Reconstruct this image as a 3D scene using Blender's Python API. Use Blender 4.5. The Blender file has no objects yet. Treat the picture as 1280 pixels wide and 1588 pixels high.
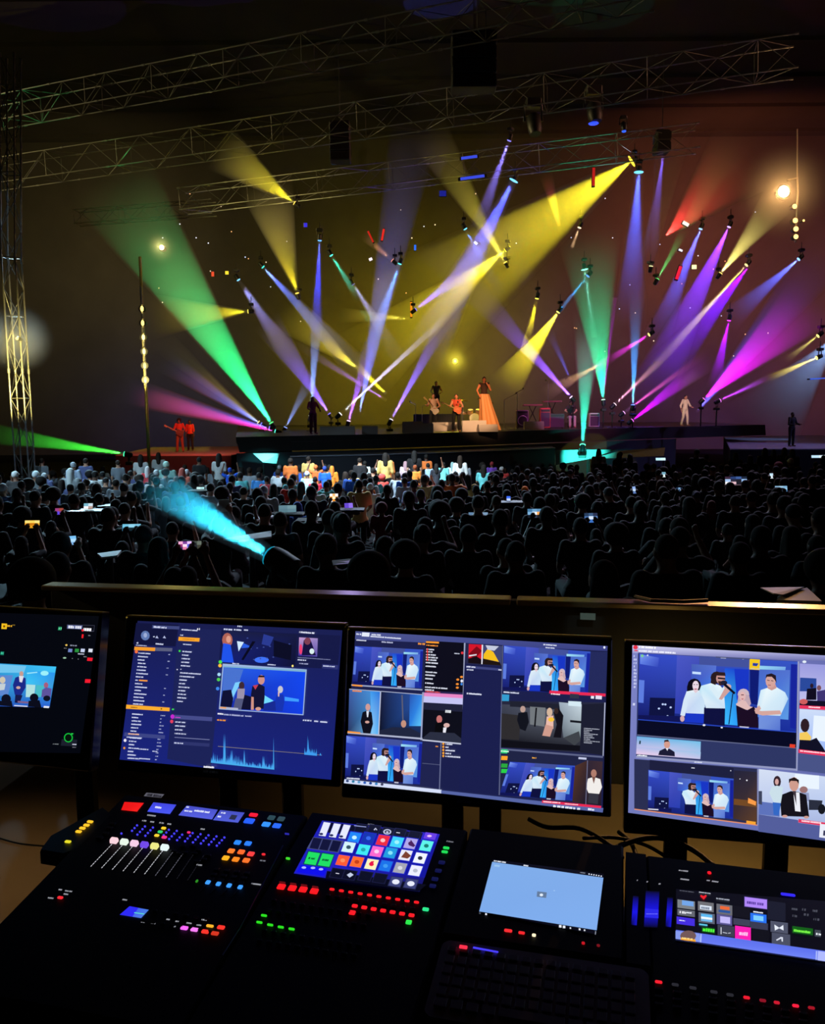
import bpy, bmesh, math, random, colorsys
from mathutils import Vector, Matrix
random.seed(11)
SC = bpy.context.scene
COL = SC.collection
V = Vector
PI = math.pi

# ------------------------------------------------------------------ camera
CAM = V((0, 0, 2.2))
cd = bpy.data.cameras.new('camera')
cam = bpy.data.objects.new('camera', cd)
COL.objects.link(cam)
CM = Matrix.Rotation(math.radians(83), 3, 'X') @ Matrix.Rotation(math.radians(-0.5), 3, 'Z')
cam.matrix_world = Matrix.Translation(CAM) @ CM.to_4x4()
cd.sensor_fit = 'HORIZONTAL'; cd.sensor_width = 36; cd.lens = 36
cd.clip_start = 0.05; cd.clip_end = 400
SC.camera = cam
CR, CU, CF = CM.col[0].copy(), CM.col[1].copy(), -CM.col[2].copy()

def ray(px, py):
    return CR * ((px - 640) / 1280) + CU * ((794 - py) / 1280) + CF
def at(px, py, Y):
    d = ray(px, py)
    return CAM + d * (Y / d.y)
def hit(px, py, p0, n):
    d = ray(px, py)
    return CAM + d * ((p0 - CAM).dot(n) / d.dot(n))

vs = SC.view_settings
vs.view_transform = 'Standard'; vs.look = 'None'; vs.exposure = 0; vs.gamma = 1
vs.use_curve_mapping = False
cy = SC.cycles
cy.max_bounces = 6; cy.diffuse_bounces = 2; cy.glossy_bounces = 2; cy.volume_bounces = 0
cy.transmission_bounces = 2; cy.transparent_max_bounces = 16
cy.sample_clamp_indirect = 3.0
wd = bpy.data.worlds.new('world'); SC.world = wd; wd.use_nodes = True
wd.node_tree.nodes['Background'].inputs[0].default_value = (0.0012, 0.0011, 0.0014, 1)

# ------------------------------------------------------------------ materials
def lin(c):
    return tuple(((x / 255) / 12.92 if x / 255 <= .04045 else ((x / 255 + .055) / 1.055) ** 2.4) for x in c)
_mc = {}
def mat(name, rgb, rough=.6, metal=0., spec=.5, noise=0., nscale=20., bump=0.):
    """surface material with a little procedural unevenness; rgb is linear"""
    k = ('m', name)
    if k in _mc: return _mc[k]
    m = bpy.data.materials.new(name); m.use_nodes = True
    nt = m.node_tree; b = nt.nodes['Principled BSDF']
    b.inputs['Base Color'].default_value = (*rgb, 1)
    b.inputs['Roughness'].default_value = rough
    b.inputs['Metallic'].default_value = metal
    b.inputs['Specular IOR Level'].default_value = spec
    if noise or bump:
        tc = nt.nodes.new('ShaderNodeTexCoord'); n = nt.nodes.new('ShaderNodeTexNoise')
        n.inputs['Scale'].default_value = nscale; n.inputs['Detail'].default_value = 4
        nt.links.new(tc.outputs['Object'], n.inputs['Vector'])
        if noise:
            r = nt.nodes.new('ShaderNodeValToRGB')
            r.color_ramp.elements[0].color = (*[c * (1 - noise) for c in rgb], 1)
            r.color_ramp.elements[1].color = (*[min(1, c * (1 + noise)) for c in rgb], 1)
            nt.links.new(n.outputs['Fac'], r.inputs['Fac']); nt.links.new(r.outputs['Color'], b.inputs['Base Color'])
        if bump:
            bp = nt.nodes.new('ShaderNodeBump'); bp.inputs['Strength'].default_value = bump
            bp.inputs['Distance'].default_value = .01
            nt.links.new(n.outputs['Fac'], bp.inputs['Height']); nt.links.new(bp.outputs['Normal'], b.inputs['Normal'])
    _mc[k] = m
    return m
def glow(rgb, s=1., name='lit', sample=False):
    """something that gives off light; rgb is sRGB 0-255"""
    k = ('g', rgb, round(s, 2), sample)
    if k in _mc: return _mc[k]
    m = bpy.data.materials.new('glowing_%s' % name); m.use_nodes = True
    nt = m.node_tree; b = nt.nodes['Principled BSDF']
    c = lin(rgb)
    b.inputs['Base Color'].default_value = (.02, .02, .02, 1)
    b.inputs['Roughness'].default_value = .4
    b.inputs['Emission Color'].default_value = (*c, 1)
    b.inputs['Emission Strength'].default_value = s
    if not sample: m.cycles.emission_sampling = 'NONE'
    _mc[k] = m
    return m
def screen_mat(sample=True):
    k = ('s', sample)
    if k in _mc: return _mc[k]
    m = bpy.data.materials.new('screen_picture'); m.use_nodes = True
    nt = m.node_tree; b = nt.nodes['Principled BSDF']
    a = nt.nodes.new('ShaderNodeAttribute'); a.attribute_name = 'pic'
    b.inputs['Base Color'].default_value = (.008, .008, .01, 1)
    b.inputs['Roughness'].default_value = .35
    nt.links.new(a.outputs['Color'], b.inputs['Emission Color'])
    b.inputs['Emission Strength'].default_value = 1.1
    if not sample: m.cycles.emission_sampling = 'NONE'
    _mc[k] = m
    return m
def haze_mat(d):
    d = round(d, 3); k = ('v', d)
    if k in _mc: return _mc[k]
    m = bpy.data.materials.new('stage_haze'); m.use_nodes = True
    nt = m.node_tree; nt.nodes.clear()
    o = nt.nodes.new('ShaderNodeOutputMaterial'); s = nt.nodes.new('ShaderNodeVolumeScatter')
    s.inputs['Color'].default_value = (1, 1, 1, 1); s.inputs['Density'].default_value = d
    s.inputs['Anisotropy'].default_value = 0
    nt.links.new(s.outputs[0], o.inputs['Volume'])
    _mc[k] = m
    return m

BLK = mat('black_plastic', (.006, .006, .008), .5, noise=.3, nscale=60)
BLKG = mat('black_gloss_plastic', (.005, .005, .007), .25)
KEYM = mat('unlit_key_plastic', (.018, .018, .022), .5)
MET = mat('dull_black_metal', (.02, .02, .022), .45, .5)
ALU = mat('aluminium_truss', (.3, .3, .3), .4, .8, noise=.15, nscale=8)
STEEL = mat('steel', (.45, .45, .45), .3, 1.)
FABRIC = mat('black_stage_cloth', (.012, .012, .014), .85, noise=.3, nscale=3)
WHITE = mat('white_paint', (.7, .7, .72), .5)

# ------------------------------------------------------------------ mesh builder
ORG = {}
class MB:
    def __init__(s): s.v = []; s.f = []; s.m = []; s.c = []
    def face(s, pts, mi=0, cols=None):
        b = len(s.v); s.v += [V(p) for p in pts]; s.f.append(tuple(range(b, b + len(pts)))); s.m.append(mi); s.c.append(cols)
    def mesh(s, vv, ff, mi=0):
        b = len(s.v); s.v += [V(p) for p in vv]
        for f in ff: s.f.append(tuple(b + i for i in f)); s.m.append(mi); s.c.append(None)
    def box(s, c, sx, sy, sz, ax=None, mi=0, bev=0.):
        """box centred at c; ax = (X,Y,Z) axes"""
        X, Y, Z = ax or (V((1, 0, 0)), V((0, 1, 0)), V((0, 0, 1)))
        c = V(c); hx, hy, hz = sx / 2, sy / 2, sz / 2
        if bev <= 0:
            vv = [c + X * (a * hx) + Y * (b * hy) + Z * (d * hz) for d in (-1, 1) for a, b in ((-1, -1), (1, -1), (1, 1), (-1, 1))]
            s.mesh(vv, [(3, 2, 1, 0), (4, 5, 6, 7), (0, 1, 5, 4), (1, 2, 6, 5), (2, 3, 7, 6), (3, 0, 4, 7)], mi)
        else:
            e = min(bev, hx * .9, hy * .9, hz * .9)
            rings = []
            for z, k in ((-hz, e), (-hz + e, 0), (hz - e, 0), (hz, e)):
                x, y = hx - k, hy - k
                ch = e
                ring = [(-x + ch, -y), (x - ch, -y), (x, -y + ch), (x, y - ch), (x - ch, y), (-x + ch, y), (-x, y - ch), (-x, -y + ch)]
                rings.append([c + X * a + Y * b + Z * z for a, b in ring])
            s.loft(rings, mi, True)
    def loft(s, rings, mi=0, caps=True, closed=True):
        n = len(rings[0]); vv = [p for r in rings for p in r]; ff = []
        for i in range(len(rings) - 1):
            for j in range(n if closed else n - 1):
                k = (j + 1) % n
                ff.append((i * n + j, i * n + k, (i + 1) * n + k, (i + 1) * n + j))
        if caps:
            ff.append(tuple(range(n - 1, -1, -1))); ff.append(tuple((len(rings) - 1) * n + j for j in range(n)))
        s.mesh(vv, ff, mi)
    def lathe(s, o, axis, prof, seg=16, mi=0, caps=True):
        """prof = [(distance along axis, radius)]"""
        o = V(o); a = V(axis).normalized(); u = a.orthogonal().normalized(); w_ = a.cross(u)
        s.loft([[o + a * t + (u * math.cos(2 * PI * k / seg) + w_ * math.sin(2 * PI * k / seg)) * max(r, 1e-4) for k in range(seg)] for t, r in prof], mi, caps)
    def cyl(s, p0, p1, r0, r1=None, seg=10, mi=0):
        p0, p1 = V(p0), V(p1)
        s.lathe(p0, p1 - p0, [(0, r0), ((p1 - p0).length, r0 if r1 is None else r1)], seg, mi)
    def tube(s, pts, r, seg=8, mi=0):
        pts = [V(p) for p in pts]; rings = []
        up = V((0, 0, 1))
        for i, p in enumerate(pts):
            d = (pts[min(i + 1, len(pts) - 1)] - pts[max(i - 1, 0)]).normalized()
            u = d.cross(up); u = u.normalized() if u.length > 1e-3 else V((1, 0, 0)); q = u.cross(d)
            rings.append([p + (u * math.cos(2 * PI * k / seg) + q * math.sin(2 * PI * k / seg)) * r for k in range(seg)])
        s.loft(rings, mi)
    def ell(s, c, rx, ry, rz, seg=12, rin=8, mi=0):
        c = V(c); rings = []
        for i in range(rin + 1):
            a = PI * (i + .02) / (rin + .04) - PI / 2
            rings.append([c + V((rx * math.cos(a) * math.cos(2 * PI * k / seg), ry * math.cos(a) * math.sin(2 * PI * k / seg), rz * math.sin(a))) for k in range(seg)])
        s.loft(rings, mi)
    def caps_(s, p0, r0, p1, r1, seg=10):
        """rounded tapered limb"""
        p0, p1 = V(p0), V(p1); L = (p1 - p0).length
        pr = [(-r0 * math.cos(t), r0 * math.sin(t)) for t in (.15, .6, 1.1)] + [(0, r0), (L, r1)] + [(L + r1 * math.cos(t), r1 * math.sin(t)) for t in (1.1, .6, .15)]
        s.lathe(p0, p1 - p0 if L > 1e-6 else V((0, 0, 1)), pr, seg)
    def build(s, name, mats, parent=None, smooth=False, loc=None, angle=None):
        if not isinstance(mats, (list, tuple)): mats = [mats]
        o0 = ORG[parent.name] if parent is not None else V(loc if loc is not None else (0, 0, 0))
        me = bpy.data.meshes.new(name)
        me.from_pydata([tuple(p - o0) for p in s.v], [], s.f)
        for m in mats: me.materials.append(m)
        for p, i in zip(me.polygons, s.m): p.material_index = i
        if any(c is not None for c in s.c):
            a = me.color_attributes.new('pic', 'FLOAT_COLOR', 'CORNER'); k = 0
            for p, c in zip(me.polygons, s.c):
                for j in range(p.loop_total):
                    q = (0, 0, 0) if c is None else (c if not isinstance(c[0], tuple) else c[j])
                    a.data[k].color = (*q, 1); k += 1
        me.update()
        if smooth:
            for p in me.polygons: p.use_smooth = True
            if angle is not None: me.set_sharp_from_angle(angle=math.radians(angle))
        o = bpy.data.objects.new(name, me); COL.objects.link(o)
        if parent is not None: o.parent = parent
        else: o.location = o0
        ORG[o.name] = o0
        return o
def thing(name, label, cat, loc=(0, 0, 0), group=None):
    o = bpy.data.objects.new(name, None); COL.objects.link(o)
    o.location = loc; o['label'] = label; o['category'] = cat; o.empty_display_size = .1
    if group: o['group'] = group
    ORG[o.name] = V(loc)
    return o
def tag(o, label, cat, group=None, kind=None):
    o['label'] = label
    if cat: o['category'] = cat
    if group: o['group'] = group
    if kind: o['kind'] = kind
    return o
def struct(o, label):
    o['kind'] = 'structure'; o['label'] = label
    return o
def lamp(kind, loc, target, energy, rgb, size=60, blend=.5, rad=.1, parent=None, name='lamp'):
    l = bpy.data.lights.new(name, kind); l.energy = energy; l.color = rgb
    if kind == 'SPOT': l.spot_size = math.radians(size); l.spot_blend = blend; l.shadow_soft_size = rad
    elif kind == 'AREA': l.size = rad
    else: l.shadow_soft_size = rad
    o = bpy.data.objects.new(name, l); COL.objects.link(o)
    o.rotation_mode = 'QUATERNION'
    if target is not None: o.rotation_quaternion = (V(target) - V(loc)).to_track_quat('-Z', 'Y')
    if parent is not None: o.parent = parent; o.location = V(loc) - ORG[parent.name]
    else: o.location = loc
    return o
def hom(src, dst):
    """projective map taking the four src corners to the four dst corners (2D)"""
    def basis(q):
        (x0, y0), (x1, y1), (x2, y2), (x3, y3) = q
        m = Matrix(((x0, x1, x2), (y0, y1, y2), (1, 1, 1)))
        k = m.inverted() @ V((x3, y3, 1))
        return Matrix([[m[r][c] * k[c] for c in range(3)] for r in range(3)])
    h = basis(dst) @ basis(src).inverted()
    def f(x, y):
        p = h @ V((x, y, 1)); return (p.x / p.z, p.y / p.z)
    return f
def zm(ox, oy, s):
    return lambda x, y: (ox + x * s, oy + y * s)

# ================================================================== SETTING
def floor_z(y):
    return 0.0 if y < 4 else -1.25 * min(1., (y - 4) / 30.)
b = MB()
ys = [4.0, 6, 9, 14, 19, 24, 29, 34, 70]
b.loft([[V((-44, y, floor_z(y))), V((44, y, floor_z(y))), V((44, y, floor_z(y) - .2)), V((-44, y, floor_z(y) - .2))] for y in ys])
struct(b.build('floor', mat('dark_floor', (.007, .007, .008), .8, spec=.05, noise=.3, nscale=2)), 'dark sloping floor of the hall under the audience')
b = MB(); b.box((0, 1.0, .5), 12, 6.0, .2)
struct(b.build('floor_platform', mat('tan_vinyl_floor', (.42, .30, .17), .55, noise=.25, nscale=3, bump=.1)), 'tan floor of the raised mixing position')
WALLM = mat('dark_hall_wall', (.05, .047, .045), .9, noise=.35, nscale=.35)
for nm, c, s, lb in (('wall_back', (0, 70.2, 11), (88, .4, 26), 'dark draped wall far behind the stage'),
                     ('wall_left', (-44.2, 33, 11), (.4, 76, 26), 'dark side wall on the left of the hall'),
                     ('wall_right', (44.2, 33, 11), (.4, 76, 26), 'dark side wall on the right of the hall'),
                     ('wall_rear', (0, -5.2, 11), (88, .4, 26), 'dark wall behind the mixing position')):
    b = MB(); b.box(c, *s); struct(b.build(nm, WALLM), lb)
b = MB(); b.box((0, 32.5, 24.2), 89, 76, .4)
for i in range(14): b.box((0, -2 + i * 5.4, 23.9), 88, .35, .3)
struct(b.build('ceiling', mat('dark_ceiling', (.028, .026, .024), .9, noise=.3, nscale=.4)), 'dark ceiling with cross beams high over the hall')

# ================================================================== STAGE
SZ = 1.2
edge = [at(px, py, Y) for px, py, Y in ((366, 679, 33.5), (450, 677, 34.5), (600, 675, 36), (750, 671, 38.5), (900, 665, 42), (1050, 660, 45.5), (1187, 657, 49))]
edge = [V((p.x, p.y, SZ)) for p in edge]
dz = V((0, 0, 1)); 
def offs(pts, d): return [p + V((.25, -1, 0)).normalized() * d for p in pts]
stage = thing('stage', 'long black concert stage with a curved front below the band', 'stage', (6, 44, floor_z(40)))
back = [V((20, 62, SZ)), V((-13, 62, SZ))]
b = MB(); top = edge + back
b.loft([[p for p in top], [p - dz * .25 for p in top]])
b.build('deck', mat('black_stage_floor', (.03, .028, .03), .35, noise=.3, nscale=1.5), stage)
b = MB(); e2 = offs(edge, .02)
b.loft([[p - dz * .02 for p in e2], [p - dz * .62 + V((.1, .1, 0)) for p in e2], [p - dz * .62 + V((.1, .3, 0)) for p in e2], [p - dz * .02 + V((0, .12, 0)) for p in e2]], closed=False, caps=False)
b.build('fascia', FABRIC, stage)
b = MB(); e3 = offs(edge[:6], -.02)
b.loft([[p - dz * .66 for p in e3], [V((p.x, p.y, floor_z(34))) for p in e3], [V((p.x, p.y + .2, floor_z(34))) for p in e3]], closed=False, caps=False)
b.build('skirt', mat('dark_blue_skirt', (.02, .024, .035), .8), stage)
# lower step jutting out towards the crowd
s0 = [at(px, 697 - (px - 400) * .015, Y) for px, Y in ((450, 32.2), (560, 32.8), (680, 34), (780, 35.6), (861, 37.4))]
b = MB(); zt = .45
st = [V((p.x, p.y, zt)) for p in s0]; sk = [p + V((.3, 2.6, 0)) for p in st][::-1]
b.loft([st + sk, [V((p.x, p.y, floor_z(36) - .02)) for p in st + sk]])
step = b.build('front_step', mat('dark_step', (.035, .037, .05), .6), stage)
b = MB(); b.tube([p + V((0, -.03, .02)) for p in st], .03, 6)
b.build('step_edge', mat('grey_edge', (.3, .32, .4), .4), step)

# right-hand low platform with the grey slope behind
def slab(name, label, cat, corners, z0, z1, m, part='platform_top', group=None):
    c = sum((V((p[0], p[1], 0)) for p in corners), V((0, 0, 0))) / len(corners)
    t = thing(name, label, cat, (c.x, c.y, z0), group)
    b = MB(); b.loft([[V((p[0], p[1], z0)) for p in corners], [V((p[0], p[1], z1)) for p in corners]])
    b.build('body', FABRIC, t)
    b = MB(); b.loft([[V((p[0], p[1], z1)) for p in corners], [V((p[0], p[1], z1 + .05)) for p in corners]])
    b.build(part, m, t)
    return t
p1 = at(1128, 698, 40); p2 = at(1330, 697, 39)
slab('side_platform', 'low grey platform beside the stage end, a man in black standing on it', 'platform',
     [(p1.x, 39.6), (p2.x + 3, 38.6), (p2.x + 8, 58), (p1.x + 6.6, 58)], -1.3, .19, mat('grey_platform', (.3, .3, .36), .55))
p1 = at(190, 704, 42); p2 = at(372, 702, 42)
slab('wing_platform', 'low platform with a red lit edge at the dim end of the stage', 'platform',
     [(p1.x, 41), (p2.x, 40), (p2.x + 1.5, 50), (p1.x - 1, 50)], -1.3, .1, mat('wing_floor', (.3, .24, .22), .5))
lamp('SPOT', at(300, 560, 36), at(290, 695, 43), 2500, (1, .12, .08), 62, .6, .1)
# white reflecting panels low on the stage front
def panel(label, c4, Y, rgb=(.75, .8, .8)):
    P = [at(x, y, Y + d) for x, y, d in c4]
    t = thing('reflector_panel', label, 'panel', tuple(sum(P, V((0, 0, 0))) / 4 - dz * .3))
    b = MB(); b.loft([P, [p + V((.02, .06, -.01)) for p in P]]); b.build('board', mat('white_board', rgb, .5), t)
    for p in P[2:]:
        b = MB(); b.cyl((p.x, p.y + .06, p.z), (p.x, p.y + .1, floor_z(p.y)), .025); b.build('leg', MET, t)
    return t
panel('white panel glowing turquoise at the nearer end of the stage', ((392, 703, 0), (433, 703, .2), (429, 719, 0), (408, 717, -.3)), 33)
panel('wide white panel lit turquoise below the small green floor light', ((862, 698, 0), (958, 697, .4), (912, 712, .2), (862, 721, 0)), 37.5)
panel('dim slanting grey panel behind the wide turquoise panel', ((962, 699, 1.2), (1032, 694, 1.6), (1030, 707, 1.4), (915, 712, .9)), 38, (.3, .3, .28))
lamp('SPOT', at(412, 690, 32.4), at(412, 712, 33), 130, (.1, .9, .85), 80, .8, .05)
lamp('SPOT', at(905, 735, 33.5), at(905, 709, 37.5), 2600, (.04, .95, .75), 30, .8, .05)

# ================================================================== TRUSSES
def truss(label, p0, p1, size, tilt=0., group=None, name='hanging_truss', step=None):
    p0, p1 = V(p0), V(p1)
    t = thing(name, label, 'truss', tuple((p0 + p1) / 2 - dz * size / 2), group)
    d = (p1 - p0).normalized(); L = (p1 - p0).length
    if abs(d.z) > .9: u = V((1, 0, 0)); q = V((0, 1, 0))
    else:
        u = d.cross(dz).normalized(); q = u.cross(d)
    h = size / 2
    cs = [(u * a + q * c_) * h for a, c_ in ((-1, -1), (1, -1), (1, 1), (-1, 1))]
    for c_ in cs:
        b = MB(); b.cyl(p0 + c_, p1 + c_, .028, seg=8); 
        n = max(1, int(L / 2.5))
        for i in range(n + 1): 
            e = p0 + d * (L * i / n) + c_
            b.cyl(e - d * .07, e + d * .07, .045, seg=8)
        b.build('chord', ALU, t, True, angle=40)
    n = max(2, int(L / (step or size * 1.1)))
    b = MB()
    for k in range(4):
        a_, b_ = cs[k], cs[(k + 1) % 4]
        for i in range(n):
            e0, e1 = p0 + d * (L * i / n), p0 + d * (L * (i + 1) / n)
            s_, f_ = (a_, b_) if (i + k) % 2 else (b_, a_)
            b.cyl(e0 + s_, e1 + f_, .014, seg=5)
            if i % 3 == 0: b.cyl(e0 + a_, e0 + b_, .014, seg=5)
    b.build('lattice', mat('dull_truss_braces', (.11, .11, .11), .5, .6), t)
    return t
def trh(label, pa, pb, H, size, **k):
    """level truss through two picture points at height H above the camera"""
    n = dz; P = [hit(x, y, V((0, 0, 2.2 + H)), n) for x, y in (pa, pb)]
    return truss(label, P[0], P[1], size, **k)
truss('topmost lighting truss crossing high over the hall', at(-40, 182, 40), at(1010, -20, 29), 1.05)
truss('second lighting truss from the top, hung with speakers', at(-20, 273, 46), at(1232, 88, 35), 1.25)
truss('lower lighting truss holding the turquoise and blue spotlights', at(285, 312, 46), at(1080, 215, 42), 1.1)
truss('short dim truss hanging left below the second truss', at(120, 338, 52), at(330, 322, 51), .8)
truss('yellow lit ladder truss tower standing in the audience', at(40, 742, 26), at(18, 404, 26), .42, name='truss_tower', step=.75)
truss('dark upper truss tower above the yellow lit one', at(17.5, 400, 26), at(16, 90, 26), .42, name='truss_tower', step=.75)

# slim mast with a column of lamps
mast = thing('lamp_mast', 'slim yellow mast carrying a column of small glowing lamps', 'mast', tuple(at(231, 706, 36)))
b = MB(); a_, c_ = at(231, 706, 36), at(217, 398, 36)
b.cyl(V((a_.x, 36, floor_z(36))), a_, .07); b.cyl(a_, c_, .07, .06, 12); b.build('pole', mat('yellow_metal', (.6, .5, .2), .35, .7), mast, True, angle=40)
b = MB(); p0, p1 = at(227, 600, 35.86), at(218, 445, 35.86); b.tube([p0, p1], .05, 8); b.build('cable_duct', ALU, mast)
for i in range(6):
    y = 479 + i * 22
    p = at(220.5 + i * 1.05, y, 35.75)
    b = MB(); b.lathe(p + V((0, .2, 0)), V((0, -1, 0)), [(0, .05), (.05, .13), (.2, .16), (.22, .16)], 14)
    h = b.build('lamp_head', MET, mast, True, angle=40)
    b = MB(); b.ell(p, .1, .03, .17, 12, 8); b.build('lens', glow((255, 225, 120), 2.2 + 1.5 * (i in (2, 3)), 'amber'), h, True)
lamp('SPOT', at(150, 620, 33), at(224, 560, 36), 5000, (1, .8, .25), 40, .7, .1)
lamp('SPOT', at(90, 640, 22.5), at(27, 555, 26), 3200, (1, .78, .2), 50, .8, .1)
lamp('SPOT', at(-60, 640, 22.5), at(27, 575, 26), 3200, (1, .78, .2), 50, .8, .1)

# blinder column hanging at the far right
bl = thing('blinder_column', 'hanging column of glaring orange blinder lamps beside a bracket', 'stage light', tuple(at(1236, 372, 40)))
b = MB()
b.tube([at(1222, 280, 40), at(1237, 276, 40), at(1238, 300, 40), at(1234, 376, 40.2)], .05, 8)
b.cyl(at(1237, 276, 40), at(1237, 200, 40), .03); b.build('bracket', mat('orange_lit_steel', (.4, .35, .3), .4, .6), bl)  # bracket in warm grey steel
for i, (x, y, r) in enumerate(((1216, 297, .27), (1233, 320, .11), (1234, 342, .12), (1235, 355, .12), (1235, 367, .11), (1247, 342, .05))):
    p = at(x, y, 39.6)
    b = MB(); b.lathe(p + V((0, .35, 0)), V((0, -1, 0)), [(0, r * .5), (.06, r * 1.1), (.32, r * 1.3), (.34, r * 1.2)], 16); h = b.build('lamp_head', MET, bl, True, angle=40)
    b = MB(); b.ell(p, r, .03, r, 16, 8); b.build('lens', glow((255, 190, 110) if i else (255, 225, 170), 5 if i == 0 else 3, 'orange', True), h, True)
lamp('POINT', at(1214, 299, 39.0), None, 420, (1, .5, .16), rad=.2)

# dark speakers and motors hung above
def speaker_box(label, px, py, Y, w_, h, d=.9):
    c = at(px, py, Y); t = thing('hanging_speaker', label, 'speaker', tuple(c - dz * h / 2))
    n = max(2, int(h / .45)); 
    for i in range(n):
        z = c.z + h / 2 - (i + .5) * h / n
        b = MB(); b.box((c.x, c.y + (.03 * i * i / n), z), w_, d, h / n * .93, bev=.04); cb = b.build('cabinet', mat('speaker_black', (.012, .011, .012), .7), t)
        b = MB(); b.box((c.x, c.y + (.03 * i * i / n) - d / 2 - .012, z), w_ * .9, .02, h / n * .7); b.build('grille', MET, cb)
    b = MB(); b.box((c.x, c.y, c.z + h / 2 + .06), w_ * .9, .3, .1); b.cyl((c.x, c.y, c.z + h / 2), (c.x, c.y, c.z + h / 2 + 3.5), .02); b.build('flying_frame', MET, t)
    return t
speaker_box('broad dark speaker stack hanging high in the middle of the hall', 735, 97, 33, 1.7, 2.0)
speaker_box('narrow dark line of speakers hanging below the second truss', 528, 222, 42, 1.0, 1.8)
speaker_box('small dark speaker hung above the two yellow spotlight heads', 1027, 222, 43, .7, 1.0)
def dark_lamp(label, px, py, Y, s, rgb=None):
    c = at(px, py, Y); t = thing('hanging_spotlight', label, 'stage light', tuple(c))
    b = MB(); b.box(c + dz * s * 1.3, s * .9, s * .7, s * .5, bev=.05); b.build('base', BLK, t)
    b = MB(); b.tube([c + V((-s * .5, 0, s * .3)), c + V((-s * .5, 0, s * 1.2)), c + V((s * .5, 0, s * 1.2)), c + V((s * .5, 0, s * .3))], s * .09, 6)
    b.build('yoke', BLK, t)
    b = MB(); b.lathe(c + dz * s * .7, V((.1, -.2, -1)), [(0, s * .25), (s * .2, s * .42), (s * .9, s * .42), (s * 1.15, s * .33), (s * 1.2, s * .33)], 16); h = b.build('head', BLK, t, True, angle=40)
    if rgb:
        b = MB(); b.ell(c + V((.02, -.05, -s * .5)), s * .3, s * .3, .05, 12, 6); b.build('lens', glow(rgb, 1.5, 'blue'), h, True)
    return t
dark_lamp('big dark spotlight hanging beside the violet beam near the top', 827, 197, 38, .75)
dark_lamp('dark spotlight with a row of blue lights under it', 920, 178, 40, .8, (40, 70, 255))
dark_lamp('small hanging lamp with a blue lens right of the second truss', 967, 198, 40, .35, (40, 90, 255))

# ================================================================== MOVING HEADS WITH BEAMS
BC = 2.4
def beam_fade_haze(A, L, d):
    """haze that grows thinner with the distance from the lamp, where the fog drifts away"""
    m = haze_mat(d).copy(); nt = m.node_tree; sc_ = [n for n in nt.nodes if n.type == 'VOLUME_SCATTER'][0]
    g = nt.nodes.new('ShaderNodeNewGeometry'); v = nt.nodes.new('ShaderNodeVectorMath'); v.operation = 'DISTANCE'; v.inputs[1].default_value = tuple(A)
    r = nt.nodes.new('ShaderNodeMapRange'); r.inputs['From Min'].default_value = L * .35; r.inputs['From Max'].default_value = L * .99; r.inputs['To Min'].default_value = d; r.inputs['To Max'].default_value = 0
    r.interpolation_type = 'SMOOTHSTEP'
    nt.links.new(g.outputs['Position'], v.inputs[0]); nt.links.new(v.outputs['Value'], r.inputs['Value']); nt.links.new(r.outputs['Result'], sc_.inputs['Density'])
    return m
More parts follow.
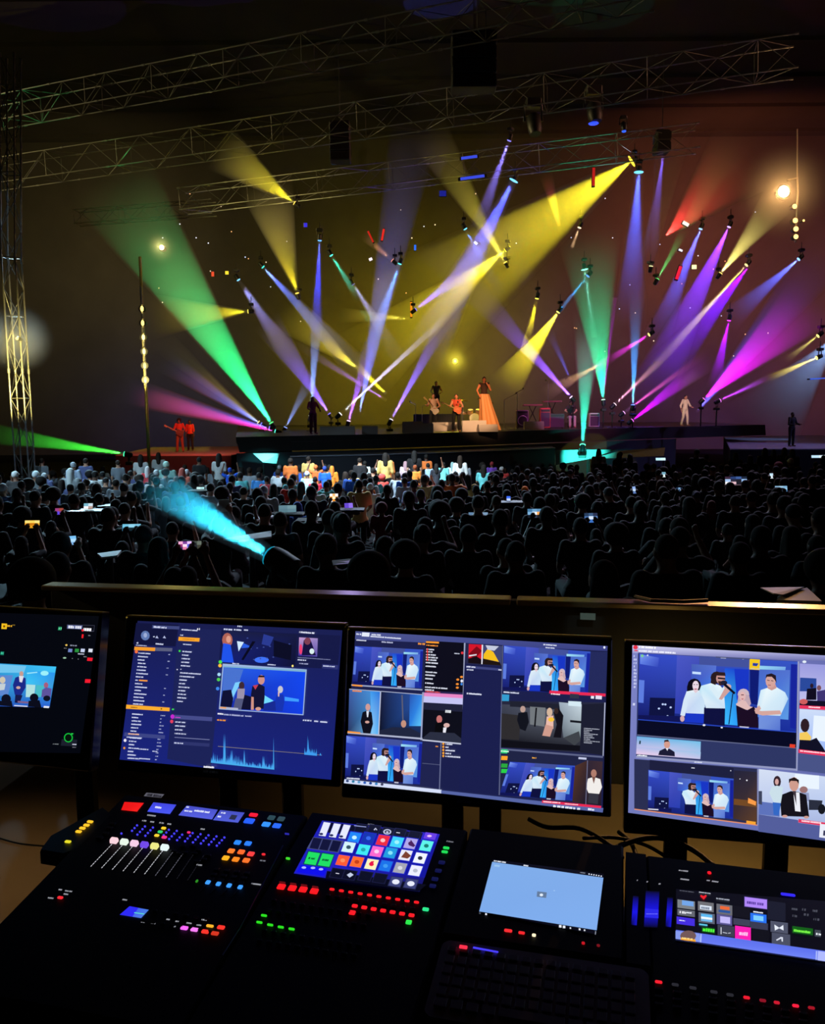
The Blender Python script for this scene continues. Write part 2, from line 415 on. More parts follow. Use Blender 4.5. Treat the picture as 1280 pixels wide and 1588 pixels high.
def beam(label, ap, en, hw, rgb, L, Y=44, dY=-2., lens=None, r0=.1, kind='floor', dens=None, lens_s=1.6, fixture=True, reach=1.0, s=.17, fade=None):
    """a moving-head spotlight: the head sits at picture point ap at depth Y and throws a shaft of light through the haze"""
    A = at(ap[0], ap[1], Y); E_ = at(en[0], en[1], Y + dY)
    if kind == 'floor' and A.z < SZ + .2: A.z = max(A.z, -.9)
    d = (E_ - A).normalized(); Ln = (E_ - A).length * reach
    hwm = hw * (Y + dY) / 1280 * reach
    cat_ = 'stage light'
    t = thing('moving_head_spotlight', label, cat_, tuple(A))
    ax_u = d.orthogonal().normalized()
    if fixture:
        sgn = -1 if kind == 'floor' else 1
        ce = A - d * s * 1.0
        b = MB(); b.lathe(A - d * s * 1.9, d, [(0, s * .35), (s * .25, s * .62), (s * 1.3, s * .66), (s * 1.85, s * .62), (s * 1.9, s * .55)], 14)
        b.build('head', BLK, t, True, angle=40)
        side = d.cross(dz); side = side.normalized() if side.length > .1 else V((1, 0, 0))
        b = MB(); zz = dz * sgn
        b.tube([ce - side * s * .8 - zz * s * .1, ce - side * s * .8 + zz * s * 1.55, ce + side * s * .8 + zz * s * 1.55, ce + side * s * .8 - zz * s * .1], s * .16, 6)
        b.build('yoke', BLK, t)
        b = MB(); b.box(ce + dz * sgn * s * 2.1, s * 2, s * 1.5, s * .8, (side, dz.cross(side), dz), bev=.02)
        b.build('base', BLK, t)
        gz = ce.z + sgn * s * 2.5
        if kind == 'floor':
            fl = SZ if (A.z > SZ and -9 < A.x < 22) else (.15 if A.z > .5 else floor_z(A.y))
            if gz > fl + .04:
                b = MB(); b.lathe((ce.x, ce.y, fl), dz, [(0, .22), (.02, .22), (.03, .035), (gz - fl, .035)], 12); b.build('stand', MET, t)
        else:
            b = MB(); b.cyl((ce.x, ce.y, gz), (ce.x, ce.y, gz + .35), .02); b.build('clamp', MET, t)
        b = MB(); rl = r0 * 1.05
        b.lathe(A, d, [(-.01, rl), (.015, rl), (.03, rl * .7), (.035, .004)], 16)
        b.build('lens', glow(lens or tuple(int(255 * (.35 + .65 * c)) for c in rgb), lens_s, 'lens'), t, True, angle=60)
    # the shaft of lit haze and the lamp that lights it
    a0 = A + d * .05
    tn = max((hwm - r0) / Ln, .004)
    b = MB(); b.lathe(a0, d, [(0, r0 * .9), (Ln, r0 * .9 + tn * Ln)], 28)
    sg = dens if dens else max(.03, min(.3, 1.7 / Ln))
    if fade is None: fade = hwm > .18
    o = b.build('light_beam', beam_fade_haze(A, Ln, sg) if fade else haze_mat(sg), t, True, angle=60)
    rm = Ln * .35; wd = 2 * (r0 + tn * rm)
    P = BC * L * 158 * (rm + .6) ** 2 / (round(sg, 3) * wd) * math.exp(sg * rm)
    ang = 2 * math.degrees(math.atan(tn + r0 * .5 / Ln)) + .15
    lamp('SPOT', a0 + d * .005, a0 + d, P, rgb, ang, .12, r0 * .35, t, 'spot')
    return t

G = (.02, .9, .22); BL = (.03, .06, 1); VI = (.2, .08, 1); CY = (.05, .75, 1); YE = (1, .78, .02); MA = (.8, .01, .9); LV = (.45, .4, 1); TE = (.02, .9, .5); RE = (1, .05, .04); PB = (.25, .42, 1); WH = (.75, .7, 1); AM = (1, .6, .2)
def many():
    B = beam
    # dim end of the stage
    B('floor spotlight throwing the long green beam up over the dim mast', (421, 656), (160, 262), 74, G, .34, 43, -2, dens=.085, r0=.12)
    B('floor spotlight with a turquoise lens throwing a low magenta beam', (427, 669), (190, 609), 20, (1, .03, .45), .2, 40, -1, (90, 255, 210))
    B('floor spotlight throwing a low indigo beam behind the magenta one', (418, 664), (180, 600), 24, (.18, .15, 1), .11, 42, -1)
    B('floor spotlight throwing a slanting blue beam left of the green one', (405, 658), (245, 552), 22, (.2, .25, 1), .13, 43, -1)
    B('floor spotlight throwing a faint olive beam above the blue one', (401, 655), (240, 520), 22, (.9, .8, .2), .035, 44, -1)
    B('hanging spotlight throwing a flat yellow beam towards the mast', (385, 483), (215, 492), 40, YE, .09, 45, -1, kind='hang')
    B('hanging spotlight throwing a yellow beam up to the truss corner', (461, 455), (408, 270), 46, YE, .12, 44, -2, kind='hang')
    B('spotlight under the lower truss throwing a yellow beam up and back', (457, 315), (330, 222), 40, YE, .13, 43, -1, kind='hang')
    B('hanging spotlight with a pale blue lens throwing a violet beam down', (370, 434), (462, 572), 20, LV, .14, 46, 0, (120, 200, 255), kind='hang')
    B('floor spotlight throwing a violet beam up to the pale blue lens', (511, 642), (408, 490), 26, VI, .24, 47, 0)
    B('hanging spotlight with a turquoise lens throwing a blue beam down across', (408, 414), (590, 610), 26, (.2, .3, 1), .10, 47, 1, (60, 255, 220), kind='hang')
    B('hanging spotlight throwing the deep blue beam straight down', (496, 373), (489, 545), 13, BL, .55, 44, 0, (90, 170, 255), kind='hang')
    B('floor spotlight throwing a pale blue beam straight up to the deep blue one', (482, 645), (493, 470), 13, PB, .42, 43, 0, (255, 250, 255))
    B('hanging spotlight throwing a short green beam that meets a violet one', (514, 396), (560, 470), 9, TE, .2, 46, 0, (80, 255, 220), kind='hang')
    B('hanging spotlight throwing a violet blue beam below the short green one', (548, 441), (610, 540), 13, LV, .13, 46.5, 0, kind='hang', fixture=True, lens_s=.3)
    B('hanging spotlight with a turquoise lens throwing a blue beam to the centre', (620, 409), (558, 590), 18, (.06, .25, 1), .34, 45, 0, (90, 255, 240), kind='hang')
    B('floor spotlight throwing a violet beam up to the turquoise lens', (541, 653), (575, 530), 13, (.35, .1, 1), .4, 44, 0, (255, 220, 255))
    B('spotlight behind the wedges throwing the tall faint blue beam to the roof', (558, 640), (650, 170), 42, (.12, .16, 1), .13, 50, -2, fixture=False, dens=.1)
    B('floor spotlight throwing a narrow white beam across the yellow haze', (528, 642), (708, 477), 8, WH, .75, 41, 1, (255, 255, 255))
    B('floor spotlight throwing a lavender beam up beside the guitarists', (607, 651), (700, 480), 15, (.22, .12, 1), .42, 41, 1, (255, 245, 255))
    B('hanging spotlight with a big blue honeycomb lens throwing a wide blue beam', (797, 280), (640, 580), 42, (.08, .1, 1), .32, 43, 1, (110, 200, 255), r0=.22, kind='hang')
    B('hanging spotlight near the top throwing a narrow violet beam', (790, 218), (735, 370), 15, (.25, .2, 1), .24, 42, 1, kind='hang')
    B('hanging spotlight throwing an olive beam up to the left over the centre', (784, 407), (655, 190), 34, (.9, .75, .05), .11, 45, -2, kind='hang')
    B('hanging spotlight throwing the wide yellow beam down to the centre', (784, 388), (545, 580), 64, YE, .2, 46, 2, (255, 240, 60), kind='hang')
    B('spotlight on the lower truss throwing the broadest yellow beam over the band', (980, 250), (590, 530), 110, YE, .26, 45, 3, (255, 230, 60), kind='hang', dens=.05, r0=.3)
    B('hanging spotlight throwing an indigo beam up to the right', (645, 480), (770, 385), 24, (.12, .04, 1), .22, 45, 0, kind='hang')
    B('hanging spotlight throwing a short blue beam at the crossing', (722, 355), (752, 410), 8, (.04, .16, 1), .24, 45, 0, (110, 220, 255), kind='hang')
    B('small hanging spotlight throwing a short bright yellow beam', (833, 463), (818, 530), 9, YE, .6, 45, 0, (255, 250, 90), kind='hang')
    B('hanging spotlight throwing the thick bright yellow beam down to the singer', (866, 484), (775, 612), 32, YE, .75, 44, 0, (255, 250, 120), kind='hang')
    B('hanging spotlight throwing a thin sky blue beam at the yellow lens', (912, 428), (868, 482), 5, (.03, .4, 1), .4, 44, 0, kind='hang')
    B('floor spotlight by the seated player throwing a purple beam up left', (886, 616), (735, 450), 22, (.3, .1, 1), .28, 45, 0, (240, 200, 255))
    B('floor spotlight throwing a faint blue beam above the red amplifier', (886, 590), (848, 505), 9, (.12, .15, 1), .1, 46, 0, fixture=False)
    B('hanging spotlight with a glaring green lens throwing a thin mint beam', (907, 418), (922, 522), 5, (.25, 1, .75), .8, 45, 0, (120, 255, 200), r0=.17, lens_s=3, kind='hang')
    B('floor spotlight throwing the wide green beam up past the mint one', (936, 620), (912, 345), 52, (.01, .85, .35), .26, 44, 0, (200, 255, 230))
    B('floor light in front of the stage throwing a tall turquoise beam', (904, 690), (914, 470), 27, (.02, .8, .5), .24, 37, 3, (90, 255, 200), r0=.12, lens_s=3)
    B('floor spotlight throwing a thin magenta beam straight up', (937, 612), (954, 463), 5, (.6, .03, .9), .35, 46, 0, fixture=False)
    B('hanging spotlight with a ring of blue cells throwing a wide blue beam down', (991, 267), (975, 520), 30, (.06, .12, 1), .38, 43, 0, (110, 210, 255), r0=.22, kind='hang')
    B('floor spotlight throwing a sky blue beam up to the ring of blue cells', (982, 628), (988, 430), 15, (.05, .35, 1), .38, 44, 0)
    B('hanging spotlight throwing a dim violet beam behind the ring of blue cells', (1029, 240), (1005, 420), 16, (.2, .12, .9), .12, 44, 0, kind='hang')
    B('hanging spotlight throwing a tall olive beam up to the dark speaker', (1010, 413), (1048, 190), 28, (1, .75, .15), .14, 44, -1, (255, 250, 170), kind='hang')
    B('hanging spotlight throwing a dim red fan up to the right', (1032, 367), (1170, 228), 70, (1, .05, .04), .13, 45, 0, kind='hang', fixture=False)
    B('hanging spotlight throwing a short dim green beam up', (1020, 433), (1066, 350), 10, (.1, .9, .2), .12, 45, 0, kind='hang')
    B('hanging spotlight throwing a pale yellow beam towards the blinder lamps', (1118, 424), (1220, 295), 30, (1, .85, .2), .2, 44, -1, kind='hang')
    B('hanging spotlight throwing the bright blue beam left of the violet one', (1087, 355), (1010, 545), 24, (.08, .1, 1), .36, 45, 0, (150, 200, 255), kind='hang')
    B('hanging spotlight throwing the wide violet beam down to the stage', (1131, 352), (990, 650), 44, (.2, .03, 1), .3, 46, 0, (210, 170, 255), kind='hang')
    B('hanging spotlight throwing a straw coloured beam down across the violet', (1158, 411), (990, 597), 11, (1, .8, .15), .32, 44, 0, (255, 245, 150), kind='hang')
    B('hanging spotlight throwing the deep violet beam beside the straw one', (1160, 416), (1010, 600), 36, (.16, .0, 1), .35, 47, 0, kind='hang', fixture=False)
    B('floor spotlight throwing the thick magenta beam up right', (981, 652), (1110, 548), 21, (.6, .0, 1), .5, 44, 0, (255, 120, 255))
    B('floor spotlight throwing a thin pink beam above the thick magenta one', (968, 640), (1100, 543), 8, (1, .12, .6), .3, 45, 0, (255, 180, 255))
    B('floor spotlight throwing a narrow rose beam towards the straw one', (954, 627), (1040, 545), 7, (1, .3, .6), .38, 44, 0, (255, 220, 240))
    B('hanging spotlight with a yellow lens throwing a magenta then tan beam', (1007, 519), (930, 567), 9, (.85, .02, .7), .42, 44, 0, (255, 240, 130), kind='hang')
    B('hanging spotlight throwing a faint tan beam over the red amplifier', (935, 563), (838, 615), 14, (1, .55, .2), .16, 44.5, 0, kind='hang', fixture=False)
    B('floor spotlight throwing the widest magenta beam to the far right', (1092, 619), (1275, 455), 52, (.75, .0, .8), .42, 44, -1, (255, 120, 255), dens=.14)
    B('hanging spotlight throwing a purple beam down to the widest magenta one', (1131, 497), (1106, 610), 14, (.4, .0, 1), .4, 45, 0, (255, 60, 255), kind='hang')
    B('floor spotlight throwing a low violet beam towards the far right lens', (1117, 621), (1200, 582), 7, (.55, .03, 1), .5, 43, 0, (255, 140, 255))
    B('hanging spotlight at the far right throwing a low golden beam', (1267, 555), (1185, 590), 9, (1, .75, .1), .42, 42, 0, (255, 240, 130), kind='hang')
    B('upper far right spotlight throwing a faint golden beam', (1269, 521), (1215, 562), 8, (1, .8, .2), .12, 43, 0, (255, 240, 130), kind='hang')
    B('hanging spotlight below the blinder lamps throwing a blue beam', (1239, 402), (1120, 505), 22, (.1, .14, 1), .24, 45, 0, (150, 200, 255), kind='hang')
    B('spotlight behind the stage throwing a wide indigo beam up to the far right', (1080, 640), (1300, 372), 42, (.1, .08, .9), .14, 54, -2, fixture=False)
    B('spotlight beyond the frame fanning pale blue haze over the grey platform', (1300, 520), (1165, 680), 70, (.22, .42, .85), .12, 50, 2, kind='hang')
    B('floor light near the mast throwing the low green beam out left', (193, 704), (-40, 668), 21, (.06, .9, .05), .3, 34, -1, (60, 255, 170))
    B('bright light among the audience tables throwing a turquoise beam up left', (422, 864), (225, 742), 44, (.03, .62, .95), .6, 6.6, 1.0, (20, 170, 200), r0=.085, lens_s=.7, dens=.8, s=.16)
    B('floor spotlight throwing a bright yellow streak over the dim drums', (600, 612), (548, 562), 10, YE, .55, 45, 0, kind='hang', fixture=False)
    B('hanging spotlight throwing a broad olive beam behind the violet ones', (556, 572), (430, 475), 34, (1, .75, .05), .09, 48, 0, kind='hang', fixture=False)
    B('floor spotlight throwing a faint purple beam across the olive one', (601, 622), (455, 530), 9, (.4, .12, .9), .22, 46, 0, fixture=False)
    B('hanging spotlight throwing a flat dim yellow beam beside the orange strip', (636, 494), (520, 488), 13, (1, .8, .1), .1, 46, 0, kind='hang', fixture=False)
    B('floor spotlight throwing a pale steel blue beam near the stage end', (443, 663), (488, 575), 13, (.2, .32, .75), .13, 45, 0)
    B('small hanging spotlight throwing a faint rust beam', (609, 404), (560, 362), 9, (1, .4, .15), .1, 46, 0, kind='hang')
    B('hanging spotlight throwing a narrow dim red beam up', (868, 352), (845, 262), 12, (1, .12, .05), .09, 46, 0, kind='hang', fixture=False)
    B('small hanging lamp throwing a short tan beam down left', (899, 353), (888, 382), 4, (1, .6, .3), .25, 46, 0, (255, 230, 190), kind='hang')
many()

# glaring lamps, their glow shaped by added haze balls that thin outwards
def glow_ball_mat(c, R, d):
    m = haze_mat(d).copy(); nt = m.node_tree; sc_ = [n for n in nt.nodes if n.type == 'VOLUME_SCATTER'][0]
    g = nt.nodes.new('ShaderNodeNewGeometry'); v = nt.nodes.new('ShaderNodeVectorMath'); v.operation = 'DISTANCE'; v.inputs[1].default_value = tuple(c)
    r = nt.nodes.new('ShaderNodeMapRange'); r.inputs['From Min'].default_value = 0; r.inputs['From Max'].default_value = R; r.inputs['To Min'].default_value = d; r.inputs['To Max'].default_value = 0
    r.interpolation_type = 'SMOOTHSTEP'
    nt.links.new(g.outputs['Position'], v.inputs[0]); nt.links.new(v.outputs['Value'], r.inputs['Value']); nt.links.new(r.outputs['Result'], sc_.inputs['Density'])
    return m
def glare(label, px, py, Y, r, rgb, P, R, srgb, tint='lens', s=4):
    c = at(px, py, Y); t = thing('glaring_spotlight', label, 'stage light', tuple(c))
    b = MB(); b.lathe(c + V((0, .3, 0)), V((0, -1, 0)), [(0, r * .7), (.05, r * 1.2), (.28, r * 1.25), (.3, r)], 14); b.build('head', BLK, t, True, angle=40)
    b = MB(); b.ell(c + V((0, -.02, 0)), r * .9, .04, r * .9, 14, 8); b.build('lens', glow(srgb, s, tint), t, True)
    b = MB(); b.ell(c + V((0, -.03, 0)), R, R, R, 24, 16); b.build('glowing_haze', glow_ball_mat(c, R, .12), t, True)
    lamp('POINT', c + V((0, -.15, 0)), None, P, rgb, rad=.05, parent=t)
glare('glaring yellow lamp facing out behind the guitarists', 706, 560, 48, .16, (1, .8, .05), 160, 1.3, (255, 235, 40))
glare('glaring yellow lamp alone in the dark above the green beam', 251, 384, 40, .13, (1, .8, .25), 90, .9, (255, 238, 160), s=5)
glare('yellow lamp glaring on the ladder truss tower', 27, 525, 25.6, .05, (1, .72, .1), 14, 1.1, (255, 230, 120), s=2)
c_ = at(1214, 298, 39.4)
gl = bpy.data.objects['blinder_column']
b = MB(); b.ell(c_, 2.3, 2.3, 2.3, 24, 16); b.build('glowing_haze', glow_ball_mat(c_, 2.3, .09), gl, True)  # blinder glow shaped by an added haze ball

# small coloured marker lights up in the rig
def pip(label, px, py, Y, w_, h, srgb, s=1.5, tilt=0.):
    c = at(px, py, Y); k = Y / 1280
    t = thing('hanging_rig_light', label, 'stage light', tuple(c))
    X = V((math.cos(tilt), 0, -math.sin(tilt))); Z = V((math.sin(tilt), 0, math.cos(tilt))); Yx = V((0, 1, 0))
    b = MB(); b.box(c + V((0, .07, 0)), w_ * k * 1.2, .12, h * k * 1.15, (X, Yx, Z), bev=.01); b.build('housing', BLK, t)
    b = MB(); b.box(c, w_ * k, .03, h * k, (X, Yx, Z), bev=.008); b.build('lamp_face', glow(srgb, s, 'rig'), t)
pip('short upright red light strip high over the stage', 921, 274, 44, 4, 26, (200, 25, 25), .8)
pip('tilted red light strip above the rust beam', 594, 364, 45, 3, 17, (230, 40, 25), 1, .2)
pip('slanting red light strip left of the tilted one', 575, 367, 45, 2.5, 18, (200, 30, 20), .9, -.45)
pip('upright orange light strip left of the indigo lens', 638, 480, 45, 3, 22, (255, 150, 20), 1)
pip('crooked red light strip over the bright blue beam', 1053, 423, 44, 5, 20, (230, 20, 60), 1.1, .3)
pip('red marker light left of the pale blue lens', 330, 425, 44, 4, 7, (235, 70, 40), 1)
pip('yellow marker light left of the pale blue lens', 352, 423, 44, 5, 5, (240, 210, 50), 1.3)
pip('blue marker light above the deep blue beam', 474, 349, 44, 5, 6, (50, 40, 220), 1)
pip('small blue marker light left of the wide blue beam', 644, 384, 44, 3, 8, (40, 110, 255), 1)
pip('upper blue bar light on the lower truss', 728, 244, 43, 24, 4, (60, 80, 230), .9, -.12)
pip('lower blue bar light on the lower truss', 733, 275, 43, 36, 4, (60, 80, 235), .9, -.12)
pip('round blue marker lamp under the lower truss', 687, 300, 43, 10, 8, (30, 40, 170), .6)
pip('white marker light by the short blue beam', 738, 377, 44, 6, 4, (240, 240, 255), 1.3, .7)
pip('white marker light above the turquoise lens', 575, 402, 45, 5, 4, (250, 235, 250), 1.3, -.4)
pip('white lamp with a red end at the tip of the red fan', 1064, 347, 44, 10, 5, (255, 235, 215), 1.4, .5)
pip('pale lamp at the end of the dim green beam', 1056, 388, 44, 6, 3, (240, 240, 255), 1.2, .4)
pip('pale yellow lamp right of the crooked red strip', 1077, 414, 44, 7, 6, (255, 250, 170), 1.6)
pip('thin blue light line at the edge of the grey platform', 1272, 587, 44, 30, 2, (70, 110, 255), .7, -.05)
rr = random.Random(5)
for i in range(46):
    x, y = rr.choice([(rr.uniform(420, 700), rr.uniform(320, 520)), (rr.uniform(700, 1000), rr.uniform(300, 560)), (rr.uniform(1000, 1200), rr.uniform(320, 560)), (rr.uniform(240, 420), rr.uniform(300, 470))])
    Y = rr.uniform(46, 56); c = at(x, y, Y)
    b = MB(); b.ell(c, .035, .035, .035, 8, 6)
    tag(b.build('hanging_pilot_light', glow(rr.choice(((235, 230, 255), (255, 225, 190), (200, 210, 255), (255, 180, 120))), 1.4, 'pilot'), smooth=True, loc=tuple(c)),
        'tiny pale pilot light scattered in the dark stage rig', 'pilot light', 'pilot lights in the rig')

# unseen washes added to light walls, roof, trusses, stage and audience
for x, y, z, tx, tz, P, c in ((-22, 58, 14, -24, 13, 2400, (1, .72, .25)), (-38, 58, 9, -40, 8, 800, (1, .75, .3)), (3, 61, 8, 3, 8, 6000, (1, .72, .02)), (-5, 61, 5, -5, 5, 3000, (1, .72, .02)),
                              (22, 58, 15, 24, 15, 8000, (1, .25, .12)), (36, 58, 9, 38, 8, 4600, (1, .28, .3)), (12, 61, 6, 13, 5, 1800, (.7, .12, .6)),
                              (-20, 61, 2, -20, 1, 900, (.15, .25, 1)), (26, 60, 2, 27, 2, 2000, (.35, .2, .9))):
    lamp('SPOT', (x, y, z), (tx, 70, tz), P, c, 160, 1, .5)
for x, P, c in ((-22, 1600, (1, .75, .35)), (14, 2600, (1, .3, .18))):
    lamp('SPOT', (x, 24, 15), (x, 22, 24), P, c, 160, 1, .5)
for p_, t_, P, c in (((-41, 45, 15.2), (-4, 43, 15.2), 26000, (1, .8, .3)), ((41, 32, 17.2), (6, 39, 15.8), 26000, (1, .42, .25)), ((-41, 38, 17.5), (-4, 36, 16.6), 14000, (1, .8, .35))):
    lamp('SPOT', p_, t_, P, c, 22, .8, .3)
# the big blinder lamp also strikes the far end of the ledge
lamp('SPOT', at(1216, 297, 39.3), hit(1225, 939, V((0, 0, 1.41)), dz), 14000, (1, .5, .18), 2.0, .8, .2)
lamp('SPOT', (3, 28, 7), at(735, 645, 40), 9500, (1, .55, .27), 17, .7, .3)
lamp('SPOT', (-6, 29, 7), at(680, 640, 42), 7000, (1, .6, .3), 14, .7, .3)
lamp('SPOT', (8, 28, 8), at(885, 655, 46), 9000, (.9, .25, .6), 20, .8, .3)
lamp('SPOT', (12, 30, 8), at(1062, 640, 48), 9000, (1, .65, .5), 7, .7, .3)
lamp('SPOT', (30, 36, 12), at(1220, 690, 42), 4500, (.3, .3, 1), 36, .8, .3)
lamp('SPOT', (-4, 18, 12), at(590, 742, 26.5), 30000, (.75, .9, 1), 32, .9, .3)
lamp('SPOT', (-15, 33, 12), at(170, 745, 20), 34000, (.45, .8, 1), 40, .8, .3)
lamp('SPOT', (-16, 12, 11), at(230, 735, 24), 9000, (.55, .82, 1), 38, .8, .3)
lamp('SPOT', (2, 33, 14), at(640, 750, 19), 15000, (.6, .75, 1), 42, .8, .3)
lamp('SPOT', (12, 33, 14), at(1000, 765, 19), 6500, (.8, .65, 1), 40, .8, .3)
lamp('SPOT', (7, 19, 13), at(816, 758, 17), 9000, (1, .75, .5), 3.5, .6, .1)  # narrow spot added to light the orange head
# unseen yellow spots added to skim along the ledge and the monitor tops
lamp('SPOT', (-9, 4.4, 4.4), (.4, 3.35, 1.41), 900, (1, .7, .3), 14, .8, .1)
lamp('SPOT', (-6, 3.1, 3.4), (.1, 1.92, 1.84), 1800, (1, .72, .12), 7.5, .8, .1)
# unseen spots added low behind the desk to light the tan floor
lamp('SPOT', (.95, 2.15, 1.0), (1.05, 2.95, .6), 9, (1, .68, .2), 100, .9, .04)
lamp('SPOT', (-.3, 2.5, .9), (-.3, 3.0, .6), .8, (1, .68, .25), 110, .9, .04)
lamp('SPOT', (-1.5, 2.6, 1.5), (-1.55, 2.5, .6), 5, (1, .68, .35), 100, .9, .04)

# ================================================================== PEOPLE
def fuse(bm_, voxel, smooth_it=4):
    """one continuous surface out of overlapping limbs"""
    me = bpy.data.meshes.new('tmp'); me.from_pydata([tuple(p) for p in bm_.v], [], bm_.f)
    o = bpy.data.objects.new('tmp', me); COL.objects.link(o)
    r = o.modifiers.new('r', 'REMESH'); r.mode = 'VOXEL'; r.voxel_size = voxel
    if smooth_it:
        s_ = o.modifiers.new('s', 'SMOOTH'); s_.iterations = smooth_it; s_.factor = .5
    dg = bpy.context.evaluated_depsgraph_get(); dg.update()
    out = bpy.data.meshes.new_from_object(o.evaluated_get(dg))
    bpy.data.objects.remove(o); bpy.data.meshes.remove(me)
    for p in out.polygons: p.use_smooth = True
    return out
SEAT = dict(pel=(0, -.40, .52), che=(0, -.44, .86), nec=(0, -.42, 1.07), head=(0, -.395, 1.205),
            sh=.165, el=((-.215, -.38, .80), (.215, -.38, .80)), wr=((-.17, -.14, .68), (.17, -.14, .68)), hand=((-.12, -.06, .67), (.12, -.06, .67)),
            kn=((-.12, .02, .52), (.12, .02, .52)), an=((-.12, .04, .08), (.12, .04, .08)))
STAND = dict(pel=(0, 0, .96), che=(0, .01, 1.30), nec=(0, .0, 1.49), head=(0, .025, 1.625),
             sh=.168, el=((-.215, 0, 1.16), (.215, 0, 1.16)), wr=((-.22, .06, .92), (.22, .06, .92)), hand=((-.24, .09, .82), (.24, .09, .82)),
             kn=((-.11, .02, .51), (.11, .02, .51)), an=((-.12, 0, .09), (.12, 0, .09)))
def pose(base, **k):
    d = dict(base); d.update(k); return d
def arms(p):
    n = V(p['nec']); c = V(p['che'])
    for i, s_ in enumerate((-1, 1)):
        yield s_, V((s_ * p['sh'], n.y - .01, n.z - .035)) + V(p.get('lean', (0, 0, 0))), V(p['el'][i]), V(p['wr'][i]), V(p['hand'][i])
def body(p, voxel=.014, fingers=True):
    b = MB(); n, c, pe, h = V(p['nec']), V(p['che']), V(p['pel']), V(p['head'])
    b.ell(h, .074, .092, .108, 14, 10); b.ell(h + V((0, .025, -.06)), .055, .065, .065)
    b.ell(h + V((0, .098, -.018)), .014, .022, .024, 8, 6); b.ell(h + V((0, .085, -.062)), .03, .016, .012, 8, 6)
    b.ell(h + V((-.033, .083, .012)), .014, .01, .009, 8, 6); b.ell(h + V((.033, .083, .012)), .014, .01, .009, 8, 6)
    for s_ in (-1, 1): b.ell(h + V((s_ * .077, -.005, -.01)), .012, .026, .034, 8, 6)
    b.caps_(n - V((0, 0, .03)), .062, h + V((0, -.015, -.05)), .056); b.ell(n - V((0, .01, .035)), .115, .07, .05)
    b.caps_(pe, .125, c - V((0, 0, .12)), .118); b.ell(c, .165, .105, .17); b.ell(n - V((0, 0, .08)), .15, .08, .07); b.ell(pe, .165, .115, .12)
    for s_, sh, el, wr, ha in arms(p):
        b.caps_(sh, .058, el, .043); b.caps_(el, .042, wr, .029)
        d = (ha - wr).normalized(); sd = d.cross(V((0, 0, 1))); sd = sd.normalized() if sd.length > .2 else V((1, 0, 0)); up = sd.cross(d)
        b.ell(wr + d * .05, .034, .034, .034, 8, 6); b.caps_(wr + d * .02, .026, wr + d * .075, .036)
        if fingers:
            for k, L in enumerate((.066, .078, .073, .056)):
                f0 = wr + d * .085 + sd * (-.030 + .02 * k); f1 = f0 + d * L * .5 - up * .012; f2 = f1 + d * L * .45 - up * .028
                b.caps_(f0, .0095, f1, .009, 6); b.caps_(f1, .009, f2, .008, 6)
            t0 = wr + d * .03 - sd * s_ * .03; t1 = t0 + d * .035 - sd * s_ * .03; b.caps_(t0, .0125, t1, .011, 6); b.caps_(t1, .011, t1 + d * .035 - up * .01, .009, 6)
    for i, s_ in enumerate((-1, 1)):
        hp = pe + V((s_ * .09, 0, -.03)); kn = V(p['kn'][i]); an = V(p['an'][i])
        b.caps_(hp, .088, kn, .056); b.caps_(kn, .055, an, .038); b.caps_(an + V((0, -.03, -.035)), .04, an + V((s_ * .02, .15, -.045)), .032)
    return fuse(b, voxel)
def top(p, voxel=.018, sleeve=.75, g=.014, hem=.0):
    b = MB(); n, c, pe = V(p['nec']), V(p['che']), V(p['pel'])
    b.caps_(pe + V((0, 0, .02 - hem)), .125 + g, c - V((0, 0, .12)), .12 + g); b.ell(c, .155 + g, .105 + g, .17 + g); b.ell(n - V((0, 0, .075)), .14 + g, .083 + g, .065 + g); b.ell(n - V((0, .012, .04)), .105 + g, .068 + g, .045 + g)
    b.ell(pe + V((0, 0, .03)), .168 + g, .118 + g, .11)
    if sleeve > 0:
        for s_, sh, el, wr, ha in arms(p):
            if sleeve <= 1: b.caps_(sh, .052 + g, sh.lerp(el, sleeve), .042 + g)
            else: b.caps_(sh, .052 + g, el, .042 + g); b.caps_(el, .045 + g, el.lerp(wr, sleeve - 1), .034 + g)
    return fuse(b, voxel)
def trousers(p, voxel=.02, g=.016, ln=.94):
    b = MB(); pe = V(p['pel']); b.ell(pe, .17 + g, .118 + g, .11)
    for i, s_ in enumerate((-1, 1)):
        hp = pe + V((s_ * .09, 0, -.03)); kn = V(p['kn'][i]); an = V(p['an'][i])
        b.caps_(hp, .09 + g, kn, .06 + g); b.caps_(kn, .058 + g, kn.lerp(an, ln), .05 + g)
    return fuse(b, voxel)
def hair(p, kind='short', voxel=.014):
    b = MB(); h = V(p['head'])
    if kind == 'bald': b.ell(h + V((0, -.03, -.005)), .076, .07, .06)
    elif kind == 'cap':
        b.ell(h + V((0, -.012, .03)), .083, .098, .09); b.ell(h + V((0, .1, .035)), .065, .07, .012)
    else:
        b.ell(h + V((0, -.015 if kind == 'crop' else -.02, .022 if kind == 'crop' else .03)), *((.079, .09, .094) if kind == 'crop' else (.084, .094, .097)), 14, 10)
        if kind == 'bushy': b.ell(h + V((0, -.03, .04)), .125, .12, .12, 14, 10)
        if kind == 'long': b.caps_(h + V((0, -.05, 0)), .082, h + V((0, -.085, -.24)), .075); b.caps_(h + V((-.05, -.03, -.02)), .045, h + V((-.07, -.03, -.2)), .035); b.caps_(h + V((.05, -.03, -.02)), .045, h + V((.07, -.03, -.2)), .035)
        if kind == 'bun': b.ell(h + V((0, -.09, .09)), .045, .045, .045)
    return fuse(b, voxel, 2)
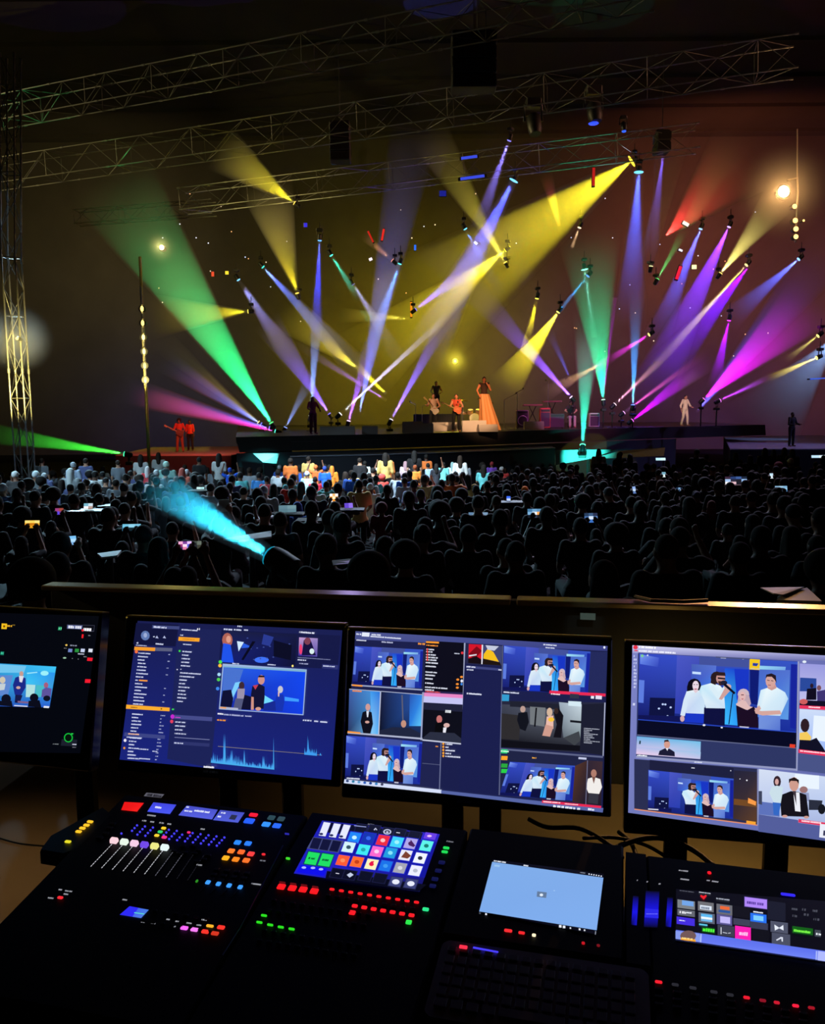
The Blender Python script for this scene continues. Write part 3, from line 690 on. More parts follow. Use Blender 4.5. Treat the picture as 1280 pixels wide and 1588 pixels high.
def joined(parts):
    """body and clothes of a far-off figure in one mesh, one material slot each"""
    vv, ff, mi = [], [], []
    for i, me in enumerate(parts):
        o = len(vv); vv += [tuple(v.co) for v in me.vertices]
        for p in me.polygons: ff.append(tuple(o + j for j in p.vertices)); mi.append(i)
    me = bpy.data.meshes.new('figure'); me.from_pydata(vv, [], ff)
    for p, i in zip(me.polygons, mi): p.material_index = i; p.use_smooth = True
    for i in parts: me.materials.append(None)
    return me
def sk(c): return mat('skin_%02x%02x%02x' % c, lin(c), .55)
def cl(c): return mat('cloth_%02x%02x%02x' % c, lin(c), .85)
SKINS = [(150, 105, 80), (110, 75, 55), (90, 60, 45), (190, 145, 120), (75, 50, 40)]
HAIRC = [(14, 11, 10), (20, 14, 10), (10, 9, 9), (40, 26, 16), (30, 22, 18)]
def place(o, loc, rz, sc):
    o.location = loc; o.rotation_euler = (0, 0, rz); o.scale = (sc,) * 3
def mesh_part(name, me, m, parent):
    o = bpy.data.objects.new(name, me); COL.objects.link(o); o.parent = parent
    if not me.materials: me.materials.append(m)
    o.material_slots[0].link = 'OBJECT'; o.material_slots[0].material = m
    return o
def person(label, loc, rz, sc, B, skin, hairc=None, topc=None, legs=None, group=None, flat=None):
    """B: dict of meshes from kit()"""
    t = thing('person', label, 'person', tuple(loc), group)
    place(t, loc, rz, sc)
    mesh_part('body', B['body'], sk(skin), t)
    if hairc and B.get('hair'): mesh_part('cap' if B.get('cap') else 'hair', B['hair'], cl(hairc), t)
    if topc and B.get('top'): mesh_part('shirt', B['top'], cl(topc), t)
    if legs and B.get('legs'): mesh_part('trousers', B['legs'], cl(legs), t)
    return t
def kit(p, hk='short', sleeve=.75, vox=.02, fingers=False, hem=0.):
    k = dict(body=body(p, vox, fingers), top=top(p, vox * 1.1, sleeve, hem=hem), legs=trousers(p, vox * 1.2), hair=hair(p, hk, vox * .8))
    k['cap'] = hk == 'cap'
    return k
UP2 = pose(STAND, el=((-.33, .05, 1.55), (.33, .05, 1.55)), wr=((-.24, .1, 1.80), (.26, .08, 1.82)), hand=((-.22, .11, 1.9), (.24, .08, 1.92)))
UPR = pose(STAND, el=((-.25, 0, 1.14), (.27, .06, 1.62)), wr=((-.25, .06, .9), (.2, .08, 1.9)), hand=((-.24, .09, .82), (.19, .08, 2.0)))
SEATUP = pose(SEAT, el=((-.27, -.30, .86), (.29, -.25, .98)), wr=((-.17, -.10, .84), (.2, -.10, 1.2)), hand=((-.13, -.05, .88), (.18, -.08, 1.3)))
K = dict(s1=kit(SEAT), s2=kit(SEAT, 'long'), s3=kit(SEAT, 'bushy'), s4=kit(pose(SEAT, head=(.035, -.36, 1.205), nec=(.01, -.42, 1.07)), 'bun', 1.6), s5=kit(pose(SEAT, head=(-.03, -.37, 1.2)), 'cap', .8),
         s6=kit(SEATUP, 'short', .8), d1=kit(STAND), d2=kit(UP2, 'short', .6), d3=kit(UPR, 'long', .6), d4=kit(STAND, 'long', 1.2), hc=kit(SEAT, 'crop'))
FARM = {k: joined([v['body'], v['hair'], v['top'], v['legs']]) for k, v in K.items()}
def far_person(label, loc, rz, sc, k, skin, hairc, topc, legs, group=None):
    o = bpy.data.objects.new('person', FARM[k]); COL.objects.link(o)
    place(o, loc, rz, sc)
    for s_, m in zip(o.material_slots, (sk(skin), cl(hairc), cl(topc), cl(legs))): s_.link = 'OBJECT'; s_.material = m
    return tag(o, label, 'person', group)
HEADZ = dict(s1=1.215, s2=1.215, s3=1.215, s4=1.205, s5=1.2, s6=1.215, hc=1.215, d1=1.635, d2=1.635, d3=1.635, d4=1.635)
HEADY = dict(s1=-.39, s2=-.39, s3=-.39, s4=-.36, s5=-.37, s6=-.39, hc=-.39, d1=.03, d2=.03, d3=.03, d4=.03)
taken = []
def by_head(px, py, Y, k, sc=None, turn=0., hold=None):
    """where the feet are when the head shows at this picture point; scale keeps the feet on the floor"""
    h = at(px, py, Y); f = floor_z(Y)
    s_ = (h.z - f) / HEADZ[k] if sc is None else sc
    s_ = max(.82, min(1.22, s_))
    return V((h.x, Y - HEADY[k] * s_, f)), turn, s_
rr = random.Random(23)
# --- people one can tell apart ------------------------------------------------
DK = (16, 16, 20)
def aud(label, px, py, Y, k, topc, hairc=(14, 11, 10), skin=(120, 80, 60), turn=0., full=None, legs=DK):
    loc, r, s_ = by_head(px, py, Y, k, None, turn)
    taken.append((loc.x, loc.y, (px, py)))
    if full or (full is None and Y < 17): return person(label, loc, r, s_, K[k], skin, hairc, topc, legs)
    return far_person(label, loc, r, s_, k, skin, hairc, topc, legs)
A = aud
A('man in a dark jacket seated near the ledge, pale rim of light on his head', 1033, 852, 5.6, 'hc', (30, 27, 28), (70, 60, 55), (150, 115, 95))
A('broad dark-haired head close behind the ledge below the purple sheet', 573, 893, 4.7, 's3', (18, 17, 18))
A('large shadowed head at the left edge above the black side monitor', 28, 905, 4.5, 's3', (26, 23, 18), turn=.2)
A('shadowed person beside the pale chair back near the left end of the ledge', 92, 880, 5.6, 's1', (20, 20, 18))
A('shadowed bent figure with a green glint on the shoulder behind the ledge', 905, 897, 4.9, 's2', (20, 20, 22), turn=.3)
A('dark head with green light in the hair at the right frame edge', 1274, 884, 5.2, 's3', (18, 16, 16))
A('dark-haired person between the bright man and the tablet screens', 900, 818, 8.5, 's1', (46, 40, 40))
A('person with a glowing rim round a bushy head, right of the tablets', 955, 832, 7.6, 's3', (20, 19, 20))
A('person in a dark shirt bent over the lit laptop, near the pale table', 224, 832, 7.6, 's1', (20, 20, 22))
A('shadowed head in front of the phone showing a pink picture', 262, 852, 6.8, 's2', (20, 20, 24), turn=-.2)
A('woman with a raised arm lit orange and violet, left of the turquoise beam', 268, 822, 9.5, 's6', (60, 50, 70), skin=(200, 140, 110))
A('person in an orange hat glowing among the dark heads', 816, 761, 17.5, 's5', (22, 20, 22), (255, 130, 20))  # orange light on the head is put into the cap colour
A('person standing in a white tee with a round print on the back', 35, 765, 15.5, 'd1', (190, 205, 210))
A('person in a lavender tee with dark hair, mid crowd', 642, 752, 17, 's1', (185, 180, 225))
A('person in a pink top seated in front of the lavender tee', 596, 770, 16, 's2', (215, 80, 110))
A('person in a dark red hood in front of the pink top', 592, 790, 13.5, 's3', (110, 30, 40), (110, 30, 40))
A('person in a bright blue jacket bent forward in the mid crowd', 462, 788, 12.5, 's2', (70, 110, 200), (50, 90, 190))
A('person with an arm up holding the glowing orange and white phone', 532, 778, 14, 's6', (40, 34, 36), skin=(150, 100, 80))
A('person raising one arm beside the red hood', 622, 800, 12.5, 's6', (30, 28, 30), skin=(150, 90, 70))
A('person with long red hair in the shadowed right part of the crowd', 1103, 786, 13.5, 's2', (24, 20, 22), (110, 30, 24))
A('person in a violet cap in the dark right block', 1083, 770, 15.5, 's5', (26, 24, 30), (46, 36, 80))
A('person with red brown hair lit from behind in the right block', 1024, 752, 17, 's2', (24, 20, 22), (90, 44, 26))
A('person in a beige jacket with a light head near the blue phone', 770, 778, 13, 's1', (110, 96, 84), (70, 55, 40))
A('person with their back to the pale tables holding a bright cup of light', 1128, 830, 9.6, 's1', (22, 20, 24))
A('person with a white cap at the right, below the low side platform', 1228, 717, 26, 's5', (40, 36, 40), (230, 225, 220))
A('person with a rosy bonnet at the right beside a white phone', 1207, 724, 24, 's3', (60, 40, 50), (190, 120, 130))
A('person in purple standing alone before the stage skirt', 763, 720, 29, 'd1', (120, 70, 190), (160, 50, 60))
A('person in a white tee standing at the stage skirt, farthest from its centre', 566, 719, 29, 'd1', (220, 240, 245))
A('person in a white tee with both arms up at the stage skirt', 594, 723, 28, 'd2', (205, 225, 235))
A('person in a pink and white top standing at the stage skirt', 629, 719, 29.5, 'd4', (230, 205, 215), (190, 150, 160))
A('person with a fist raised high at the stage skirt', 677, 733, 27, 'd3', (40, 44, 55))
A('person in pale blue right of the raised fist', 664, 727, 28, 'd1', (160, 195, 230))
A('person in a bright turquoise top beside the raised fist', 688, 722, 29, 'd1', (130, 235, 235))
A('person in a white blouse at the far side of the turquoise top', 702, 721, 29.5, 'd4', (225, 245, 245), (150, 190, 190))
A('person in grey at the end of the bright group by the stage', 722, 726, 28.5, 'd1', (120, 130, 140))
A('person in an orange jersey standing in the bright group', 644, 735, 25.5, 'd1', (240, 140, 50), (150, 70, 30))
A('person in a yellow jersey sitting below the orange one', 667, 752, 22.5, 's1', (240, 200, 110))
A('person in a red hood in the bright group', 593, 741, 24.5, 's3', (220, 70, 60), (220, 80, 70))
A('person in a bright blue jersey left of the bright group', 504, 731, 25, 'd1', (30, 100, 230), (30, 60, 150))
A('person with orange hair and jersey beside the blue jersey', 515, 727, 25.5, 'd4', (240, 140, 40), (230, 130, 40))
A('person in an orange headscarf waving left of the blue jersey', 490, 725, 26.5, 'd2', (230, 110, 50), (240, 120, 60))
A('person in a crimson tee left of the bright group', 489, 744, 24, 's1', (220, 40, 70))
A('person in a white cap beside the crimson tee', 478, 736, 25, 's5', (180, 220, 230), (230, 245, 245))
A('person in a red tee near the white cap', 449, 732, 26, 'd1', (190, 60, 60))
A('person in a silver grey tee near the near end of the stage', 431, 734, 26, 's1', (170, 185, 195))
A('person in a royal blue hood left of the turquoise panel', 357, 730, 24, 'd2', (30, 90, 220), (30, 80, 200))
A('person in a turquoise tee beside the royal blue hood', 373, 738, 23, 's1', (110, 220, 225))
A('person in a sky blue tee under the turquoise panel', 402, 738, 24, 's1', (70, 150, 230))
A('person in a red tee under the turquoise panel', 414, 744, 23, 's1', (215, 70, 80))
A('person in a red top with a white band, left block', 229, 728, 25, 'd4', (225, 60, 70), (235, 230, 230))
A('person in a coral tee near the red top with a white band', 283, 732, 24, 's2', (230, 120, 100), (190, 90, 80))
A('person in a pale mint hat in the left block', 260, 722, 26, 's5', (150, 200, 190), (190, 230, 215))
A('person with a white headscarf in the left block', 110, 733, 22, 's2', (150, 160, 165), (210, 220, 220))
A('person in a pale blue shirt below the white headscarf', 114, 722, 24, 'd1', (170, 190, 215), (180, 190, 200))
A('person with a white turned cap at the left', 58, 738, 21, 's5', (100, 110, 115), (225, 240, 245))
A('person with a second white cap left of the mast foot', 26, 738, 21.5, 's5', (60, 60, 62), (235, 240, 240))
A('person in a red tee sitting in the blue lit mid rows', 342, 752, 20, 's1', (200, 50, 70))
A('person with an ice blue head covering in the left rows', 258, 778, 14.5, 's2', (120, 150, 170), (150, 185, 200))
# chairs of the rows nearest the mixing desk
def make_chair(label, loc, rz=0, group=None, m=None):
    t = thing('audience_chair', label, 'chair', tuple(loc), group)
    m = m or mat('chair_fabric', (.035, .033, .034), .8, noise=.2); ox, oy, oz = loc
    def L(x, y, z): return V((ox + x, oy + y, oz + z))
    b = MB(); b.box(L(0, -.38, .43), .46, .44, .06, bev=.025); b.build('seat', m, t, True, angle=40)
    b = MB(); rings = []
    for d in (-.025, .025):
        rings.append([L(x, -.62 + d - (z - .5) * .12, z) for x, z in [(-.22, .5), (.22, .5)] + [(.23 * math.cos(a), .82 + .16 * math.sin(a)) for a in [PI * i / 10 for i in range(11)]]])
    b.loft(rings); b.build('backrest', m, t, True, angle=40)
    for sx in (-1, 1):
        b = MB(); b.tube([L(sx * .2, -.18, 0), L(sx * .2, -.2, .42)], .014, 6); b.build('leg', MET, t)
        b = MB(); b.tube([L(sx * .2, -.66, 0), L(sx * .2, -.6, .42), L(sx * .2, -.645, .75)], .014, 6); b.build('leg', MET, t)
    return t
for lb, px, py, Y, m in (('pale chair back at the left end of the ledge', 66, 890, 5.3, mat('tan_chair_fabric', (.10, .09, .07), .8)),
                      ('empty dark chair with a rounded back below the turquoise light', 300, 880, 6.0, None),
                      ('second empty dark chair right of the one below the turquoise light', 372, 882, 6.0, None),
                      ('tan chair back behind the ledge, carrying the glowing purple sheet', 535, 880, 5.4, mat('tan_chair_fabric', (.10, .09, .07), .8)),
                      ('dark chair with a light rim near the pink phone picture', 322, 872, 6.6, None),
                      ('dark chair in front of the man with the pale rim of light', 985, 868, 6.2, None)):
    p = at(px, py, Y); make_chair(lb, (p.x, Y + .62, floor_z(Y)), m=m)

# --- glowing phones, tablets, laptops, papers in the crowd ---------------------
HOLD = pose(SEAT, el=((-.22, -.22, 1.06), (.22, -.22, 1.06)), wr=((-.085, -.09, 1.345), (.085, -.09, 1.345)), hand=((-.075, -.065, 1.43), (.075, -.065, 1.43)))
K['h1'] = kit(HOLD, 'short', .9, .018, True); K['h2'] = kit(HOLD, 'long', .9, .018, True)
FARM.update({k: joined([K[k][x] for x in ('body', 'hair', 'top', 'legs')]) for k in ('h1', 'h2')})
def holder(label, c, H, what='person in dark clothes holding up the '):
    f = floor_z(c.y); s_ = (c.z - f) / 1.445
    wd = (what + label).split()[:16]
    while wd[-1] in ('the', 'a', 'of', 'in', 'on', 'and', 'with', 'above', 'below', 'right', 'left'): wd.pop()
    if .78 <= s_ <= 1.3:
        lb = ' '.join(wd); k = rr.choice(('h1', 'h2')); y = c.y + .055 * s_
        taken.append((c.x, c.y, (640 + c.x / c.y * 1280, 638 + (2.2 - c.z) / c.y * 1280)))
        if c.y < 14: person(lb, V((c.x, y, f)), 0, s_, K[k], rr.choice(SKINS), (14, 11, 10), rr.choice(((16, 16, 20), (24, 24, 30), (30, 26, 26))), DK)
        else: far_person(lb, V((c.x, y, f)), 0, s_, k, rr.choice(SKINS), (14, 11, 10), (16, 16, 20), DK)
    else: stand_table(label, c, H)
def stand_table(label, c, H):
    z = c.z - H / 2 - .012; f = floor_z(c.y)
    wd = ('small black table under the ' + label).split()[:16]
    while wd[-1] in ('the', 'a', 'of', 'in', 'on', 'and', 'with', 'above', 'below', 'right', 'left'): wd.pop()
    t = thing('side_table', ' '.join(wd), 'table', (c.x, c.y, f))
    b = MB(); b.box((c.x, c.y, z - .015), .5, .36, .03, bev=.006); b.build('table_top', MET, t)
    b = MB(); b.lathe((c.x, c.y, f), dz, [(0, .2), (.02, .2), (.03, .025), (z - f - .03, .025)], 12); b.build('table_leg', MET, t)
def gadget(name, label, cat, px, py, Y, w_, h, pic, ry=0., tilt=-.25, casec=(.02, .02, .02), s=1.0):
    """a screen held up or standing in the crowd; w_ and h in picture points; pic: rows of sRGB colours"""
    c = at(px, py, Y); k = Y / 1280; W, H = w_ * k, h * k
    t = thing(name, label, cat, tuple(c - dz * H / 2))
    X = V((math.cos(ry), math.sin(ry), 0)); N = V((math.sin(ry) * math.cos(tilt), -math.cos(ry) * math.cos(tilt), -math.sin(tilt))); Z = N.cross(X) * -1
    Z = X.cross(N) * -1 if (X.cross(N) * -1).z > 0 else X.cross(N)
    b = MB(); b.box(c - N * .006, W * 1.06, .01, H * 1.08, (X, N, Z), bev=.004); b.build('case', mat('gadget_case', casec, .4), t)
    b = MB(); nr, nc = len(pic), len(pic[0])
    for i in range(nr):
        for j in range(nc):
            x0, x1 = -W / 2 + W * j / nc, -W / 2 + W * (j + 1) / nc; z1, z0 = H / 2 - H * i / nr, H / 2 - H * (i + 1) / nr
            q = lin(pic[i][j]); q = tuple(a * s for a in q)
            b.face([c + X * x0 + Z * z0 + N * .0015, c + X * x1 + Z * z0 + N * .0015, c + X * x1 + Z * z1 + N * .0015, c + X * x0 + Z * z1 + N * .0015], 0, q)
    b.build('screen', screen_mat(False), t)
    if name in ('smartphone', 'tablet'): holder(label, c, H)
    elif name == 'laptop_screen': stand_table(label, c, H)
    return t
g = gadget
Wt, Bk = (245, 245, 250), (12, 14, 20)
g('smartphone', 'phone showing an orange and white picture above the mid crowd', 'phone', 518, 772, 13.4, 13, 13, [[Wt, (255, 190, 120), Wt], [(255, 160, 40), (255, 240, 200), (255, 180, 60)], [Wt, (255, 150, 30), (230, 220, 210)]], .1)
g('tablet', 'tablet showing a golden yellow picture at the left', 'tablet', 50, 813, 9.5, 23, 12, [[(255, 220, 120), (255, 210, 90), (255, 225, 130)], [(250, 170, 40), (200, 120, 20), (250, 180, 50)], [(160, 80, 10), (220, 150, 30), (120, 70, 10)]], 0)
g('laptop_screen', 'bright laptop screen with a small photo on it in the left rows', 'laptop', 137, 785, 12, 14, 9, [[(120, 180, 200), (200, 220, 230)], [Wt, (180, 150, 140)]], 0)
g('smartphone', 'phone lit purple left of the bright laptop screen', 'phone', 92, 793, 11.5, 12, 10, [[(150, 60, 120), (160, 70, 60)], [(90, 70, 220), (120, 60, 160)]], .2)
g('tablet', 'tablet lit pale blue in front of the shadowed laptop user', 'tablet', 204, 818, 8.6, 28, 11, [[(110, 190, 220), (140, 205, 230), (120, 190, 220)], [(60, 120, 150), (20, 40, 50), (90, 160, 190)]], .05, -.4)
g('smartphone', 'phone showing a pink and violet picture by the turquoise beam', 'phone', 287, 846, 6.2, 20, 13, [[(240, 170, 210), (120, 60, 150), (230, 190, 250)], [(150, 50, 120), (255, 220, 240), (90, 90, 220)], [(60, 40, 90), (220, 120, 160), (140, 160, 250)]], .1)
g('smartphone', 'dim phone beside the pink and violet phone picture', 'phone', 306, 845, 6.25, 13, 12, [[(70, 80, 70), (100, 110, 100)], [(40, 50, 60), (60, 60, 50)]], .1)
g('smartphone', 'bluish phone glowing below a shadowed face at the left', 'phone', 113, 838, 7.6, 10, 14, [[(120, 190, 240)], [(170, 215, 245)], [(120, 170, 220)]], .5)
g('tablet', 'tablet showing a blue stage picture right of the centre', 'tablet', 833, 796, 10.5, 29, 14, [[(70, 120, 160), (110, 160, 200), (90, 140, 180), (60, 100, 140)], [(120, 170, 210), (230, 240, 250), (255, 170, 90), (100, 150, 190)], [(20, 25, 35), (50, 60, 80), (30, 30, 40), (20, 25, 30)]], 0)
g('tablet', 'second tablet with a darker blue picture right of the first', 'tablet', 917, 803, 10, 21, 15, [[(40, 60, 90), (60, 90, 130), (40, 50, 80)], [(70, 110, 170), (210, 225, 245), (90, 130, 190)], [(30, 45, 80), (60, 110, 190), (30, 50, 90)]], .1)
g('smartphone', 'phone held sideways showing a dark figure on pale blue', 'phone', 1212, 758, 15, 19, 9, [[(130, 170, 200), (150, 190, 215), (120, 170, 205)], [(120, 180, 220), (20, 25, 35), (140, 190, 220)], [(60, 100, 140), (30, 40, 50), (70, 110, 150)]], 0)
g('laptop_screen', 'wide laptop screen with white windows in the right block', 'laptop', 1142, 745, 17, 34, 12, [[(60, 40, 60), (40, 60, 110), (60, 90, 150), (30, 40, 60)], [(160, 190, 230), (40, 40, 60), (30, 30, 40), (150, 190, 240)], [Wt, (220, 180, 190), (30, 30, 40), (170, 220, 240)]], 0)
g('smartphone', 'small phone with a white screen in the right rows near the platform', 'phone', 1197, 738, 20, 6, 8, [[(190, 220, 240)], [(230, 240, 250)]], .2)
g('smartphone', 'phone with a white screen under the dark grey panel', 'phone', 1030, 736, 20, 6, 8, [[(120, 170, 190)], [(230, 245, 245)]], .1)
g('smartphone', 'small blue phone above the tablet with the stage picture', 'phone', 789, 773, 14, 6, 7, [[(60, 110, 255)], [(190, 210, 255)]], 0)
g('smartphone', 'phone with two bright white keys in the middle of the right block', 'phone', 1054, 759, 16, 10, 6, [[(30, 50, 80), (110, 150, 190), (30, 40, 60)], [(230, 240, 255), (40, 60, 90), (220, 235, 255)]], 0)
g('smartphone', 'tilted pale phone in the hands of a person with bright fingers', 'phone', 984, 760, 16, 7, 11, [[(140, 170, 230)], [(190, 215, 245)], [(90, 120, 180)]], .6)
g('smartphone', 'phone with a grey green screen behind a bright rimmed head', 'phone', 912, 766, 15.5, 11, 5, [[(150, 180, 170), (120, 150, 145)], [(60, 80, 75), (220, 220, 200)]], 0)
g('laptop_screen', 'open laptop with a pale teal screen near the blue jacket', 'laptop', 446, 789, 12, 27, 11, [[(110, 150, 165), (130, 170, 180)], [(100, 140, 155), (110, 150, 165)]], .1, -.3, s=.7)
g('laptop_screen', 'open laptop with a light blue screen in the centre block', 'laptop', 742, 800, 11, 30, 11, [[(110, 150, 190), (140, 175, 210)], [(150, 190, 225), (200, 220, 245)]], -.05, -.3, s=.7)
g('laptop_screen', 'laptop with a purple glow beside the raised arm', 'laptop', 541, 784, 13, 13, 8, [[(100, 70, 200), (140, 110, 230)]], .2, -.4)
g('smartphone', 'phone screen with black and white shapes left of the purple laptop', 'phone', 487, 800, 11.4, 16, 8, [[(220, 225, 225), (60, 65, 70), (210, 220, 220)], [(30, 30, 35), (150, 160, 160), (50, 55, 60)]], .1)
g('smartphone', 'small green lit phone near the left bright laptop screen', 'phone', 178, 779, 14, 7, 6, [[(60, 190, 130)], [(150, 240, 190)]], .3)
g('smartphone', 'round blue lit gadget above the white sheet in the beam', 'phone', 352, 768, 15, 8, 8, [[(40, 60, 230), (90, 110, 255)], [(30, 40, 180), (60, 90, 255)]], 0)
g('laptop_screen', 'thin bright laptop edge in the lit rows near the stage end', 'laptop', 311, 757, 17, 12, 4, [[(200, 240, 240), (170, 215, 220)]], 0, -.6)
g('exit_light', 'short white light bar low under the far end of the stage', 'light', 1025, 712, 36, 15, 4, [[(190, 235, 250), (210, 245, 255)]], 0)
g('exit_light', 'longer white light bar under the low side platform', 'light', 1271, 708, 36, 24, 4, [[(190, 225, 250), (220, 240, 255)]], 0)
def sheet(label, c4, Y, rgb, name='paper_sheet', cat='paper', em=None, leg=False):
    """a flat sheet or table top; corners in picture points with their own depth"""
    P = [at(x, y, Y + d) for x, y, d in c4]
    n = (P[1] - P[0]).cross(P[3] - P[0]).normalized()
    if n.z < 0: n = -n
    c = sum(P, V((0, 0, 0))) / 4
    t = thing(name, label, cat, tuple(c))
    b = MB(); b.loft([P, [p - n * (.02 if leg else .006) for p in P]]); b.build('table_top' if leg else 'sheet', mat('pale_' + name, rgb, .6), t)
    if leg:
        b = MB(); b.cyl(c - n * .02, (c.x, c.y, floor_z(c.y)), .03); b.build('table_leg', MET, t)
    return t
sheet('white sheet of paper held up in the turquoise beam', ((339, 775, 0), (355, 774, 0), (355, 793, 0), (340, 794, 0)), 9.9, (.7, .68, .6))
holder('white sheet of paper in the turquoise beam', at(348, 784, 9.9), .1)
sheet('pale table top under the bright turquoise light', ((346, 835, 0), (421, 823, .4), (421, 832, 0), (370, 838, -.5)), 8.6, (.6, .6, .62), 'side_table', 'table', leg=True)
sheet('pale table top left of the shadowed laptop user', ((151, 858, -.3), (188, 853, -.2), (182, 861, -.6), (158, 864, -.7)), 8.2, (.5, .5, .55), 'side_table', 'table', leg=True)
sheet('pale table top right of the white paper', ((393, 802, 0), (428, 797, .6), (424, 801, .3), (399, 806, -.4)), 11, (.6, .62, .65), 'side_table', 'table', leg=True)
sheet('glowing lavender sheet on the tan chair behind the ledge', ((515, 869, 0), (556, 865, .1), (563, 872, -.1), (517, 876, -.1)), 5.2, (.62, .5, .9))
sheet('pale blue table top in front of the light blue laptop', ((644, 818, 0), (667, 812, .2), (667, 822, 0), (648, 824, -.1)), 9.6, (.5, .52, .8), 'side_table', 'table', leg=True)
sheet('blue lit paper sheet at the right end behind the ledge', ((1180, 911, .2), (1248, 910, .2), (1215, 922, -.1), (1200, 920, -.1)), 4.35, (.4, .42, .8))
sheet('grey table top below the blue lit paper', ((1217, 919, 0), (1252, 911, .2), (1275, 932, -.2), (1205, 930, -.2)), 4.4, (.25, .25, .3), 'side_table', 'table', leg=True)
lamp('SPOT', at(540, 720, 9), at(538, 870, 5.2), 60, (.5, .4, 1), 14, .6, .1)
lamp('SPOT', at(1215, 700, 9), at(1215, 918, 4), 50, (.4, .45, 1), 14, .6, .1)

# --- the rest of the crowd in rows ---------------------------------------------
NAMES = {}; CAND = []
BA, BE = at(422, 864, 6.6).xy, at(225, 742, 7.6).xy      # the turquoise beam keeps its way clear
cnt = 0
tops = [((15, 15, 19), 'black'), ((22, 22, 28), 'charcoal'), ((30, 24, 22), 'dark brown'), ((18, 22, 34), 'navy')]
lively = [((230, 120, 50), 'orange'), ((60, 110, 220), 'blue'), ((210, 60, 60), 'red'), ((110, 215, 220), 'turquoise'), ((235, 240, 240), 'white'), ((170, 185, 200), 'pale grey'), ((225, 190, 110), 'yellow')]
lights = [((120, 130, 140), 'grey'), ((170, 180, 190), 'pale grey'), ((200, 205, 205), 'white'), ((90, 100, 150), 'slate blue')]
Y = 6.0; row = 0
ROWS = []
while Y < 30.5:
    ROWS.append(Y); Y += .58 + Y * .026; row += 1
for ri, Y in enumerate(ROWS):
    half = .56 * Y + .4
    stepx = .56 + Y * .0115
    x = -half + rr.uniform(0, stepx)
    while x < half:
        xx = x + rr.uniform(-.14, .14); yy = Y + rr.uniform(-.22, .22)
        x += stepx * rr.choice((1, 1, 1, 1.12, 1.7))
        px = 640 + xx / yy * 1280
        if abs(px - 640) > 655: continue
        kx = 'left' if px < 430 else ('centre' if px < 780 else 'right')
        k = rr.choice(('s1', 's1', 's2', 's3', 's4', 's5', 'hc', 's1', 's6') if Y < 24 else ('s1', 's2', 's3', 'd1', 's5', 'd4', 's1'))
        s_ = rr.uniform(.94, 1.07)
        z = floor_z(yy)
        hz = z + HEADZ[k] * s_
        py = 638 + (2.2 - hz) / yy * 1280
        if any(abs(xx - a) < .44 and abs(yy - HEADY[k] * s_ - b_) < .5 for a, b_, r in taken): continue
        rp = 170 / yy
        if any(b_ > yy + .2 and abs(r[0] - px) < rp and -rp * 1.0 < r[1] - py < rp * 1.6 for a, b_, r in taken): continue
        sg_ = max(0., min(1., (V((xx, yy)) - BA).dot(BE - BA) / (BE - BA).length_squared))
        if (V((xx, yy - .4)) - BA.lerp(BE, sg_)).length < .62: continue
        if yy < 9 and 290 < px < 470: continue      # clear round the beam lamp
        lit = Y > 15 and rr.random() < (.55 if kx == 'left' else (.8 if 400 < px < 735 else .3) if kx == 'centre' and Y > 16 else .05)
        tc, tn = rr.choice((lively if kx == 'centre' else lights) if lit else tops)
        zone = 'front rows' if Y > 22 else 'middle rows' if Y > 12.5 else 'nearest rows'
        hn = {'s1': 'short hair', 's2': 'long hair', 's3': 'bushy hair', 's4': 'a hair bun', 's5': 'a cap', 's6': 'one hand raised', 'hc': 'cropped hair', 'd1': 'short hair standing', 'd4': 'long hair standing'}[k]
        blk = {'left': 'left block', 'centre': 'centre block', 'right': 'right block'}[kx]
        lb = 'audience member in %s with %s, %s, %s' % (tn, hn, zone, blk)
        hcl = rr.choice(HAIRC)
        if k == 's5': hcl = rr.choice(((20, 20, 24), (30, 28, 34), (60, 60, 66))) if not lit else (190, 195, 200)
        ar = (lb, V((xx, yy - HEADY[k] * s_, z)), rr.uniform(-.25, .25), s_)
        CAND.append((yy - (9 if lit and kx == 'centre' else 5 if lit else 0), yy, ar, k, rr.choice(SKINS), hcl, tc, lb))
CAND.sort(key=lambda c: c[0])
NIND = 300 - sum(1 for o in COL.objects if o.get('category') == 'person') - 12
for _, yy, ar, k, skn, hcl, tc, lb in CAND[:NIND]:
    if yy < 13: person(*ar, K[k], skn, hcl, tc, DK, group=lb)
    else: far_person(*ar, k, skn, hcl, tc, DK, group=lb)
    NAMES[lb] = NAMES.get(lb, 0) + 1
# everyone smaller than those in the picture: one mass of people
LOW = {}
cv, cf, cm, cms = [], [], [], {}
def slot(m):
    if m.name not in cms: cms[m.name] = (len(cms), m)
    return cms[m.name][0]
for _, yy, ar, k, skn, hcl, tc, lb in CAND[NIND:]:
    if k not in LOW:
        P_ = {'s1': SEAT, 's2': SEAT, 's3': SEAT, 's4': SEAT, 's5': SEAT, 'hc': SEAT, 's6': SEATUP, 'd1': STAND, 'd4': STAND}[k]
        hk = {'s2': 'long', 'd4': 'long', 's3': 'bushy', 's5': 'cap'}.get(k, 'short')
        LOW[k] = joined([body(P_, .036, False), hair(P_, hk, .03), top(P_, .038, .75), trousers(P_, .042)])
    me = LOW[k]; X_ = Matrix.Translation(ar[1]) @ Matrix.Rotation(ar[2], 4, 'Z') @ Matrix.Scale(ar[3], 4)
    o_ = len(cv); cv += [tuple(X_ @ v.co) for v in me.vertices]; sl_ = [slot(m) for m in (sk(skn), cl(hcl), cl(tc), cl(DK))]
    for p in me.polygons: cf.append(tuple(o_ + j for j in p.vertices)); cm.append(sl_[p.material_index])
me = bpy.data.meshes.new('distant_crowd'); me.from_pydata(cv, [], cf)
for i, m in cms.values(): me.materials.append(m)
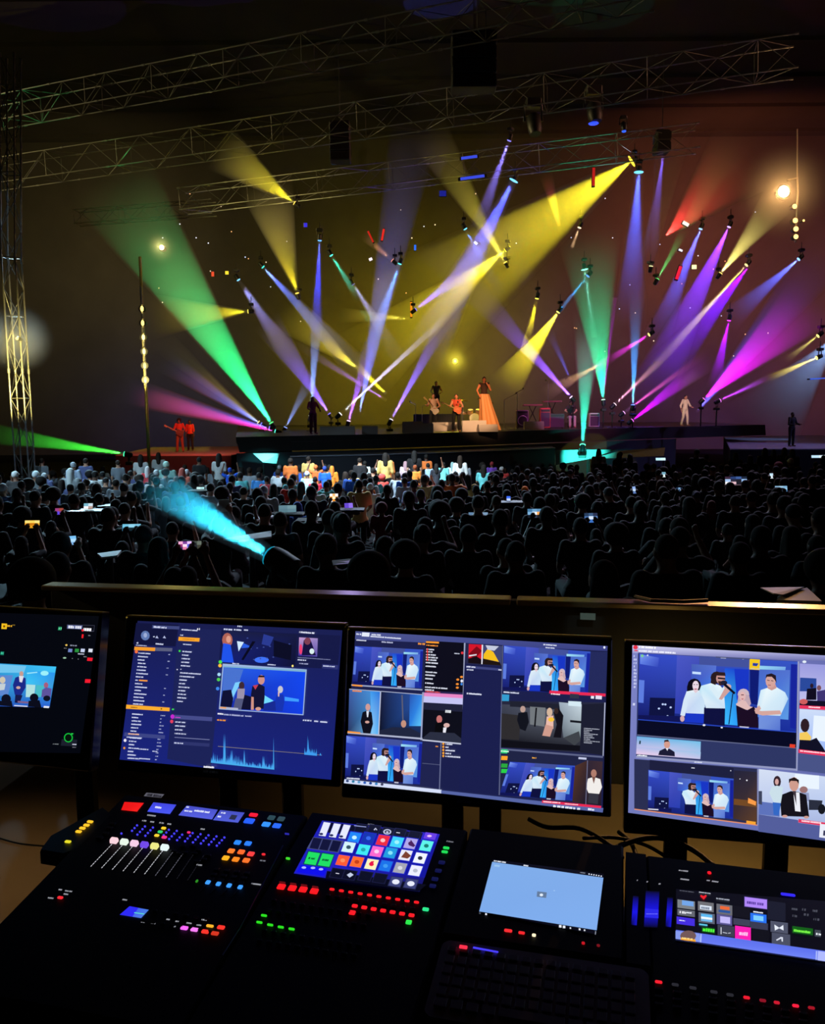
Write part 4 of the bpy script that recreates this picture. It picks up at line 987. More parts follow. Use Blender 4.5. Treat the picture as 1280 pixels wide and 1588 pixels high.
me.polygons.foreach_set('material_index', cm); me.polygons.foreach_set('use_smooth', [True] * len(cf))
o = bpy.data.objects.new('crowd', me); COL.objects.link(o)
tag(o, 'mass of small shadowed audience heads between the nearer people and the stage', 'crowd', kind='stuff')
for o in list(COL.objects):
    if o.get('group') in NAMES and NAMES[o['group']] == 1: del o['group']

# ================================================================== PERFORMERS AND GEAR
def on_stage(px, py, Y, z=SZ): 
    p = at(px, py, Y); return V((p.x, Y, z))
FACE = PI   # facing the hall
GP = pose(STAND, el=((-.30, .02, 1.16), (.28, .06, 1.17)), wr=((-.10, .2, 1.04), (.30, .26, 1.16)), hand=((-.03, .21, 1.05), (.35, .28, 1.2)), kn=((-.12, .03, .51), (.13, .02, .51)), an=((-.15, 0, .09), (.16, 0, .09)))
def guitar(label, loc, rz, m, tilt=.4):
    """local: body at the hip, neck pointing up to the player's left"""
    t = thing('electric_guitar', label, 'guitar', tuple(loc)); t.rotation_euler = (0, 0, rz)
    ORG[t.name] = V((0, 0, 0))
    ax = V((math.cos(tilt), .12, math.sin(tilt))).normalized(); c = V((-.04, .2, 1.03)); up = V((0, 1, 0)).cross(ax).normalized(); n = ax.cross(up)
    b = MB(); prof = [(-.22, .05), (-.2, .14), (-.1, .17), (0, .13), (.08, .15), (.15, .12), (.17, .04)]
    for s_ in (0,):
        b.loft([[c + ax * x + up * y + n * d for x, y in [(a, w_) for a, w_ in prof] + [(a, -w_) for a, w_ in prof[::-1]]] for d in (-.025, .025)])
    b.build('guitar_body', m, t)
    b = MB(); b.box(c + ax * .42 + n * .02, .55, .05, .025, (ax, up, n)); b.build('neck', mat('maple_neck', (.4, .25, .12), .4), t)
    b = MB(); b.box(c + ax * .75 + up * .02 + n * .02, .16, .09, .02, (ax, up, n), bev=.008); b.build('headstock', mat('maple_neck', (.4, .25, .12), .4), t)
    return t
def perf(label, loc, p, hk, skin, hairc, topc, legs, sleeve=.5, sc=1., rz=FACE):
    kk = kit(p, hk, sleeve, .0135, True)
    return person(label, loc, rz, sc, kk, skin, hairc, topc, legs)
l1 = on_stage(708, 671, 38.6); perf('guitarist in a coral vest and black trousers at the stage front', l1, GP, 'short', (205, 130, 95), (60, 35, 20), (190, 70, 45), (12, 12, 14), .1, 1.0)
guitar('coral electric guitar held by the guitarist at the stage front', l1, FACE, mat('coral_guitar', (.6, .15, .06), .3), .45)
l2 = on_stage(673, 667, 41); perf('bass player in a pale vest left of the front guitarist', l2, GP, 'short', (195, 130, 100), (40, 28, 20), (200, 160, 140), (14, 14, 16), .1, 1.05)
guitar('pale bass guitar hanging low on the bass player', l2, FACE, mat('pale_guitar', (.6, .5, .42), .3), .9)
KP = pose(STAND, el=((-.30, .08, 1.2), (.30, .08, 1.2)), wr=((-.24, .3, 1.1), (.24, .3, 1.1)), hand=((-.2, .38, 1.08), (.2, .38, 1.08)))
l3 = on_stage(677, 640, 46, 2.05); perf('drummer standing high on the riser behind the bass player', l3, KP, 'short', (190, 120, 70), (30, 20, 12), (70, 50, 24), (14, 14, 16), .3)
SP = pose(STAND, el=((-.27, .06, 1.18), (.30, .02, 1.18)), wr=((-.12, .2, 1.42), (.24, .14, .98)), hand=((-.07, .19, 1.5), (.2, .19, .93)))
l4 = V((on_stage(751, 660, 40).x, 40, SZ + .62)); sg = perf('singer in a dark top and long gold skirt holding a microphone up', l4, SP, 'short', (225, 130, 85), (70, 30, 15), (60, 32, 18), (30, 20, 14), .15, 1.12)
b = MB(); rings = []
for z, rx, ry in ((1.02, .2, .14), (.8, .24, .2), (.5, .28, .26), (.2, .34, .32), (-.2, .41, .38), (-.52, .47, .42)):
    rings.append([V((( rx * (1 + .07 * math.sin(9 * a)) * math.cos(a) - (1.02 - z) * .16), ry * (1 + .07 * math.sin(9 * a)) * math.sin(a), z)) for a in [2 * PI * i / 54 for i in range(54)]])
b.loft(rings, caps=False); ORG[sg.name] = V((0, 0, 0)); b.build('skirt', mat('gold_skirt', lin((225, 150, 90)), .6), sg, True)
m_ = thing('microphone', 'black hand microphone at the singer\'s mouth', 'microphone', tuple(l4 + V((.08, -.22, 1.66))))
c = V(m_.location); b = MB(); b.cyl(c + V((.02, 0, -.12)), c + V((-.01, 0, .02)), .016, .022); b.build('handle', BLK, m_)
b = MB(); b.ell(c + V((-.02, 0, .05)), .035, .035, .04); b.build('grille', MET, m_)
SG = pose(SEAT, el=((-.28, -.36, .84), (.30, -.30, .84)), wr=((-.1, -.12, .72), (.26, -.05, .78)), hand=((-.03, -.1, .72), (.32, -.03, .82)))
l5 = on_stage(890, 662, 45); perf('seated player in a dark tee beside the white amplifier', l5 + V((0, .4, 0)), SG, 'long', (215, 140, 120), (50, 30, 30), (60, 36, 40), (200, 190, 190), .6, 1.1)
b = MB()
t = thing('stool', 'black stool under the seated player', 'stool', tuple(l5 + V((0, .8, 0)))); c = V(t.location)
b.lathe(c + dz * .42, dz, [(0, .17), (.05, .18), (.07, .16)], 16); b.build('seat', BLK, t, True, angle=40)
for a in range(4):
    d = V((math.cos(a * PI / 2 + .8), math.sin(a * PI / 2 + .8), 0)); b = MB(); b.cyl(c + d * .2, c + d * .12 + dz * .43, .014); b.build('leg', MET, t)
WP = pose(STAND, el=((-.26, .1, 1.16), (.26, -.08, 1.15)), wr=((-.22, .3, 1.05), (.27, -.02, .9)), hand=((-.2, .38, 1.05), (.27, .02, .82)), kn=((-.1, .1, .52), (.1, -.02, .51)), an=((-.1, .12, .09), (.1, -.16, .1)))
perf('man in loose white clothes walking at the far end of the stage', on_stage(1062, 660, 47), WP, 'short', (190, 140, 120), (40, 30, 26), (235, 220, 205), (225, 210, 195), 1.4, 1.0, FACE + .5)
BP = pose(STAND, el=((-.27, .03, 1.17), (.25, .05, 1.14)), wr=((-.26, .28, 1.12), (.1, .24, 1.1)), hand=((-.24, .37, 1.14), (.04, .28, 1.12)))
mb = at(1227, 695, 41.5); perf('man in black standing on the low grey platform', V((mb.x, 41.5, .245)), BP, 'short', (70, 48, 42), (12, 10, 10), (16, 15, 20), (14, 13, 18), 1.9, .98, FACE + .35)
wp = at(280, 700, 43); perf('musician in an orange red shirt on the red lit wing platform', V((wp.x, 43, .155)), GP, 'bushy', (120, 70, 50), (20, 14, 10), (190, 60, 40), (140, 80, 50), .8, 1.0)
guitar('dark guitar of the musician on the wing platform', V((wp.x, 43, .155)), FACE, mat('dark_guitar', (.15, .06, .04), .3), .5)
wp = at(296, 700, 44.5); perf('person in a red coat behind the musician on the wing platform', V((wp.x, 44.5, .155)), STAND, 'short', (80, 45, 36), (14, 10, 8), (220, 60, 35), (20, 14, 12), 1.3, .95)
perf('person lit magenta beside the pale blue floor spotlight', on_stage(486, 672, 37), KP, 'long', (150, 60, 130), (60, 20, 60), (150, 30, 140), (90, 20, 90), .8, .95, FACE + .6)  # magenta light put into the skin, hair and clothes colours

def wedge(label, px, py, Y, w_=.75, h=.42, d=.5, rgb=(.5, .45, .42), rz=0):
    c = on_stage(px, py, Y); t = thing('wedge_monitor', label, 'speaker', tuple(c), None)
    X = V((math.cos(rz), math.sin(rz), 0)); Yv = V((-math.sin(rz), math.cos(rz), 0))
    b = MB(); P = lambda x, y, z: c + X * x + Yv * y + dz * z
    b.loft([[P(s_ * w_ / 2, y, z) for y, z in ((-d / 2, 0), (d / 2, 0), (d / 2, h * .35), (d * .1, h), (-d * .3, h))] for s_ in (-1, 1)])
    b.build('cabinet', mat('wedge_paint', rgb, .6), t)
    b = MB(); b.loft([[P(s_ * w_ * .44, y, z) for y, z in ((d / 2 - .005, h * .42), (d * .12, h * .97), (d * .12 + .02, h * .99), (d / 2 + .012, h * .44))] for s_ in (-1, 1)])
    b.build('grille', MET, t)
    return t
wedge('small pink lit wedge speaker near the lavender beam', 574, 670, 36.8, .7, .34)
wedge('rear wedge speaker left of the bass player', 640, 668, 38.5, .95, .5)
wedge('front wedge speaker left of the guitarist', 656, 671, 37.6, .95, .42, rgb=(.6, .52, .5))
wedge('wide low wedge speaker behind the guitarist', 690, 667, 40.5, 1.2, .42, rgb=(.3, .25, .2))
wedge('large pale wedge speaker right of the guitarist', 735, 670, 38.8, 1.15, .52, rgb=(.7, .62, .62))
wedge('tilted pale wedge speaker by the gold skirt', 756, 671, 38.4, .9, .34, rgb=(.75, .68, .65), rz=.2)
wedge('dark wedge speaker before the red amplifier', 828, 664, 42.5, 1.0, .4, rgb=(.06, .05, .06))
wedge('long black wedge speaker near the pale blue floor spotlight', 524, 672, 35.9, 1.5, .36, rgb=(.02, .02, .02))
def amp(label, px, py, Y, w_, h, rgb, ring=None, name='amplifier', cat='amplifier', z=SZ):
    c = on_stage(px, py, Y, z); t = thing(name, label, cat, tuple(c))
    b = MB(); b.box(c + dz * (h / 2 + .03), w_, .45, h, bev=.03); b.build('cabinet', mat('amp_cover_%d%d' % (rgb[0] * 100, rgb[2] * 100), rgb, .6), t)
    b = MB(); b.box(c + V((0, -.235, h * .42 + .03)), w_ * .86, .02, h * .7); b.build('grille_cloth', mat('amp_cloth', tuple(a * .6 for a in rgb), .8), t)
    b = MB(); b.box(c + V((0, -.24, h * .9)), w_ * .86, .02, h * .12); b.build('control_strip', MET, t)
    if ring:
        b = MB(); o = c + V((0, -.26, h * .45)); b.tube([o + V((ring * math.cos(a), 0, ring * math.sin(a))) for a in [2 * PI * i / 24 for i in range(25)]], .02, 6); b.build('ring', mat('violet_ring', (.6, .4, .7), .4), t)
    for s_ in (-1, 1):
        b = MB(); b.cyl(c + V((s_ * w_ * .4, 0, 0)), c + V((s_ * w_ * .4, 0, .04)), .03); b.build('foot', BLK, t)
    return t
amp('speaker cabinet with a violet ring on its front', 810, 657, 44.5, .62, .95, (.12, .06, .14), .25)
amp('red amplifier cabinet right of the ringed cabinet', 845, 660, 44, .55, 1.05, (.55, .07, .07))
amp('open black road case standing right of the red amplifier', 863, 661, 44.2, .8, .75, (.05, .05, .05), name='road_case', cat='case')
amp('white amplifier standing right of the seated player', 921, 660, 46, .55, .75, (.7, .66, .7))
def table(label, px, py, Y, w_, h):
    c = on_stage(px, py, Y); t = thing('keyboard_stand', label, 'keyboard', tuple(c))
    b = MB(); b.box(c + dz * h, w_, .35, .09, bev=.02); b.build('keyboard', mat('red_lit_keyboard', (.3, .08, .1), .5), t)  # keyboard body in dark red
    for s_ in (-1, 1):
        b = MB(); b.tube([c + V((s_ * w_ * .35, 0, 0)), c + V((-s_ * w_ * .2, 0, h))], .025, 6); b.build('leg', MET, t)
    return t
table('keyboard on a cross stand above the ringed cabinet', 826, 660, 46.5, 1.1, 1.25)
table('second keyboard on a cross stand above the red amplifier', 856, 659, 47.5, 1.1, 1.45)
def micstand(label, px, py, Y, h, boom=.5, z=SZ):
    c = on_stage(px, py, Y, z); t = thing('microphone_stand', label, 'microphone stand', tuple(c))
    b = MB(); b.lathe(c, dz, [(0, .16), (.02, .16), (.03, .014), (h, .014)], 10); b.build('pole', STEEL, t)
    b = MB(); b.tube([c + dz * h, c + V((boom, -.05, h + abs(boom) * .5))], .012, 6); b.build('boom', STEEL, t)
    b = MB(); b.ell(c + V((boom, -.05, h + abs(boom) * .5 + .03)), .035, .035, .05); b.build('microphone', BLK, t)
    return t
for lb, px, Y, h, bm_ in (('microphone stand at the front guitarist', 717, 38.2, 1.25, -.2), ('tall microphone stand right of the singer', 802, 43, 1.9, .3), ('tallest microphone stand above the red amplifier', 850, 46, 2.5, -.15),
                          ('microphone stand left of the bass player', 655, 42, 1.2, .3), ('microphone stand behind the wedges left of the bass player', 645, 44, 1.3, -.3), ('microphone stand left of the ringed cabinet', 782, 42, 1.5, .6)):
    micstand(lb, px, 660, Y, h, bm_)
# drum kit on its riser
c = on_stage(735, 655, 45.5); rt = thing('drum_riser', 'low black riser carrying the drum kit', 'platform', tuple(c))
b = MB(); b.box(c + V((-2.2, .9, .4)), 2.2, 2.4, .8, bev=.02); b.build('riser_block', FABRIC, rt)
b = MB(); b.box(c + V((0, 0, .125)), 2.6, 2.2, .25, bev=.02); b.build('riser_deck', FABRIC, rt)
dk = thing('drum_kit', 'drum kit glinting between the guitarist and the singer', 'drum kit', tuple(c + dz * .25)); c = c + dz * .25
shell = mat('drum_shell', (.5, .3, .16), .3, .3); skinm = mat('drum_head', (.75, .7, .62), .5)
def drum(n, o, ax, r, L):
    b = MB(); b.lathe(o, ax, [(0, r * .97), (.01, r), (L - .01, r), (L, r * .97)], 24); d = b.build(n, shell, dk, True, angle=40)
    b = MB(); b.lathe(V(o) + V(ax).normalized() * -.004, ax, [(0, r * .93), (.003, r * .94)], 24); b.build('drum_head', skinm, d, True, angle=40)
    b = MB(); b.lathe(V(o) + V(ax).normalized() * .012, ax, [(0, r * 1.01), (0.0, r * 1.04), (.025, r * 1.04), (.025, r * 1.01)], 24, caps=False); b.build('hoop', STEEL, d)
drum('bass_drum', c + V((0, -.6, .3)), (0, 1, 0), .29, .42)
for x, z in ((-.22, .78), (.22, .78)): drum('tom_drum', c + V((x, -.45, z)), (0, .35, -1), .15, .24)
drum('floor_tom', c + V((.62, -.2, .58)), (0, 0, -1), .2, .42); drum('snare_drum', c + V((-.55, -.1, .66)), (0, 0, -1), .18, .14)
for x, y, z in ((-.85, -.2, 1.05), (.85, -.1, 1.15), (-.55, .35, 1.3), (.45, .4, 1.35)):
    b = MB(); b.lathe(c + V((x, y, z)), (.1, -.25, 1), [(-.02, .24), (-.016, .24), (.0, .09), (.018, .035), (.022, .01)], 24); cy_ = b.build('cymbal', mat('brass', (.7, .5, .2), .3, 1), dk, True, angle=60)
    b = MB(); b.cyl(c + V((x, y, 0)), c + V((x, y, z)), .012, seg=6); b.build('cymbal_stand', STEEL, cy_)

# ================================================================== MIXING POSITION
def frame(yaw, tilt):
    """axes of a panel turned by yaw to the viewer; tilt from level: u right, v up the panel, n out of its face"""
    a, t = math.radians(yaw), math.radians(tilt)
    u = V((math.cos(a), -math.sin(a), 0)); k = V((math.sin(a), math.cos(a), 0))
    v = k * math.cos(t) + dz * math.sin(t)
    return u, v, u.cross(v)
# --- barrier with its brass-coloured ledge ------------------------------------
zb = 1.41
B0, B1 = hit(72, 905, V((0, 0, zb)), dz), hit(1300, 942, V((0, 0, zb)), dz)
bd = (B1 - B0).normalized(); bn = bd.cross(dz); bL = (B1 - B0).length
bar = thing('barrier', 'long black barrier in front of the desk with a shiny brass-coloured ledge', 'barrier', tuple(((B0 + B1) / 2).xy) + (.6,))
b = MB(); b.box((B0 + bd * (bL / 2 + .4) + V((0, 0, -.02 - (zb - .62) / 2))) + bn * -.05, bL + .8, .05, zb - .62, (bd, -bn, dz), bev=.005); b.build('panel', mat('black_panel', (.012, .013, .018), .55, noise=.2, nscale=6), bar)
gap = (hit(797, 919, B0, bn) - B0).dot(bd)
RAILM = mat('brass_ledge', (.42, .33, .22), .28, .9, noise=.15, nscale=5)
for a0, a1 in ((0, gap - .012), (gap + .014, bL + .8)):
    b = MB(); b.box(B0 + bd * ((a0 + a1) / 2) + dz * -.012 + bn * .0, a1 - a0, .09, .024, (bd, -bn, dz), bev=.004); b.build('ledge', RAILM, bar, True, angle=30)
b = MB(); b.tube([hit(985, 925, V((0, 0, zb + .012)), dz), hit(1010, 931, V((0, 0, zb + .01)), dz), hit(1060, 933, V((0, 0, zb + .01)), dz), hit(1098, 931, V((0, 0, zb + .012)), dz)], .008, 6)
tag(b.build('cable_loop', BLK, loc=tuple(hit(1040, 931, V((0, 0, zb)), dz))), 'black cable lying on the brass ledge behind the middle monitor', 'cable')
k_ = hit(912, 956, B0 - bn * .0 + V((0, -.03, 0)), bn)
t = thing('paper_card', 'small pale card stuck on the black barrier above the middle monitor', 'card', tuple(k_)); 
b = MB(); b.box(k_ + bn * .0, .062, .003, .028, (bd, -bn, dz)); b.build('card', mat('pale_card', (.5, .62, .62), .6), t); lamp('SPOT', k_ + bn * .0 + V((0, -.9, .7)), k_, 5, (.7, 1, .95), 8, .3, .02)

# --- monitors -------------------------------------------------------------------
class Screen:
    def __init__(s, P0, yaw, tilt):
        a, t = math.radians(yaw), math.radians(tilt)
        s.u = V((math.cos(a), -math.sin(a), 0)); k = V((math.sin(a), math.cos(a), 0))
        s.v = k * math.sin(t) + dz * math.cos(t); s.n = s.u.cross(s.v)
        s.P0 = V(P0); s.mb = MB(); s.L = 0
    def pt(s, x, y): return hit(x, y, s.P0, s.n) + s.n * (.0004 + .00003 * s.L)
    def quad(s, corners):
        """unit square of the lit area -> picture points"""
        s.h = hom(((0, 0), (1, 0), (1, 1), (0, 1)), corners)
    def poly(s, pts, rgb, M=None, clip=None):
        s.L += 1
        P = [(M(*p) if M else p) for p in pts]
        c = [lin(q) for q in rgb] if isinstance(rgb, list) else lin(rgb)
        s.mb.face([s.pt(*p) for p in P][::-1], 0, c[::-1] if isinstance(c, list) else c)
    def rect(s, u0, v0, u1, v1, rgb, M=None):
        M = M or s.h
        s.poly([(u0, v0), (u1, v0), (u1, v1), (u0, v1)], rgb, M)
    def ell(s, cx, cy_, rx, ry, rgb, M=None, n=12):
        s.poly([(cx + rx * math.cos(2 * PI * i / n), cy_ + ry * math.sin(2 * PI * i / n)) for i in range(n)], rgb, M or s.h)
    def text(s, u, v, w_, h, rgb, M=None, rr=random.Random(3)):
        """a run of small illegible marks, as the writing on the screen reads at this size"""
        x = u; s.L += 1; M = M or s.h; c = lin(rgb)
        while x < u + w_:
            q = h * rr.uniform(.3, .95); y = v + (0 if rr.random() < .7 else h * .15)
            s.mb.face([s.pt(*M(*p)) for p in ((x, y), (x + q, y), (x + q, v + h), (x, v + h))][::-1], 0, c)
            x += q + h * (.12 if rr.random() < .85 else .5)
    def build(s, parent, name='screen', sample=True): return s.mb.build(name, screen_mat(sample), parent)

def monitor(label, S, corners, bez=(.012, .014, .012, .022), thick=.035, posts=(.5,), mark=None, gold=None):
    """housing round the lit area; corners in picture points"""
    cs = [hit(x, y, S.P0, S.n) - S.P0 for x, y in corners]
    us = [c.dot(S.u) for c in cs]; vv = [c.dot(S.v) for c in cs]
    u0, u1 = (us[0] + us[3]) / 2 - bez[0], (us[1] + us[2]) / 2 + bez[1]; v1, v0 = (vv[0] + vv[1]) / 2 + bez[2], (vv[2] + vv[3]) / 2 - bez[3]
    u0 = min(u0, min(us) - .006); u1 = max(u1, max(us) + .006); v1 = max(v1, max(vv) + .006); v0 = min(v0, min(vv) - .008)
    c = S.P0 + S.u * ((u0 + u1) / 2) + S.v * ((v0 + v1) / 2)
    ax = (S.u, S.v, S.n)
    t = thing('monitor', label, 'monitor', tuple(c - S.v * (v1 - v0) / 2))
    b = MB(); b.box(c - S.n * thick / 2, u1 - u0, v1 - v0, thick, ax, bev=.003); b.build('housing', BLKG, t)
    b = MB(); b.box(c - S.n * (thick + .025), (u1 - u0) * .5, (v1 - v0) * .5, .05, ax, bev=.015); b.build('rear_cover', BLK, t)
    b = MB(); b.box(S.P0 + S.u * ((u0 + u1) / 2) + S.v * (v1 + .0012) - S.n * thick * .5, (u1 - u0) * .995, .003, thick * .8, ax); b.build('top_edge', mat('gold_lit_edge', (.62, .46, .16), .35, .8), t)  # gold strip: yellow light on the bezel edge put into its colour
    if mark:
        b = MB(); rr = random.Random(2); x = 0.
        while x < mark[2]:
            q = rr.uniform(.003, .006); b.box(hit(*mark[:2], S.P0, S.n) + S.u * (x - mark[2] / 2) + S.n * .0006, q, .005, .0008, ax); x += q + .0015
        b.build('maker_lettering', mat('grey_print', (.10, .10, .11), .5), t)
    # post and foot down to the equipment rail
    for f in posts:
        p = S.P0 + S.u * (u0 + (u1 - u0) * f) + S.v * (v0 + (v1 - v0) * .45) - S.n * (thick + .055)
        r_ = V((p.x, p.y, RAIL_Z))
        b = MB(); b.box((p + r_) / 2, .05, .03, p.z - r_.z, (S.u, S.u.cross(dz) * -1, dz), bev=.006); b.build('post', MET, t)
        for sx in (-1, 1):
            b = MB(); b.tube([V((p.x, p.y - .01, v0 * 0 + RAIL_Z + .22)) + S.u * sx * .01, V((p.x, p.y - .02, RAIL_Z + .015)) + S.u * sx * .11], .011, 6); b.build('strut', MET, t)
    return t
RAIL_Z = .82
def T(ox, oy, s): return zm(ox, oy, s)

def pic4(S, dst, woman=True, small=False):
    """the broadcast picture: four singers in pale shirts before a blue set"""
    M = hom(((190, 200), (1115, 245), (1105, 655), (187, 585)), dst)
    P = lambda pts, c: S.poly(pts, c, M)
    P([(190, 200), (1115, 245), (1105, 655), (187, 585)], [(50, 70, 190), (52, 82, 190), (24, 44, 150), (18, 24, 100)])
    P([(410, 210), (540, 217), (520, 560), (400, 550)], [(72, 84, 190), (66, 78, 180), (40, 60, 170), (46, 60, 170)])
    P([(540, 215), (860, 232), (855, 282), (540, 270)], (64, 78, 150))
    P([(495, 262), (640, 270), (630, 400), (495, 385)], [(70, 95, 175), (84, 110, 200), (60, 120, 220), (52, 80, 190)])
    P([(690, 285), (790, 290), (770, 620), (660, 610)], [(30, 80, 210), (24, 60, 190), (40, 150, 240), (60, 190, 250)])
    P([(745, 290), (830, 292), (825, 480), (760, 470)], (24, 52, 190))
    P([(835, 285), (890, 288), (880, 500), (838, 490)], (14, 26, 110))
    P([(890, 290), (1070, 295), (1060, 585), (880, 570)], [(70, 100, 190), (80, 110, 200), (90, 150, 220), (60, 120, 220)])
    P([(842, 268), (1045, 276), (1042, 296), (842, 290)], [(150, 215, 235), (120, 170, 225), (110, 160, 220), (150, 215, 235)])
    P([(1075, 260), (1113, 262), (1105, 640), (1070, 630)], (22, 34, 150))
    P([(195, 205), (305, 225), (300, 280), (195, 262)], [(120, 150, 230), (70, 90, 200), (50, 70, 180), (90, 120, 220)])
    P([(190, 355), (222, 358), (218, 490), (188, 487)], (90, 120, 215))
    P([(255, 458), (402, 462), (398, 585), (250, 575)], (14, 18, 62))
    for x, y in ((345, 498), (308, 522), (376, 515), (358, 566), (330, 497)): S.ell(x, y, 7, 6, (190, 210, 255), M, 6)
    P([(187, 560), (430, 565), (430, 600), (187, 585)], (16, 20, 80))
    P([(500, 305), (550, 309), (550, 323), (500, 319)], (190, 215, 250))
    W_, skn = (216, 232, 240), (205, 160, 160)
    if woman:
        S.ell(512, 388, 40, 42, (12, 10, 24), M); P([(470, 390), (556, 390), (560, 420), (470, 425)], (12, 10, 24))
        S.ell(520, 388, 19, 29, (226, 208, 222), M); P([(511, 405), (529, 405), (526, 411), (514, 411)], (170, 60, 90))
        P([(508, 380), (516, 380), (516, 384), (508, 384)], (30, 20, 40)); P([(524, 380), (532, 380), (532, 384), (524, 384)], (30, 20, 40))
        P([(505, 412), (535, 412), (530, 440), (510, 440)], (220, 195, 205))
        P([(466, 422), (505, 414), (520, 432), (538, 414), (575, 430), (574, 552), (465, 548), (458, 480)], [W_, (230, 240, 245), (205, 220, 235), W_, (190, 215, 235), (200, 220, 238), (190, 205, 235), W_])
        P([(468, 420), (450, 470), (432, 560), (458, 566), (474, 500)], (206, 222, 238)); S.ell(444, 580, 13, 18, (205, 165, 170), M)
        P([(465, 548), (572, 552), (568, 606), (455, 600)], (24, 52, 190))
    P([(570, 515), (692, 518), (690, 622), (568, 608)], (14, 16, 60))
    P([(552, 388), (612, 372), (660, 385), (684, 412), (692, 520), (580, 518), (568, 470), (540, 420)], [(190, 225, 240), (228, 240, 244), (225, 238, 242), (216, 232, 240), (196, 215, 235), (206, 222, 236), (214, 230, 240), (180, 215, 235)])
    S.ell(642, 340, 36, 36, (40, 26, 30), M); P([(612, 330), (640, 330), (636, 384), (606, 372)], (40, 26, 30)); S.ell(665, 345, 27, 34, (190, 140, 135), M)
    P([(650, 360), (690, 362), (684, 384), (655, 386)], (60, 36, 36)); P([(648, 338), (692, 343), (692, 352), (648, 347)], (20, 14, 26)); P([(630, 306), (690, 310), (694, 330), (640, 328)], (44, 28, 30))
    P([(600, 400), (650, 470), (700, 400), (722, 396), (716, 380), (690, 384), (650, 430), (625, 385)], (210, 228, 238)); P([(690, 400), (722, 392), (728, 408), (672, 470), (655, 466)], (200, 155, 150))
    S.ell(705, 392, 22, 15, (205, 165, 160), M); S.ell(684, 370, 20, 14, (30, 30, 50), M); P([(690, 372), (752, 428), (744, 438), (682, 385)], (14, 14, 30))
    P([(733, 432), (739, 432), (717, 612), (711, 612)], (10, 14, 50))
    S.ell(798, 438, 34, 34, (196, 176, 186), M); P([(768, 440), (762, 500), (785, 520), (830, 515), (842, 490), (830, 440)], (186, 160, 170)); S.ell(792, 448, 19, 28, (215, 175, 175), M)
    P([(784, 438), (800, 438), (800, 443), (784, 443)], (90, 50, 60)); P([(786, 462), (798, 462), (797, 467), (788, 467)], (170, 80, 90))
    P([(780, 475), (810, 475), (830, 505), (880, 520), (880, 535), (760, 520), (755, 492)], (216, 180, 178))
    P([(755, 500), (780, 512), (820, 530), (858, 508), (880, 545), (888, 632), (765, 625)], (26, 12, 34))
    P([(775, 622), (830, 626), (828, 638), (778, 634)], (190, 190, 210))
    P([(888, 555), (1012, 556), (1012, 648), (886, 640)], [(110, 140, 215), (100, 130, 210), (80, 110, 200), (110, 140, 210)])
    P([(898, 412), (940, 398), (985, 392), (1040, 425), (1058, 462), (1022, 540), (1012, 562), (890, 556), (878, 505)], [(200, 225, 240), (228, 240, 244), (225, 238, 242), (200, 225, 240), (170, 205, 235), (196, 218, 236), (190, 215, 235), (206, 225, 238), (200, 220, 236)])
    P([(936, 380), (985, 380), (990, 400), (962, 414), (938, 402)], (196, 146, 140)); S.ell(956, 358, 30, 42, (206, 158, 150), M); P([(926, 345), (930, 322), (960, 314), (986, 326), (990, 372), (980, 352), (962, 334), (935, 334)], (36, 24, 34))
    P([(935, 352), (950, 354), (950, 358), (935, 356)], (50, 30, 40)); P([(958, 355), (972, 357), (972, 361), (958, 359)], (50, 30, 40)); P([(940, 380), (958, 382), (956, 386), (941, 384)], (150, 70, 80))
    P([(862, 528), (905, 534), (1010, 530), (1020, 552), (910, 560), (868, 548)], (206, 160, 152)); P([(862, 528), (890, 500), (900, 520), (880, 545)], (206, 160, 152))

# ---- monitor A: browser with lists, two pictures and an audio graph
YW, TL = 10, 12
def mplane(px, py, Y): return at(px, py, Y)
S1 = Screen(mplane(214, 963, 1.95), YW, TL); z = zm(160, 930, .3125)
cA = [z(172, 105), z(1188, 152), z(1132, 893), z(82, 793)]; S1.quad(cA)
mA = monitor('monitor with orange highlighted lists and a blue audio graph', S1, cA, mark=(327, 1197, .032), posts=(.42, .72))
S1.poly([(172, 105), (1188, 152), (1132, 893), (82, 793)], [(24, 28, 76), (24, 29, 78), (22, 32, 118), (24, 34, 118)], z)
rr = random.Random(8)
S1.poly([(375, 140), (600, 150), (535, 835), (318, 790)], (27, 33, 84), z)
S1.poly([(165, 115), (375, 125), (360, 232), (150, 222)], (17, 20, 58), z)
S1.poly([(588, 150), (1180, 178), (1165, 345), (575, 315)], (20, 24, 68), z)
S1.ell(210, 178, 22, 24, (92, 116, 170), z); S1.ell(210, 176, 9, 12, (150, 165, 205), z)
def tx(S, x, y, w_, h, c=(205, 212, 240), sl=.07, M=None):
    m = M or z
    S.text(0, 0, w_, h, c, lambda a, b_: m(x + a - b_ * .12, y + b_ + a * sl))
S1.poly([(245, 126), (380, 132), (378, 148), (243, 142)], (60, 68, 120), z); tx(S1, 252, 130, 62, 9)
tx(S1, 390, 145, 75, 6); tx(S1, 468, 140, 12, 10, (240, 240, 250)); tx(S1, 668, 128, 20, 7); tx(S1, 600, 142, 10, 8); tx(S1, 612, 143, 28, 8); tx(S1, 650, 145, 36, 7); tx(S1, 700, 147, 20, 6)
for x in (268, 305): S1.poly([(x, 178), (x + 8, 192), (x - 8, 190)], (170, 178, 215), z)
tx(S1, 262, 215, 36, 7); tx(S1, 168, 210, 8, 8); tx(S1, 250, 180, 6, 6); tx(S1, 165, 223, 52, 4)
S1.poly([(157, 233), (345, 240), (343, 257), (155, 250)], (86, 90, 120), z); S1.poly([(157, 233), (260, 238), (258, 255), (155, 250)], (236, 150, 40), z)
S1.ell(166, 258, 8, 8, (240, 110, 60), z)
